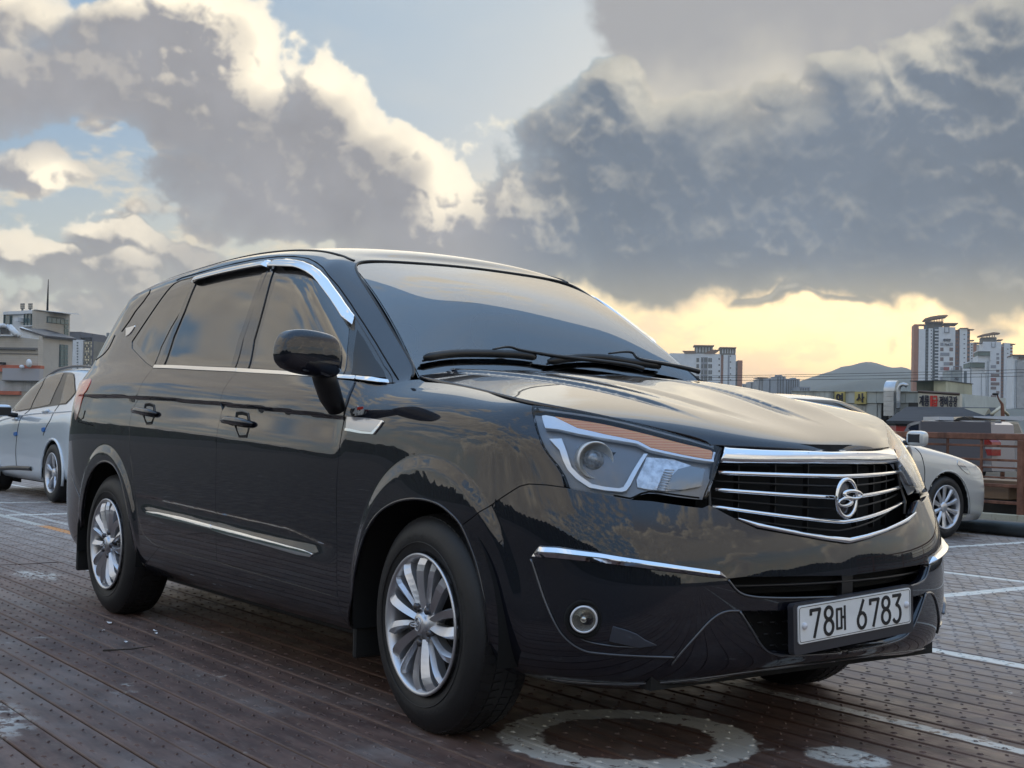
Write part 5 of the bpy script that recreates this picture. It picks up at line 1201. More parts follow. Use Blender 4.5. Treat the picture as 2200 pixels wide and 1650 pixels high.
# --- headlights
HB = mat('lamp_housing', (.20, .21, .23), .35, .3, coat=.4)
LENS = mat('lamp_lens', (.9, .9, .9), .02); _ws(LENS, (.97, .98, .99)); LENS.node_tree.nodes['Fresnel'].inputs[0].default_value = 1.36
REFL = mat('lamp_reflector', (.80, .83, .88), .18, .45, coat=.6)
AMB = mat('amber_lens', (.75, .17, .045), .15, coat=1, build=lambda q, nt, b, t: (nt.links.new(q.mix(q.mr(q.n('ShaderNodeTexWave', bands_direction='Z').outputs[0], .2, .8), (.95, .30, .07), (1.0, .42, .12)), b.inputs['Base Color'])))
S_A = SURF['A']
def both(fn):
    for sy in (1, -1): fn(sy)
uvh = OUT['headlight'][1]
P, N, F = surf_mesh('A', uvh, gap=.002, step=.02, thick=.02)
for sy in (1, -1):
    root = bpy.data.objects.new('headlight', None); COL.objects.link(root); root.parent = VAN
    mm = np.array([1, sy, 1.]); ff = F if sy > 0 else [f[::-1] for f in F]
    link('lamp_lens', rawmesh(P*mm, ff, True, N*mm), LENS, root)
    P3, N3, F3 = surf_mesh('A', uvh, gap=.004, off=-.034, step=.03, skirt=False); link('lamp_housing', rawmesh(P3*mm, F3 if sy > 0 else [f[::-1] for f in F3], True, N3*mm), HB, root)
    for nm, key, m_, of in (('amber_indicator', 'hl_amber', AMB, -.010), ('chrome_bezel', 'hl_chrome1', REFL, -.012), ('chrome_bezel', 'hl_chrome2', REFL, -.014), ('high_beam_reflector', 'hl_reflector', mat('reflector_bowl', (.62, .64, .68), .2, .5, bump=.8, bscale=30, var=.3, vscale=40), -.026), ('reflector_facet', 'hl_facet', mat('dark_facet', (.26, .27, .28), .15, .6), -.022)):
        sn_, uv_ = OUT[key]; Pq, Nq, Fq = surf_mesh(sn_, uv_, off=of, step=.02, thick=.016, center_fixed=False)
        link(nm, rawmesh(Pq*mm, Fq if sy > 0 else [f[::-1] for f in Fq], True, Nq*mm), m_, root)
    c = spts('hl_proj', -.018)[0]*mm
    fw = Vector((.93, -.36*sy, .0)).normalized()
    t = MB(); t.lathe([(.054, .034), (.056, -.004), (.053, -.008), (.050, -.002), (.034, .026), (.030, .030)], 48); o = t.build('projector_bowl', mat('ribbed_reflector', (.72, .72, .70), .35, .25, build=lambda q, nt, b, t_: None), root, tuple(c-np.array([.004, 0, 0])))
    o.rotation_euler = (0, 0, math.atan2(fw.y, fw.x)+math.pi/2)
    t = MB(); t.lathe([(.031, .030), (.031, .012), (.027, .0), (.016, -.009), (.001, -.013)], 40); o = t.build('projector_lens', mat('projector_glass', (.30, .32, .34), .04, .2, coat=1, ior=1.8, var=.6, vscale=60), root, tuple(c-np.array([.004, 0, 0])))
    o.rotation_euler = (0, 0, math.atan2(fw.y, fw.x)+math.pi/2)
    # ribbed wedge between the lamps
    t = MB(); a = spts(('A', [(10.0, 6.35), (10.18, 7.25)]), -.020)
    for i in range(9):
        f_ = i/8; p = a[0]*(1-f_)+a[1]*f_; t.tube([(p*mm).tolist(), ((p+np.array([.022, .018, .0]))*mm).tolist()], .0022, 5)
    t.build('ribbed_insert', REFL, root)
# gap between lamp and bumper
trim('lamp_gap', ('A', [p for p in OUT['headlight'][1][13:21]]), .003, VOID, VAN, -.006, both=False)
# --- bumper fittings
sn_, cb = OUT['chrome_bar']
def side_loft(name, key_top, key_bot, prof, m=48, mtl=CHROME):
    w_ = warp('A'); P3 = []
    def rs(p):
        p = np.array(p); d = np.r_[0, np.cumsum(np.linalg.norm(np.diff(w_.f(p), axis=0), axis=1))]; t_ = np.linspace(0, d[-1], m); return np.stack([np.interp(t_, d, p[:, 0]), np.interp(t_, d, p[:, 1])], 1)
    T_, B_ = rs(key_top), rs(key_bot)
    for i in range(m):
        e = min(1, min(i, m-1-i)/3)
        for wv_, h_ in prof:
            q_ = T_[i]*(1-wv_)+B_[i]*wv_; P3.append(S_A.pos(q_[:1], q_[1:])[0]+S_A.nrm(q_[:1], q_[1:])[0]*(h_*e if h_ > 0 else h_))
    k = len(prof); F = [(i*k+j, (i+1)*k+j, (i+1)*k+j+1, i*k+j+1) for i in range(m-1) for j in range(k-1)]; P3 = np.array(P3)
    link(name, rawmesh(P3, F, False), mtl, VAN); link(name, rawmesh(P3*np.array([1, -1, 1]), [f[::-1] for f in F], False), mtl, VAN)
side_loft('bumper_chrome_bar', cb[1:9], [cb[0]]+cb[9:][::-1]+[cb[8]], [(0, -.008), (0, .004), (.10, .012), (.46, .019), (.54, .019), (.92, .007), (1, .002), (1, -.008)])
panel('fog_surround', 'fog_panel', mat('gloss_black', (.004, .004, .006), .12, coat=1, coat_r=.02), VAN, off=-.0015, step=.02, thick=.004)
for k_ in ('fog_trim1', 'fog_trim2', 'lower_trim', 'slot_trim'): trim('bumper_crease', k_, .0042, mat('gloss_trim', (.05, .052, .06), .22, .3, coat=1), VAN, .0015)
trim('fog_ridge', 'fog_ridge', .003, mat('gloss_trim'), VAN, .003)
for sy in (1, -1):
    c = spts('fog_center', .0)[0]*np.array([1, sy, 1.]); n_ = Vector((.80, -.60*sy, 0)).normalized(); rz = math.atan2(n_.y, n_.x)+math.pi/2
    root = bpy.data.objects.new('fog_lamp', None); COL.objects.link(root); root.parent = VAN; root.location = tuple(c+np.array([.010, -.008*sy, 0])); root.rotation_euler = (0, 0, rz)
    t = MB(); t.lathe([(.056, .004), (.052, -.004), (.045, -.003), (.040, .012), (.039, .02)], 40); t.build('fog_pocket', VOID, root)
    t = MB(); t.lathe([(.039, .012), (.040, -.006), (.037, -.010), (.034, -.007)], 40); t.build('fog_ring', REFL, root)
    t = MB(); t.lathe([(.035, -.007), (.026, .006), (.012, .016), (.008, .018)], 40); t.lathe([(.008, .02), (.010, .0), (.006, -.004), (.001, -.005)], 16); t.build('fog_reflector', mat('fog_refl', (.55, .54, .50), .2, .9, bump=.7, bscale=30), root)
    t = MB(); t.lathe([(.036, -.007), (.026, -.012), (.001, -.015)], 40); t.build('fog_lens', LENS, root)
panel('fog_fin', 'fog_fin', mat('fin_grey', (.055, .065, .085), .3, .5, coat=1), VAN, off=.010, step=.02, thick=.012)
# slot and lower intake interiors
t = MB()
for z0, z1, xo in ((.52, .66, -.06), (.30, .50, -.055)):
    for i in range(16):
        y0, y1 = -.70+i*.0875, -.70+(i+1)*.0875; f_ = lambda y: .985-.45*y*y+xo
        t.raw([(f_(y0), y0, z0), (f_(y1), y1, z0), (f_(y1), y1, z1), (f_(y0), y0, z1)], [(0, 1, 2, 3)])
t.build('intake_backing', VOID, VAN)
t = MB()
for z in (.548, .585): t.tube([(.962-.40*y*y, y, z) for y in np.linspace(-.50, .50, 17)], .005, 5)
t.build('upper_intake_slats', BLACKP, VAN)
t = MB()
for r_ in range(5):
    for k in range(-13, 14):
        y = k*.042+(.021 if r_ % 2 else 0); z = .335+r_*.034
        if abs(y) > .50-.35*(.50-z)*.9: continue
        x = .952-.45*y*y
        t.tube([(x, y-.015, z), (x, y+.006, z), (x, y+.016, z-.010)], .0022, 4)
t.build('lower_intake_mesh', mat('mesh_black', (.02, .02, .022), .35), VAN)
t = MB(); t.box((.955, 0, .56), (.02, .05, .12)); t.build('intake_post', BLACKP, VAN)
trim('lower_lip_edge', ('A', uvline('A', [(7.2, .9), (9, 1.0), (11, 1.05), (12.5, 1.05), (14, 1.05)])), .004, mat('gloss_trim'), VAN, .0)
# --- number plate, centre (1.002, .003, .4495)
WHITE = mat('plate_white', (.84, .85, .84), .35, coat=.3, var=.06, vscale=9); INK = mat('plate_black', (.012, .012, .014), .4)
pl = empty('number_plate_tmp'); bpy.data.objects.remove(pl)
PLT = bpy.data.objects.new('number_plate', None); COL.objects.link(PLT); PLT.parent = VAN; PLT.location = (1.000, .003, .4495); PLT.rotation_euler = (0, math.radians(-3), math.pi/2)
def rrect(w, h, r, n=6):
    out = []
    for cx, cy, a0 in ((w/2-r, -h/2+r, -90), (w/2-r, h/2-r, 0), (-w/2+r, h/2-r, 90), (-w/2+r, -h/2+r, 180)):
        for k in range(n+1): a = math.radians(a0+90*k/n); out.append((cx+r*math.cos(a), cy+r*math.sin(a)))
    return out
# local frame: x = to the viewer's right on the plate, y = into the car, z = up
t = MB(); t.prism(rrect(.555, .150, .012), .022, (0, .004, -.012), (1, 0, 0), (0, 0, 1), (0, 1, 0)); t.build('plate_holder', mat('holder_grey', (.035, .035, .042), .42, bump=.1), PLT)
t = MB(); t.prism(rrect(.522, .112, .010), .004, (0, 0, 0), (1, 0, 0), (0, 0, 1), (0, 1, 0)); t.build('plate_face', WHITE, PLT)
t = MB(); P_ = [(a, -.0008, b_) for a, b_ in rrect(.512, .102, .008)]; t.tube(P_+P_[:1], .0009, 4, cap=False); t.build('plate_border', INK, PLT)
def stroke(segs, w, name='plate_character', x0=0.0, parent=PLT):
    # flat raised strokes joined as short prisms
    t = MB()
    for s_ in segs:
        for a, b_ in zip(s_[:-1], s_[1:]):
            a, b_ = Vector(a), Vector(b_); d = (b_-a); L_ = d.length
            if L_ < 1e-6: continue
            d /= L_; nn = Vector((-d.y, d.x)); e = w*.28
            q_ = [a-d*e+nn*w/2, a-d*e-nn*w/2, b_+d*e-nn*w/2, b_+d*e+nn*w/2]
            t.prism([(v.x+x0, v.y) for v in q_], .0016, (0, -.0016+random.uniform(-.0001, .0001), 0), (1, 0, 0), (0, 0, 1), (0, 1, 0))
    t.build(name, INK, parent)
def arc(cx, cy, rx, ry, a0, a1, n=14): return [(cx+rx*math.cos(math.radians(a0+(a1-a0)*k/n)), cy+ry*math.sin(math.radians(a0+(a1-a0)*k/n))) for k in range(n+1)]
G7 = [[(-.020, .026), (-.020, .038), (.020, .038), (-.006, -.042)]]
G8 = [arc(0, .0215, .0165, .0175, 0, 360, 20), arc(0, -.0205, .0190, .0215, 0, 360, 20)]
G6 = [arc(0, -.019, .0185, .023, 0, 360, 20), [(-.0180, -.013), (.008, .042)]]
G3 = [[(-.017, .039), (.019, .039), (-.001, .010)], arc(-.001, -.0175, .0190, .0265, 88, -140, 16)]
MEO = [[(-.0215, .028), (-.0215, -.030), (-.001, -.030), (-.001, .028), (-.0215, .028)], [(.001, .002), (.013, .002)], [(.0145, .034), (.0145, -.036)]]
for ch, x in ((G7, -.187), (G8, -.128), (MEO, -.070), (G6, .023), (G7, .083), (G8, .138), (G3, .190)): stroke(ch, .0100 if ch is not MEO else .0075, x0=x)
for x, z in ((-.236, -.004), (.238, .004)):
    t = MB(); t.lathe([(.0105, 0), (.0105, -.003), (.0075, -.0075), (.001, -.0085)], 14, c=(x, 0, z)); t.build('plate_bolt', mat('bolt_cap', (.72, .72, .75), .3), PLT)
# --- side repeater and badge on both fenders
panel('side_repeater', 'signal', mat('clear_repeater', (.62, .60, .60), .12, .5, coat=1, bump=.6, bscale=40), VAN, off=.004, thick=.006, step=.02)
panel('repeater_chrome', 'signal_trim', CHROME, VAN, off=.006, thick=.007, step=.02)
for sy in (-1, 1):
    a = spts('badge', .004)[0]; b_ = spts('badge_end', .004)[0]; top = spts('badge_top', .004)[0]
    a[1] *= -sy; b_[1] *= -sy; top[1] *= -sy
    if sy > 0: a, b_ = b_, a
    ex = Vector(b_-a); L_ = ex.length; ex.normalize(); en = Vector((0, sy, 0)); ez = Vector((0, 0, 1))
    if True:
        n0 = 1 if sy < 0 else 1
        def bd(segs, w, name, m_, sc_, ox, oz):
            t = MB()
            for s_ in segs:
                for p, r_ in zip(s_[:-1], s_[1:]):
                    p, r_ = Vector(p), Vector(r_); d = r_-p; l_ = d.length; d /= l_; nn = Vector((-d.y, d.x)); e = w*.3
                    q_ = [p-d*e+nn*w/2, p-d*e-nn*w/2, r_+d*e-nn*w/2, r_+d*e+nn*w/2]
                    q_ = [((v.x+v.y*.35)*sc_+ox, v.y*sc_+oz) for v in q_]
                    t.prism(q_, .004, tuple(Vector(a)-en*0), ex, ez, en)
            t.build(name, m_, VAN)
        four = [[(.9, 1.5), (0, .45), (1.15, .45)], [(.85, 1.5), (.85, 0)]]
        dub = [[(0, .9), (.25, 0), (.5, .7), (.75, 0), (1.05, .9)]]; dd = [[(0, 0), (0, .9), (.5, .75), (.5, .15), (0, 0)]]
        BW = mat('badge_silver', (.72, .72, .72), .3, .4); bd(four, .30, 'badge_figure', BW, .019, .0, -.012)
        bd(dub, .22, 'badge_letter', BW, .017, .028, -.012); bd(dd, .22, 'badge_letter', BW, .017, .052, -.012)
        rd = mat('badge_red', (.65, .06, .04), .35)
        lets = dict(P=[[(0, 0), (0, 1), (.5, .85), (.5, .55), (0, .45)]], O=[[(0, 0), (0, 1), (.5, 1), (.5, 0), (0, 0)]], W=[[(0, 1), (.15, 0), (.3, .7), (.45, 0), (.6, 1)]], E=[[(.5, 1), (0, 1), (0, 0), (.5, 0)], [(0, .5), (.4, .5)]], R=[[(0, 0), (0, 1), (.5, .85), (.5, .6), (0, .5), (.5, 0)]])
        for i_, ch in enumerate('POWER'): bd(lets[ch], .22, 'badge_letter', rd, .0078, .026+i_*.0072, .006)

# ================================================================== the other vehicles
SG.update(D=-1.0, S=1.0)
DARKG = mat('car_glass', (.010, .010, .010), .03, ior=2.0, spec=.6)
SILV = mat('silver_paint', (.62, .63, .62), .30, .4, coat=1, coat_r=.03)
SILB = mat('pale_silver_paint', (.68, .76, .84), .28, .3, coat=1, coat_r=.03)
def car_body(name, sn, m, parent, wheels, rw, side_axis, side_sign, org):
    S = SURF[sn]; nu, nv = (S.nu-1)*8+1, (S.nv-1)*6+1
    U, V = np.meshgrid(np.linspace(0, S.nu-1, nu), np.linspace(0, S.nv-1, nv), indexing='ij'); P = S.pos(U, V).reshape(-1, 3)
    I = np.arange(nu*nv).reshape(nu, nv); F = np.stack([I[:-1, :-1], I[1:, :-1], I[1:, 1:], I[:-1, 1:]], -1).reshape(-1, 4)
    c = P[F].mean(1); ok = np.ones(len(F), bool)
    for wx, wy, wz in wheels:
        along = c[:, 1-side_axis]-(wx, wy)[1-side_axis]; ok &= ~((np.hypot(along, c[:, 2]-wz) < rw) & (np.abs(c[:, side_axis]-org) > .45))
    F = F[ok]
    if SG[sn] > 0: F = F[:, ::-1] if False else F
    P2 = P.copy(); P2[:, side_axis] = 2*org-P2[:, side_axis]; n = len(P)
    faces = [tuple(f) for f in F]+[tuple(i+n for i in f[::-1]) for f in F]
    allP = np.concatenate([P, P2])
    o = link(name, rawmesh(allP, faces, True), m, parent)
    # closing end faces
    for k in (0, nu-1):
        loop = [tuple(P[i]) for i in I[k]]+[tuple(P2[i]) for i in I[k][::-1]]
        link('end_panel', rawmesh(loop, [tuple(range(len(loop)))]), m, parent)
    return o
def flat_panel(name, key, m, parent, off=.003, step=.05, thick=.004, skirt=False):
    sn, uv = OUT[key]; P, N, F = surf_mesh(sn, uv, off=off, step=step, thick=thick, center_fixed=False, skirt=skirt)
    return link(name, rawmesh(P, F, True, N), m, parent)
def car_wheel(parent, loc, rz, R, rr, style, w=.22):
    e = bpy.data.objects.new('wheel', None); COL.objects.link(e); e.parent = parent; e.location = loc; e.rotation_euler = (0, 0, rz)
    h = w/2; t = MB(); t.lathe([(rr-.01, -h+.03), (rr+.01, -h+.008), (rr+.04, -h), (R-.03, -h+.006), (R-.008, -h+.02), (R, -h+.045), (R, h-.045), (R-.008, h-.02), (rr, h-.02)], 56); t.build('tyre', TYRE, e)
    t = MB(); t.lathe([(rr+.006, -h+.012), (rr+.008, -h+.004), (rr, -h), (rr-.012, -h+.012), (rr-.02, -h+.05), (rr-.02, h)], 56); t.build('rim', ALLOY, e)
    t = MB(); n = 10 if style == 'ten' else 5
    for k in range(n):
        for dv in ((0,) if style == 'ten' else (-.09, .09)):
            a = 2*math.pi*k/n+(.3 if style != 'ten' else .31)
            V = []; w0, w1 = (.020, .030) if style == 'ten' else (.012, .020)
            for r_, wd, yy, da in ((.04, w0, -h+.035, 0), (.10, w0*.95, -h+.020, 0), (rr-.012, w1, -h+.012, 0)):
                aa = a+dv*(.3+.7*r_/rr)*(1 if style != 'ten' else 0); c_, s_ = math.cos(aa), math.sin(aa)
                for o_, y2 in ((-wd, .016), (-wd*.25, 0), (wd*.5, 0), (wd, .016)): V.append((r_*c_-s_*o_, yy+y2, r_*s_+c_*o_))
            t.raw(V, [(i*4+j, i*4+j+1, i*4+j+5, i*4+j+4) for i in range(2) for j in range(3)])
    t.build('spokes', ALLOY, e)
    t = MB(); t.lathe([(.055, -h+.05), (.055, -h+.035), (.035, -h+.022), (.001, -h+.020)], 24); t.build('hub', ALLOY, e)
    t = MB(); t.lathe([(rr-.03, -.01), (.001, -.01)], 24); t.build('brake_disc', VOID, e)
# ---- pale SUV behind the van, left
SUV = empty('parked_suv', (0, 0, 0)); tag(SUV, 'pale silver SUV parked behind the tail of the black people carrier', 'car')
sx0 = -11.46; syc = 2.18
car_body('body', 'S', SILB, SUV, [(sx0, 0, .36*.87), (sx0-2.93*.87, 0, .36*.87)], .40, 1, 1, syc)
flat_panel('window_surround', 'suv_surround', mat('suv_trim_black', (.012, .012, .012), .3), SUV, .002)
for k_ in ('suv_window_front', 'suv_window_rear', 'suv_window_quarter'): flat_panel('side_window', k_, DARKG, SUV, .006)
def ctrim(name, key, r, m, parent, off=0.0, flat=None):
    p = spts(key, off); t = MB(); t.tube(p.tolist(), r, 6, flat=flat); return t.build(name, m, parent)
ctrim('shoulder_crease', 'suv_crease', .012, SILB, SUV, .0); ctrim('door_gap', 'suv_doorseam1', .005, VOID, SUV); ctrim('door_gap', 'suv_doorseam2', .005, VOID, SUV)
ctrim('sill_trim', 'suv_sill', .05, BLACKP, SUV, -.02, .6)
for k_ in ('suv_handle1', 'suv_handle2'): ctrim('door_handle', k_, .016, SILB, SUV, .02)
for k_ in ('suv_tape1', 'suv_tape2'): flat_panel('blue_door_guard', k_, mat('blue_foam', (.02, .14, .42), .6), SUV, .015, thick=.015, skirt=True)
rr_ = SURF['S'].pos(np.linspace(6.3, 13.2, 24), np.full(24, 9.9)); t = MB(); t.tube([(p[0], p[1], p[2]+.035) for p in rr_], .018, 6); t.build('roof_rail', mat('rail_grey', (.12, .12, .13), .35, .5), SUV)
t = MB()
for cx in (sx0, sx0-2.93*.87):
    t2 = MB(); t2.lathe([(.40, 0), (.40, .35)], 32, arc=math.pi*1.1, a0=-math.pi*.05, c=(cx, 1.375, .313)); t2.raw([(cx-.42, 1.62, .12), (cx+.42, 1.62, .12), (cx+.42, 1.62, .74), (cx-.42, 1.62, .74)], [(0, 1, 2, 3)]); t2.build('wheel_arch_liner', VOID, SUV)
    a_ = MB(); a_.tube([(cx+.405*math.cos(math.radians(q_)), 1.352, .313+.405*math.sin(math.radians(q_))) for q_ in range(-15, 200, 12)], .016, 6); a_.build('arch_lip', SILB, SUV)
    car_wheel(SUV, (cx, 1.46, .335), 0, .33, .222, 'five', .24)
    car_wheel(SUV, (cx, 2.9, .335), math.pi, .33, .222, 'five', .24)
V, F = superq((-13.02, 1.20, 1.03), (.06, .11, .072), .55, Matrix.Identity(3)); link('door_mirror', rawmesh(V, F, True), SILB, SUV)
t = MB(); t.box((-12.95, 1.20, 1.02), (.02, .18, .10), bev=.005); t.tube([(-13.0, 1.26, .99), (-13.0, 1.38, .97)], .03, 8); t.build('mirror_foot', BLACKP, SUV)
t = MB(); t.box((-12.1, 2.18, .25), (3.4, 1.4, .12)); t.build('underbody', VOID, SUV)
# ---- silver saloon behind the bonnet, right
SED_ = empty('parked_saloon', (0, 0, 0)); tag(SED_, 'silver saloon parked nose-in at the deck edge, right behind the black bonnet', 'car')
cxs = -4.11-.83; wys = 7.58; wyr = 7.58-2.75*.93
car_body('body', 'D', SILV, SED_, [(0, wys, .30), (0, wyr, .30)], .345, 0, 1, cxs)
flat_panel('window_surround', 'sed_surround', mat('suv_trim_black'), SED_, .003); flat_panel('side_window', 'sed_window_front', DARKG, SED_, .008)
ctrim('fender_gap', 'sed_seam', .004, VOID, SED_); flat_panel('headlight', 'sed_lamp', mat('saloon_lamp', (.5, .5, .5), .1, .6, coat=1), SED_, .006, step=.03, thick=.01, skirt=True)
for wy in (wys, wyr):
    t2 = MB(); t2.lathe([(.345, 0), (.345, .3)], 32, arc=math.pi*1.12, a0=-math.pi*.06); V = [(-4.10-p[1], wy+p[0], .30+p[2]) for p in t2.V]; t2.V = V
    t2.raw([(-4.36, wy-.36, .1), (-4.36, wy+.36, .1), (-4.36, wy+.36, .68), (-4.36, wy-.36, .68)], [(0, 1, 2, 3)]); t2.build('wheel_arch_liner', VOID, SED_)
    a_ = MB(); a_.tube([(-4.115, wy+.35*math.cos(math.radians(q_)), .30+.35*math.sin(math.radians(q_))) for q_ in range(-12, 195, 12)], .011, 6); a_.build('arch_lip', SILV, SED_)
    car_wheel(SED_, (-4.215, wy, .302), math.pi/2, .30, .205, 'ten', .20); car_wheel(SED_, (-5.66, wy, .302), -math.pi/2, .30, .205, 'ten', .20)
V, F = superq((-4.06, 7.04, .955), (.10, .058, .072), .55, Matrix.Identity(3)); link('door_mirror', rawmesh(V, F, True), SILV, SED_)
t = MB(); t.box((-4.06, 6.992, .955), (.14, .02, .090), bev=.009); t.tube([(-4.12, 7.03, .92), (-4.22, 7.02, .90)], .03, 8); t.build('mirror_glass', BLACKP, SED_)
t = MB(); t.box((cxs, 6.2, .22), (1.4, 3.6, .1)); t.build('underbody', VOID, SED_)
t = MB(); t.box((-4.9, 5.0, 1.345), (.75, .55, .02), bev=.008); t.build('sunroof', mat('sunroof_black', (.01, .01, .01), .1, coat=1), SED_)

# ================================================================== railing, pipe, background
def ray(px, py): return (_d+_rr*((px-1100)/F_PX)-_uu*((py-825)/F_PX))
class Face:
    """a vertical facade plane through two ground positions given as (photo column, distance)"""
    def __init__(s, a, b):
        A = CAM+ray(a[0], 880)*a[1]; Bp = CAM+ray(b[0], 880)*b[1]; s.o = Vector((A.x, A.y, 0)); t = Vector((Bp.x-A.x, Bp.y-A.y, 0)); s.L = t.length; s.t = t.normalized()
        s.n = Vector((s.t.y, -s.t.x, 0)); 
        if s.n.dot(Vector((CAM.x, CAM.y, 0))-s.o) < 0: s.n = -s.n
    def uv(s, px, py):
        v = ray(px, py); k = (s.o-CAM).dot(s.n)/v.dot(s.n); p = CAM+v*k; return (p-s.o).dot(s.t), p.z
    def pt(s, u, z, out=0.0): p = s.o+s.t*u+s.n*out; return (p.x, p.y, z)
    def poly(s, pts, out=0.0, depth=.1, world=True):
        q = [s.uv(*p) if world else p for p in pts]
        ar = sum(q[i][0]*q[(i+1) % len(q)][1]-q[(i+1) % len(q)][0]*q[i][1] for i in range(len(q)))
        if ar < 0: q = q[::-1]
        t = MB(); t.prism(q, -(depth+max(out, 0)) if True else depth, tuple(s.o+s.n*out), tuple(s.t), (0, 0, 1), tuple(s.n)); 
        return t
    def rect(s, x0, y0, x1, y1, out=0.0, depth=.1): 
        a = s.uv((x0+x1)/2, y0)[1]; b = s.uv((x0+x1)/2, y1)[1]; u0 = s.uv(x0, y0)[0]; u1 = s.uv(x1, y0)[0]
        return s.poly([(u0, b), (u1, b), (u1, a), (u0, a)], out, depth, False)
def fpart(name, mb, m, parent): return mb.build(name, m, parent)
def concrete(name, c=(.3,.3,.3), streak=.5, var=.15, lines=0.0, rough=.85):
    def b_(q, nt, b, t):
        P = q.n('ShaderNodeNewGeometry').outputs['Position']; n = q.noise(P, .35, 6, .62); st = q.noise(q.vm('MULTIPLY', P, (1, 1, .12)), 1.6, 6, .65)
        col = q.mix(q.mr(n, .3, .7), tuple(v*(1-var) for v in c), tuple(v*(1+var) for v in c))
        col = q.mix(q.mul(q.mr(st, .52, .72), streak), col, tuple(v*.35 for v in c))
        if lines:
            z = q.sep(P)[2]; g_ = q.mr(q.m('ABSOLUTE', q.add(q.m('FRACT', q.m('DIVIDE', z, lines)), -.5)), .44, .49); col = q.mix(q.mul(g_, .45), col, tuple(v*.45 for v in c))
        nt.links.new(col, b.inputs['Base Color']); b.inputs['Roughness'].default_value = rough
    return mat(name, build=b_)
def rusty(name, a=(.13, .055, .035), c=(.24, .11, .07)):
    def b_(q, nt, b, t):
        P = q.n('ShaderNodeNewGeometry').outputs['Position']; n = q.noise(P, 9, 6, .65); m_ = q.noise(q.vm('MULTIPLY', P, (1, 1, .2)), 5, 5, .6)
        col = q.mix(q.mr(n, .3, .7), a, c); col = q.mix(q.mr(m_, .55, .72, 0, .8), col, (.05, .022, .016)); nt.links.new(col, b.inputs['Base Color']); b.inputs['Roughness'].default_value = .8
    return mat(name, build=b_)
RUST = rusty('rusty_steel'); 
# ---- deck edge: curb beam, pipe, railing
def curbm(q, nt, b, t):
    P = q.n('ShaderNodeNewGeometry').outputs['Position']; n = q.noise(q.vm('MULTIPLY', P, (1, 1, .25)), 6, 6, .65); col = q.mix(q.mr(q.noise(P, 3, 4, .6), .3, .7), (.40, .37, .26), (.52, .49, .38))
    nt.links.new(q.mix(q.mr(n, .52, .66), col, (.20, .085, .035)), b.inputs['Base Color'])
t = MB(); t.box((-4, 9.22, .075), (60, .10, .19), bev=.006); tag(t.build('edge_curb', mat('curb_paint', rough=.7, build=curbm)), 'cream painted steel edge beam with rust streaks along the deck edge', 'curb')
t = MB(); t.tube([(-12, 8.60, .078), (-4.2, 8.52, .078), (3, 8.44, .078), (14, 8.34, .078)], .075, 20); tag(t.build('wheel_stop_pipe', mat('grey_pipe', (.045, .055, .058), .42, .3, var=.3, vscale=3)), 'thick grey steel pipe lying along the deck edge as a wheel stop', 'pipe')
RAIL = empty('railing', (0, 9.30, 0)); tag(RAIL, 'rusty brown steel railing along the right edge of the deck', 'railing')
x0r, x1r = -14.0, 8.0
def rbar(nm, z, r, y=9.30, a=x0r, b=x1r):
    t = MB(); t.box(((a+b)/2, y-9.30, z), (b-a, r, r*1.15), bev=r*.15); t.build(nm, RUST, RAIL)
rbar('rail', .985, .062); rbar('rail', .885, .022); rbar('rail', .735, .022); rbar('rail', .655, .016); rbar('rail', .55, .016); rbar('rail', .465, .032); rbar('rail', .285, .03)
for x in (-13.0, -10.8, -8.6, -6.5, -4.42, -2.2, 0, 2.2, 4.4, 6.6):
    t = MB(); t.box((x, -.02, .46), (.075, .075, .99), bev=.008); t.build('post', RUST, RAIL)
for x in (-12.2, -11.4, -10, -9.3, -7.9, -7.2, -5.9, -5.35, -4.92, -4.12, -3.6, -3.0, -1.5, -.8, .7, 1.4):
    t = MB(); t.box((x, .0, .72), (.026, .026, .53), bev=.004); t.build('baluster', RUST, RAIL)
t = MB(); t.box((-5.0, 9.62, .49), (1.2, .45, .05), bev=.005); t.box((-5.0, 9.50, .39), (.7, .2, .16), bev=.01); tag(t.build('timber_block', concrete('old_timber', (.22, .15, .10), .6)), 'weathered timber block lying behind the railing beside the saloon nose', 'timber')
t = MB(); t.box((-2.6, 9.56, .465), (3.6, .30, .03), bev=.004); tag(t.build('timber_plank', concrete('pale_timber', (.40, .33, .24), .4)), 'pale timber plank resting behind the rusty railing post', 'timber')
t = MB(); t.box((-3.0, 10.6, -.02), (5.4, 1.6, .78), bev=.03); tag(t.build('dark_filler_stack', mat('dark_filler', (.010, .014, .020), .35, var=.4, vscale=2, bump=1.0, bscale=3)), 'dark stack added to fill the dark area below the railing', 'stack')  # dark mass put in to fill the dark space beneath the railing
t = MB(); t.box((-1.9, 9.72, .12), (.10, .10, .7)); t.box((-2.25, 9.72, .12), (.10, .10, .7)); tag(t.build('steel_profile_pair', mat('olive_steel', (.06, .065, .04), .6)), 'pair of dull green uprights in front of the dark filler stack', 'posts')
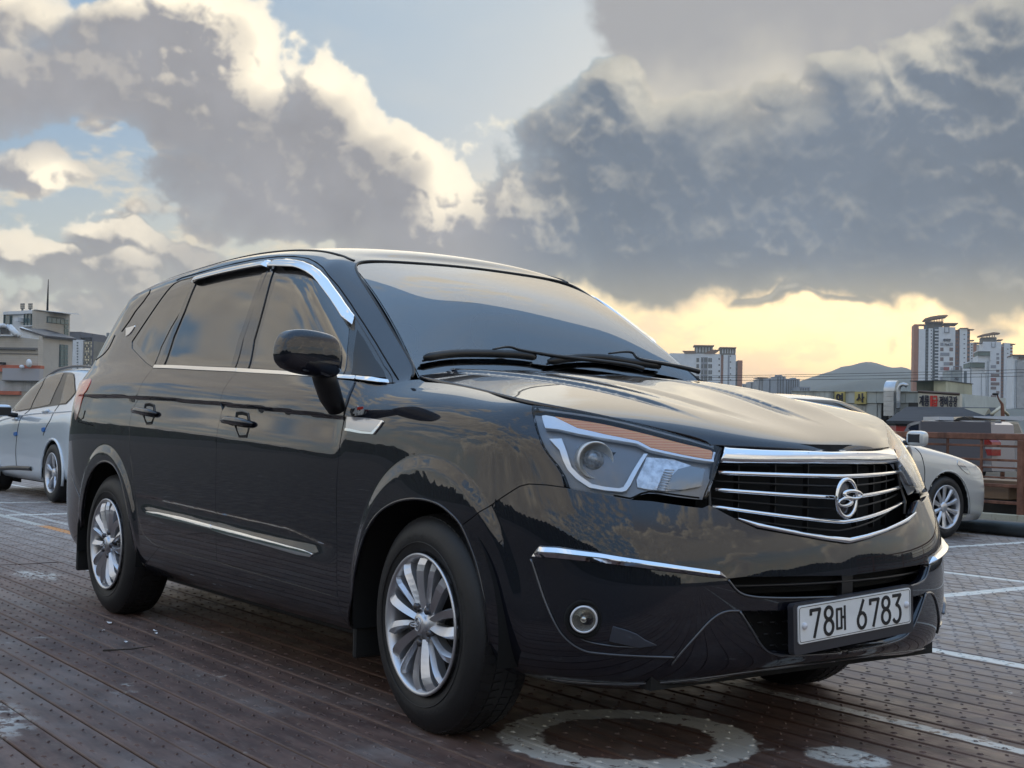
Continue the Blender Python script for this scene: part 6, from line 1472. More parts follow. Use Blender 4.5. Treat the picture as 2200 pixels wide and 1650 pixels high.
# ---- silver people-mover beyond the railing
WAG = empty('parked_van', (0, 0, 0)); tag(WAG, 'silver long van with black side windows parked beyond the rusty railing', 'van')
SILW = mat('van_silver', (.24, .235, .27), .32, .5, coat=1, coat_r=.05); f1 = Face((1940, 24.5), (2128, 22.0)); f2 = Face((2128, 22.0), (2222, 23.6))
fpart('body', f1.poly([(1938, 935), (1950, 912), (1965, 905), (1990, 904), (2060, 904), (2118, 906), (2128, 912), (2130, 940), (2131, 1012), (1940, 1012)], 0, .45), SILW, WAG)
fpart('rear_body', f2.poly([(2126, 907), (2150, 905), (2185, 906), (2196, 930), (2205, 960), (2208, 1012), (2131, 1014)], .02, 1.2), SILW, WAG)
t = f1.poly([(1956, 911), (1985, 903.5), (2060, 902.5), (2120, 905), (2118, 908.5), (2060, 907), (1985, 908), (1960, 915)], .03, .3); fpart('roof_edge', t, mat('van_roof', (.42, .43, .46), .3, .4, coat=1), WAG)
fpart('side_window', f1.poly([(1984, 909), (2050, 908), (2114, 910), (2118, 925), (2120, 936), (2112, 943), (2105, 946), (2000, 946), (1983, 944)], .02, .05), mat('van_glass', (.012, .018, .04), .06, ior=1.6), WAG)
fpart('side_window', f1.poly([(1953, 920), (1962, 913), (1978, 911), (1974, 930), (1960, 929)], .02, .05), mat('van_glass'), WAG)
fpart('pillar', f1.rect(1977, 908, 1982, 946, .03, .05), SILW, WAG); fpart('window_divider', f1.rect(2045, 908, 2046.2, 946, .03, .04), VOID, WAG)
fpart('beltline', f1.rect(1975, 946.5, 2112, 948.5, .02, .03), mat('van_roof'), WAG); fpart('door_gap', f1.rect(2045.3, 948, 2046.3, 1005, .012, .02), VOID, WAG)
fpart('side_crease', f1.rect(1985, 968, 2120, 969.5, .02, .03), mat('van_dark_crease', (.08, .08, .09), .4), WAG)
fpart('fuel_flap', f1.rect(2055, 962, 2066, 974, .02, .03), mat('van_roof'), WAG); fpart('reflector_sticker', f1.rect(2097, 977, 2105, 981, .02, .03), mat('white_sticker', (.7, .7, .7), .5), WAG)
fpart('lower_trim', f1.rect(2085, 997, 2130, 1003, .03, .04), mat('van_roof'), WAG)
fpart('tail_light', f1.poly([(2121, 945), (2130, 944), (2137, 950), (2138, 959), (2121, 959)], .06, .12), RED, WAG); fpart('tail_light', f1.poly([(2123, 965), (2137, 965), (2137, 979), (2128, 979)], .06, .12), RED, WAG); fpart('tail_light_band', f1.rect(2122, 959, 2138, 965, .05, .1), mat('van_roof'), WAG)
fpart('rear_window', f2.poly([(2131, 911), (2150, 908), (2183, 911), (2190, 930), (2136, 932)], .04, .03), mat('van_glass'), WAG)
fpart('rear_bumper', f2.poly([(2132, 990), (2208, 990), (2208, 1006), (2132, 1008)], .10, .2), mat('van_roof'), WAG)
fpart('ladder_frame', (lambda t: (t.tube([f2.pt(*f2.uv(2140, 915), .12), f2.pt(*f2.uv(2165, 940), .15), f2.pt(*f2.uv(2190, 942), .15)], .02, 5), t)[1])(MB()), VOID, WAG)
c_ = f1.uv(2084, 1006); e = bpy.data.objects.new('wheel', None); COL.objects.link(e); e.parent = WAG; e.location = f1.pt(c_[0], c_[1], -.02); e.rotation_euler = (0, 0, math.atan2(f1.t.y, f1.t.x))
t = MB(); t.lathe([(.20, -.09), (.33, -.07), (.345, .05), (.2, .1)], 32); t.build('tyre', TYRE, e); t = MB(); t.lathe([(.21, -.085), (.2, -.03), (.05, -.05), (.001, -.05)], 24); t.build('rim', mat('dark_rim', (.08, .08, .08), .4, .7), e)
fpart('wheel_arch', (lambda t: t)(f1.poly([(2065, 1006), (2068, 990), (2076, 983), (2088, 982), (2099, 988), (2105, 1006), (2105, 1014), (2065, 1014)], .015, .05)), VOID, WAG)
rbx = Face((2005, 23), (2190, 23)); 
fpart('roof_box', rbx.rect(2010.5, 895.5, 2041, 903, .2, .7), mat('white_plastic', (.55, .57, .6), .4), WAG)
fpart('roof_dome', rbx.poly([(2040, 902.5), (2048, 897.5), (2060, 895.5), (2070, 898), (2078, 902.5)], .25, .6), BLACKP, WAG); fpart('roof_carrier', rbx.poly([(2078, 902.5), (2076, 898), (2095, 896.5), (2125, 898), (2138, 903)], .25, .6), mat('van_brown_glass', (.05, .035, .03), .1, coat=1), WAG)
fpart('roof_awning', rbx.poly([(2078, 894.6), (2180, 894.3), (2188, 896), (2188, 902), (2180, 904), (2120, 900), (2080, 897)], .30, .25), mat('white_plastic'), WAG)
rv = Face((1915, 27), (1955, 27)); t = rv.poly([(1925, 914), (1952, 916), (1952, 931), (1925, 931)], 0, 2.5); tag(t.build('red_truck', mat('red_paint', (.35, .02, .02), .35, coat=.7)), 'red vehicle box showing between the saloon pillar and the silver van', 'truck')
t = rv.poly([(1922, 910), (1952, 911), (1952, 915), (1922, 914)], .05, 2.4); t.build('roof_strip', VOID, bpy.data.objects['red_truck'])
# ---- dark roofed hut
HUT = empty('gabled_hut'); tag(HUT, 'low hut with dark pitched roof and cream gable below the lettered board', 'building')
hf = Face((1906, 52), (2155, 50)); hr = Face((1906, 50), (2155, 48.5))
t = MB(); A_ = [hf.uv(1947.5, 873.5), hf.uv(2139, 875.5)]; E_ = [hr.uv(1904, 904), hr.uv(2122, 906)]
P_ = [hf.pt(*A_[0]), hf.pt(*A_[1]), hr.pt(*E_[1]), hr.pt(*E_[0])]
t.raw(P_+[(p[0], p[1], p[2]-.18) for p in P_], [(0, 1, 2, 3), (7, 6, 5, 4), (0, 3, 7, 4), (3, 2, 6, 7), (2, 1, 5, 6), (1, 0, 4, 5)]); t.build('roof', concrete('dark_shingle', (.040, .043, .050), .3, lines=.22), HUT)
t = hr.poly([(1906, 905), (2122, 906), (2122, 935), (1906, 935)], -.3, 3.0); t.build('wall', concrete('hut_wall', (.25, .24, .22)), HUT)
gf = Face((2118, 49), (2156, 49.5)); gf.poly([(2122, 905), (2139, 877), (2153, 905), (2153, 935), (2122, 935)], -.3, 3).build('gable', concrete('cream_wall', (.33, .31, .24), .3), HUT)
t = MB(); t.tube([gf.pt(*gf.uv(2120.5, 890), .2), gf.pt(*gf.uv(2139, 875.8), .2), gf.pt(*gf.uv(2157, 892), .2)], .07, 4); t.build('gable_trim', mat('cream_trim', (.55, .52, .40), .6), HUT)
# ---- concrete workshop with painted board
SHOP = empty('workshop'); tag(SHOP, 'long pale concrete workshop wall carrying the lettered cream board', 'building')
sf = Face((1690, 78), (2066, 72)); CW = concrete('stained_concrete', (.50, .53, .50), .75)
n_ = 9; xs_ = np.linspace(1700, 1976, n_+1)
for i in range(n_): sf.rect(xs_[i]+.4, 841, xs_[i+1]-.4, 866, random.uniform(.0, .06), 1.0).build('wall_panel', CW, SHOP)
sf.rect(1700, 840.2, 1976, 841.4, .12, 1.2).build('coping', CW, SHOP)
for i in range(n_): sf.rect(xs_[i]+.4, 867, xs_[i+1]-.4, 912, random.uniform(-.1, -.02), 1.0).build('wall_panel', concrete('stained_concrete_low', (.46, .48, .46), .9), SHOP)
sf.rect(1894, 866, 1908, 912, .03, .1).build('dark_opening', VOID, SHOP); sf.rect(1952, 865, 1974, 880, .03, .1).build('dark_opening', mat('grime', (.05, .05, .045), .8), SHOP)
sf.poly([(1700, 841), (1976, 841), (2066, 846), (2066, 912), (1700, 912)], -.6, 8).build('hall', CW, SHOP)
sf.poly([(1918, 813.5), (1961, 812.5), (1961, 841), (1918, 841)], -4, 5).build('upper_storey', concrete('olive_cladding', (.10, .11, .085), .4), SHOP)
sf.poly([(1961, 812.5), (1988, 813.5), (1988, 842), (1961, 841)], -3.6, 5).build('upper_storey_end', concrete('cream_cladding', (.36, .34, .24), .3), SHOP)
sf.poly([(1913, 813), (1990, 811.5), (1990, 813.2), (1913, 814.6)], -3.2, 5.5).build('flat_roof', mat('roof_dark', (.05, .05, .05), .8), SHOP)
BRD = sf.poly([(1976.5, 841.5), (2066, 847), (2066, 878), (1976.5, 878)], .30, .12).build('sign_board', mat('board_cream', (.55, .53, .45), .6, var=.08, vscale=.5), None)
tag(BRD, 'cream workshop board with Korean lettering, the digit and one syllable in red', 'sign')
t = MB(); t.tube([sf.pt(*sf.uv(1976.5, 841.5), .34), sf.pt(*sf.uv(2066, 847), .34)], .07, 4); t.build('sign_frame', mat('sign_frame', (.10, .07, .06), .7), BRD)
def text_on(face, s_, x0, y0, x1, y1, m, parent, out, name='lettering', thick=.03, weight=0.0, chars=None, obj=None):
    cu = bpy.data.curves.new('text', 'FONT'); cu.body = s_; cu.extrude = thick; cu.offset = weight
    ob = bpy.data.objects.new('text', cu); COL.objects.link(ob); dg = bpy.context.evaluated_depsgraph_get(); me = bpy.data.meshes.new_from_object(ob.evaluated_get(dg)); bpy.data.objects.remove(ob)
    V = np.array([v.co[:] for v in me.vertices]); lo, hi = V.min(0), V.max(0)
    for v in me.vertices:
        fx = (v.co.x-lo[0])/(hi[0]-lo[0]); fy = (v.co.y-lo[1])/(hi[1]-lo[1]); px_ = x0+(x1-x0)*fx; py_ = (y1+(y0-y1)*fy)+((px_-x0)/(max(x1-x0, 1e-3)))*(obj or 0)
        a = face.uv(px_, py_); v.co = face.pt(a[0], a[1], out+v.co.z)
    me.materials.clear(); return link(name, me, m, parent)
NAVY = mat('sign_navy', (.02, .022, .04), .6); SRED = mat('sign_red', (.55, .035, .025), .6)
xx = [(1979.5, 1989, '계'), (1990.5, 2000.5, '룡'), (2003, 2008.5, '1'), (2009, 2019, '급'), (2022.5, 2031.5, '정'), (2033.5, 2041, '비'), (2043, 2051, '공'), (2052.5, 2061, '장')]
for a_, b_, ch in xx:
    try: text_on(sf, ch, a_, 849.5+(a_-1979)*.035, b_, 873+(a_-1979)*.02, SRED if ch in '1급' else NAVY, BRD, .36, name='lettering', weight=.035 if ch in '1급' else .02)
    except Exception as ex: print('text', ex)
YEL = mat('sign_yellow', (.50, .42, .16), .7, var=.15, vscale=1)
for (a_, b_, ch, lab) in ((1796, 1817, '여', 'yellow square sign on the concrete wall, half hidden behind the saloon roof'), (1839, 1863, '사', 'yellow square sign on the concrete wall, right one of the pair')):
    o = sf.rect(a_, 842, b_, 868, .2, .1).build('wall_sign', YEL, None); tag(o, lab, 'sign')
    text_on(sf, ch, a_+4, 845, b_-3, 865, NAVY, o, .24, name='lettering', weight=.03)
GALV = mat('galvanised', (.50, .53, .56), .38, .9, var=.12, vscale=1.2)
D1 = empty('square_duct'); tag(D1, 'large square galvanised duct with rounded top rising against the workshop wall', 'duct')
for i in range(5): sf.rect(1910.5, 842+i*10.5, 1932, 842+i*10.5+10, .9+.02*(i % 2), .8).build('duct_section', GALV, D1)
t = MB(); cu_ = sf.uv(1921, 833); u0 = sf.uv(1910.5, 840)[0]; u1 = sf.uv(1934, 840)[0]; zt = sf.uv(1921, 818)[1]; zb = sf.uv(1921, 841)[1]; R_ = zt-zb; prof = [(math.sin(a)*R_, math.cos(a)*R_) for a in np.linspace(0, math.pi/2, 9)]
V = []
for o_, h_ in prof: V += [sf.pt(u0, zb+h_, .3+o_), sf.pt(u1, zb+h_, .3+o_)]
t.raw(V, [(2*i, 2*i+1, 2*i+3, 2*i+2) for i in range(8)], True); t.raw([sf.pt(u0, zb, .3)]+V[0::2], [tuple(range(10))]); t.raw([sf.pt(u1, zb, .3)]+V[1::2], [tuple(range(9, -1, -1))]); t.build('duct_hood', GALV, D1)
D2 = empty('round_duct'); tag(D2, 'slim silver ribbed duct bending over beside the square duct', 'duct')
t = MB(); P_ = [sf.pt(*sf.uv(x, y), .9) for x, y in ((1942, 880), (1942, 860), (1942, 842), (1943, 834), (1946.5, 829), (1952, 827), (1958, 828.5), (1961, 831))]; t.tube(P_, .115, 10); t.build('duct_pipe', GALV, D2)
for i in range(8): t = MB(); a_ = sf.uv(1942, 845+i*4.5); t.tube([sf.pt(a_[0], a_[1], .9), sf.pt(a_[0], a_[1]+.03, .9)], .13, 10); t.build('duct_ring', GALV, D2)
# ---- apartment towers
APW = concrete('apartment_white', (.66, .70, .74), .12, .05); APB = concrete('apartment_brown', (.34, .16, .10), .1, .08); APD = concrete('apartment_dark', (.10, .13, .15), .1); GRY = mat('panel_grey', (.24, .26, .30), .7); RDP = mat('panel_red', (.26, .06, .045), .7); BRP = mat('panel_brown', (.17, .12, .11), .7); SLAB = mat('crown_brown', (.20, .12, .075), .7); WIN = mat('far_window', (.035, .045, .055), .15, ior=1.8)
def tower(label, cat='apartment block'): e = empty('apartment_tower'); tag(e, label, cat); return e
T1 = tower('tallest white and brown apartment tower with an oval roof crown'); tf = Face((1964, 789.4), (2100, 781.4))
qx = lambda X: 1950+X/4.33
qy = lambda Y: 670+Y/4.33
def tr(T, f, nm, X0, Y0, X1, Y1, m, out=0.0, depth=8.0): f.rect(qx(X0), qy(Y0), qx(X1), qy(Y1), out*2.5, depth*2).build(nm, m, T)
tr(T1, tf, 'brown_wing', 60, 115, 104, 900, APB, 0, 10); tr(T1, tf, 'white_wing', 104, 160, 166, 900, APW, .3, 9); tr(T1, tf, 'roof_beam', 103, 115, 178, 124, APB, 0, 4); tr(T1, tf, 'roof_post', 160, 118, 178, 162, APD, 0, 4)
tr(T1, tf, 'window_strip', 166, 150, 195, 900, APD, -.3, 8); tr(T1, tf, 'stair_column', 195, 155, 232, 900, APW, .6, 9); tr(T1, tf, 'window_strip', 232, 150, 250, 900, APD, 0, 8)
tr(T1, tf, 'balcony_column', 250, 140, 288, 900, APD, .2, 8); tr(T1, tf, 'panel_wall', 288, 145, 441, 900, APW, 1.0, 10); tr(T1, tf, 'brown_recess', 441, 170, 484, 900, APB, -.4, 8); tr(T1, tf, 'white_column', 484, 156, 551, 900, APW, .9, 9); tr(T1, tf, 'brown_side', 551, 166, 581, 900, APB, 0, 8)
for i in range(24):
    y = 165+i*30
    tr(T1, tf, 'balcony', 252, y, 285, y+11, APW, .9, 1.0)
    tr(T1, tf, 'window', 172, y+3, 191, y+15, WIN, -.2, .4)
    tr(T1, tf, 'window', 214, y+3, 222, y+17, WIN, .7, .4)
for i in range(18): tr(T1, tf, 'window', 516, 210+i*43, 530, 218+i*43, WIN, 1.0, .4)
for i in range(19):
    tr(T1, tf, 'window', 452, 190+i*37, 474, 204+i*37, BRP, -.2, .3); tr(T1, tf, 'window', 556, 186+i*37, 576, 204+i*37, WIN, .2, .4)
for X0, Y0, X1, Y1, m_ in ((300, 290, 330, 320, GRY), (385, 290, 417, 320, GRY), (300, 335, 330, 368, BRP), (385, 335, 418, 368, BRP), (300, 382, 384, 412, GRY), (300, 425, 330, 458, BRP), (385, 425, 418, 458, BRP), (332, 470, 384, 500, GRY), (385, 470, 417, 500, BRP), (300, 515, 330, 545, GRY), (331, 515, 383, 547, RDP), (332, 560, 376, 590, BRP), (300, 605, 330, 636, GRY), (331, 605, 375, 636, BRP), (300, 650, 330, 680, BRP), (331, 695, 375, 726, BRP), (300, 740, 340, 770, GRY)): tr(T1, tf, 'facade_panel', X0, Y0, X1, Y1, m_, 1.08, .3)
tr(T1, tf, 'roof_frame', 336, 135, 384, 140, SLAB, 1.2, 1); tr(T1, tf, 'roof_frame', 336, 190, 384, 197, GRY, 1.2, .5); tr(T1, tf, 'roof_frame', 336, 140, 343, 195, GRY, 1.2, .5); tr(T1, tf, 'roof_frame', 377, 140, 384, 195, GRY, 1.2, .5)
tr(T1, tf, 'crown_drum', 182, 85, 330, 150, concrete('drum', (.16, .15, .13)), -1, 6)
tf.poly([(qx(x), qy(y)) for x, y in ((143, 78), (160, 62), (215, 45), (290, 33), (365, 30), (374, 38), (360, 50), (300, 58), (220, 76), (160, 86))], 1.5, 9).build('crown_disc', SLAB, T1)
tf.poly([(qx(x), qy(y)) for x, y in ((166, 92), (240, 88), (335, 98), (330, 106), (240, 100), (168, 100))], 1.0, 8).build('crown_ring', SLAB, T1)
for x in (190, 215, 245, 270, 290, 310, 325): tr(T1, tf, 'crown_post', x, 58+(330-x)*.1, x+4, 95, SLAB, .8, .6)
tr(T1, tf, 'roof_slab', 330, 107, 464, 114, SLAB, 1.5, 9); tr(T1, tf, 'roof_slab', 484, 152, 560, 158, SLAB, 1.2, 6); tf.poly([(qx(545), qy(158)), (qx(618), qy(163)), (qx(618), qy(168)), (qx(545), qy(166))], 1.2, 6).build('roof_slab', SLAB, T1); tr(T1, tf, 'roof_slab', 441, 168, 490, 173, SLAB, 0, 5)
text_on(tf, '래미안', qx(326), qy(252), qx(396), qy(277), NAVY, T1, 3.0, 'lettering', .3, .03); text_on(tf, '716', qx(338), qy(296), qx(380), qy(317), NAVY, T1, 3.0, 'lettering', .3, .03)
T1b = tower('narrow pale apartment block between the two crowned towers'); t1b = Face((2080, 885.6), (2120, 882.4))
tr(T1b, t1b, 'wall', 575, 285, 642, 900, APW, 0, 8); tr(T1b, t1b, 'wall', 642, 302, 700, 900, APW, -1, 8); tr(T1b, t1b, 'brown_strip', 612, 300, 640, 900, APB, .2, .5); tr(T1b, t1b, 'roof_slab', 580, 262, 618, 268, SLAB, 1, 5); tr(T1b, t1b, 'roof_slab', 612, 286, 676, 292, SLAB, 1, 5)
for i in range(10): tr(T1b, t1b, 'window', 590, 300+i*26, 602, 310+i*26, WIN, .1, .3)
T2 = tower('second white apartment tower with a tilted roof slab, right of the tallest'); t2 = Face((2105, 828.6), (2180, 823.8))
tr(T2, t2, 'panel_wall', 700, 280, 866, 900, APW, .8, 10); tr(T2, t2, 'brown_recess', 866, 322, 894, 900, APB, 0, 8); tr(T2, t2, 'white_column', 894, 292, 951, 900, APW, .7, 9); tr(T2, t2, 'brown_side', 951, 302, 978, 900, APB, 0, 8)
for X0, Y0, X1, Y1, m_ in ((822, 385, 846, 405, GRY), (822, 420, 848, 446, GRY), (822, 460, 848, 487, BRP), (770, 497, 818, 525, GRY), (820, 540, 850, 562, BRP), (770, 578, 850, 605, BRP), (770, 616, 820, 645, RDP), (770, 657, 850, 685, BRP), (770, 697, 820, 724, BRP), (820, 738, 850, 760, BRP), (770, 775, 820, 803, BRP), (770, 818, 850, 843, RDP), (770, 855, 830, 880, GRY)): tr(T2, t2, 'facade_panel', X0, Y0, X1, Y1, m_, .88, .3)
for i in range(15): tr(T2, t2, 'window', 921, 345+i*39, 934, 352+i*39, WIN, .8, .3)
for i in range(20): tr(T2, t2, 'balcony', 954, 320+i*30, 976, 331+i*30, APW, .3, .5); tr(T2, t2, 'window', 870, 335+i*30, 890, 346+i*30, BRP, .2, .4)
tr(T2, t2, 'crown_drum', 690, 235, 830, 290, concrete('drum'), -.5, 6); t2.poly([(qx(x), qy(y)) for x, y in ((655, 224), (700, 210), (800, 190), (856, 196), (856, 206), (810, 208), (720, 224), (665, 234))], 1.5, 8).build('crown_slab', SLAB, T2)
for x in (735, 760, 785, 805): tr(T2, t2, 'crown_post', x, 210, x+4, 240, SLAB, .5, .6)
tr(T2, t2, 'roof_slab', 835, 258, 884, 264, SLAB, 1, 6); t2.poly([(qx(891), qy(289)), (qx(1002), qy(299)), (qx(1002), qy(304)), (qx(891), qy(296))], 1.2, 6).build('roof_slab', SLAB, T2); tr(T2, t2, 'roof_frame', 775, 285, 780, 330, GRY, 1, .4); tr(T2, t2, 'roof_frame', 808, 285, 813, 330, GRY, 1, .4); tr(T2, t2, 'roof_frame', 775, 328, 813, 333, GRY, 1, .4)
T3 = tower('plain white block with a grey green roof box, lowest of the near towers'); t3 = Face((2065, 507.4), (2120, 505.8))
tr(T3, t3, 'wall', 590, 515, 722, 900, APW, .2, 9); tr(T3, t3, 'side_wall', 515, 530, 580, 900, APW, .4, 9); tr(T3, t3, 'recess', 580, 520, 604, 900, APD, -.3, 8); tr(T3, t3, 'dark_strip', 520, 555, 546, 900, APD, .5, .3); tr(T3, t3, 'roof_box', 575, 472, 714, 516, concrete('green_grey', (.13, .17, .15)), .6, 7); tr(T3, t3, 'roof_rim', 570, 464, 724, 473, APW, .8, 8); tr(T3, t3, 'wall_line', 683, 570, 686, 900, APD, .25, .1); tr(T3, t3, 'roof_corner', 712, 470, 726, 570, APW, .7, 4)
T4 = tower('white block with a dark roof band standing behind the lowest near tower'); t4 = Face((2095, 602.6), (2130, 601))
tr(T4, t4, 'wall', 650, 405, 770, 900, APW, .2, 9); tr(T4, t4, 'roof_box', 650, 368, 762, 408, concrete('green_grey'), .6, 7); tr(T4, t4, 'roof_rim', 648, 360, 776, 369, APW, .8, 8); tr(T4, t4, 'roof_corner', 764, 362, 778, 455, APW, .7, 4)
for X in (722, 738, 752): tr(T4, t4, 'wall_line', X, 460, X+2.5, 900, APD, .3, .1)
T6 = tower('pale low block with a framed upper storey in front of the tallest tower'); t6 = Face((2035, 474.7), (2070, 473.9))
tr(T6, t6, 'wall', 400, 540, 506, 697, concrete('pale_green_wall', (.30, .35, .37), .2), 0, 8); tr(T6, t6, 'roof_frame', 428, 505, 498, 511, GRY, .4, .4); tr(T6, t6, 'roof_frame', 428, 505, 433, 545, GRY, .4, .4); tr(T6, t6, 'roof_frame', 493, 505, 498, 545, GRY, .4, .4); tr(T6, t6, 'ledge', 396, 688, 510, 698, GRY, .5, 1); tr(T6, t6, 'lower_wall', 375, 700, 514, 900, APW, -.5, 7); tr(T6, t6, 'frame_bar', 410, 520, 414, 690, GRY, .1, .2); tr(T6, t6, 'frame_bar', 503, 520, 508, 690, GRY, .1, .2)
text_on(t6, '702', qx(434), qy(612), qx(472), qy(636), NAVY, T6, .5, 'lettering', .15, .02)
T5 = tower('grey white tower at the right edge of the picture'); t5 = Face((2170, 673.5), (2260, 669.5))
tr(T5, t5, 'wall', 1015, 470, 1200, 900, concrete('apartment_grey', (.36, .37, .38), .1), .5, 9); tr(T5, t5, 'side_wall', 980, 440, 1015, 900, APW, .2, 9); tr(T5, t5, 'upper_wall', 985, 405, 1200, 472, APW, -1, 7); tr(T5, t5, 'roof_slab', 975, 400, 1100, 406, SLAB, 1, 8); tr(T5, t5, 'wall_line', 998, 450, 1001, 900, APD, .3, .1); tr(T5, t5, 'wall_line', 1012, 450, 1015, 900, APD, .3, .1); tr(T5, t5, 'dark_top', 1040, 415, 1100, 440, BRP, 0, 1)
# ---- block left of the mountain, seen over the bonnet
TA = tower('white apartment block with two flat capped stair towers, just right of the windscreen pillar'); ta = Face((1440, 883), (1600, 878.2)); wx_ = lambda X: 1450+X/5.5; wy_ = lambda Y: 660+Y/5.5
def ra(T, f, nm, X0, Y0, X1, Y1, m, out=0.0, depth=8.0): f.rect(wx_(X0), wy_(Y0), wx_(X1), wy_(Y1), out*2.5, depth*2).build(nm, m, T)
ra(TA, ta, 'wall', -60, 548, 545, 1010, APW, 0, 9); ra(TA, ta, 'recess', 543, 548, 575, 1010, APB, -.4, 8); ra(TA, ta, 'wall', 575, 565, 720, 1010, APW, .4, 9); ra(TA, ta, 'recess', 720, 640, 742, 1010, APD, -.4, 7); ra(TA, ta, 'side_wall', 742, 628, 800, 1010, APB, 0, 8)
ra(TA, ta, 'stair_tower', 240, 460, 448, 550, concrete('drum'), 0, 6); ra(TA, ta, 'roof_slab', 224, 450, 462, 461, SLAB, 1, 8); ra(TA, ta, 'stair_tower', 540, 485, 716, 566, concrete('drum'), .2, 6); ra(TA, ta, 'roof_slab', 528, 474, 724, 486, SLAB, 1, 8)
ta.poly([(wx_(x), wy_(y)) for x, y in ((345, 550), (430, 502), (540, 502), (470, 552))], .5, 4).build('roof_slope', SLAB, TA); ta.poly([(wx_(x), wy_(y)) for x, y in ((90, 515), (240, 515), (240, 548), (120, 548))], .5, 4).build('roof_slope', SLAB, TA)
for x in range(255, 440, 36): ra(TA, ta, 'tower_window', x, 474, x+10, 535, APW, .1, .2)
for x in range(560, 712, 30): ra(TA, ta, 'tower_window', x, 496, x+10, 545, APW, .3, .2)
ra(TA, ta, 'dark_strip', 308, 590, 388, 1000, GRY, .05, .3)
for i in range(6):
    y = 600+i*72
    for x0_, x1_ in ((255, 286), (312, 333), (345, 384), (395, 414), (418, 438), (515, 532)): ra(TA, ta, 'window', x0_, y, x1_, y+48 if x0_ != 515 else y+22, WIN, .1, .3)
    ra(TA, ta, 'window', 648, 572+i*70, 662, 586+i*70, WIN, .5, .3); ra(TA, ta, 'window', 722, 660+i*55, 738, 690+i*55, WIN, -.2, .2)
ra(TA, ta, 'wall_grey_strip', 625, 570, 646, 1005, GRY, .42, .2)  # narrow grey strip down the white wall
# distant low skyline
def low_block(label, X0, Y0, X1, m, D_, extra=()):
    e = empty('distant_block'); tag(e, label, 'building', 'distant apartment blocks under the mountain'); f = Face((wx_(X0)-2, D_*2.1), (wx_(X1)+2, D_*2.1)); ra(e, f, 'wall', X0, Y0, X1, 1040, m, 0, 12)
    for a in extra: ra(e, f, *a)
    n = max(2, int((X1-X0)/26))
    for i in range(n): ra(e, f, 'window_band', X0+6+i*(X1-X0-8)/n, Y0+14, X0+16+i*(X1-X0-8)/n, 1030, WIN, .2, .3)
APF = concrete('far_block', (.30, .31, .33), .1); APF2 = concrete('far_block_blue', (.22, .26, .31), .1)
low_block('small far block nearest the white apartments, rounded trees before it', 800, 905, 895, APF, 620); low_block('pale far block left of the one with the broad roof slab', 897, 880, 988, APF, 560)
low_block('far block carrying a broad thin roof slab on a neck', 988, 850, 1062, APF, 540, [('roof_slab', 972, 833, 1088, 842, SLAB, 2, 9)]); low_block('low pale far block right of the broad roof slab', 1062, 872, 1112, APF, 550)
low_block('blue grey far block left of the tallest distant one', 1112, 838, 1206, APF2, 500); low_block('tallest distant block of the low skyline, stepped top', 1206, 815, 1308, APF2, 480, [('roof_house', 1225, 797, 1275, 818, APF2, -1, 6)]); low_block('wide blue grey far block at the foot of the mountain', 1308, 845, 1476, APF2, 490, [('roof_house', 1400, 832, 1440, 848, APF2, -1, 6)]); low_block('lowest far block touching the mountain slope', 1476, 940, 1600, APF2, 470)
# ---- mountain
def ridge(name, label, pts, D_, depth, m, seed, foot=-6.0):
    V = []; F = []; rows_ = 16; n = 160; xs = np.linspace(pts[0][0], pts[-1][0], n); ys = np.interp(xs, [p[0] for p in pts], [p[1] for p in pts]); rg = np.random.RandomState(seed)
    jit = np.cumsum(rg.normal(0, .22, n)); jit -= np.linspace(jit[0], jit[-1], n); ys = ys+jit*.5
    for i in range(n):
        p = CAM+ray(xs[i], ys[i])*D_
        dirv = Vector((p.x-CAM.x, p.y-CAM.y, 0)).normalized()
        for j in range(rows_):
            f_ = j/(rows_-1); k = (1-f_); z = foot+(p.z-foot)*(1-f_**1.25)
            w_ = math.sin(i*.35+j*.9+seed)*.03+math.sin(i*.13-j*.4)*.05
            q_ = p-dirv*depth*(f_+w_*f_*(1-f_)*2); V.append((q_.x, q_.y, z+rg.normal(0, 1.5)*k*f_*2))
        b_ = p+dirv*depth*.8; V.append((b_.x, b_.y, foot))
    L = rows_+1; F = [(i*L+j, (i+1)*L+j, (i+1)*L+j+1, i*L+j+1) for i in range(n-1) for j in range(rows_-1)]+[(i*L, i*L+rows_, (i+1)*L+rows_, (i+1)*L) for i in range(n-1)]
    return tag(link(name, rawmesh(V, F, True), m), kind='structure')
MT = mat('mountain_forest', (.07, .09, .08), .95, var=.3, vscale=.01)
ridge('mountain', '', [(1180, 850), (1560, 848), (1640, 842), (1700, 826), (1725, 818), (1760, 806), (1790, 797), (1806, 789.5), (1830, 786), (1850, 780), (1866, 777.5), (1884, 781), (1905, 788), (1920, 791.5), (1935, 788.5), (1950, 792), (1975, 803), (2050, 815), (2150, 822), (2400, 815), (2900, 830)], 2500, 900, MT, 3)
ridge('hill', '', [(1380, 868), (1650, 862), (1741, 838), (1800, 826), (1860, 815), (1918, 812), (1990, 806), (2100, 820), (2600, 840)], 1500, 500, MT, 5)
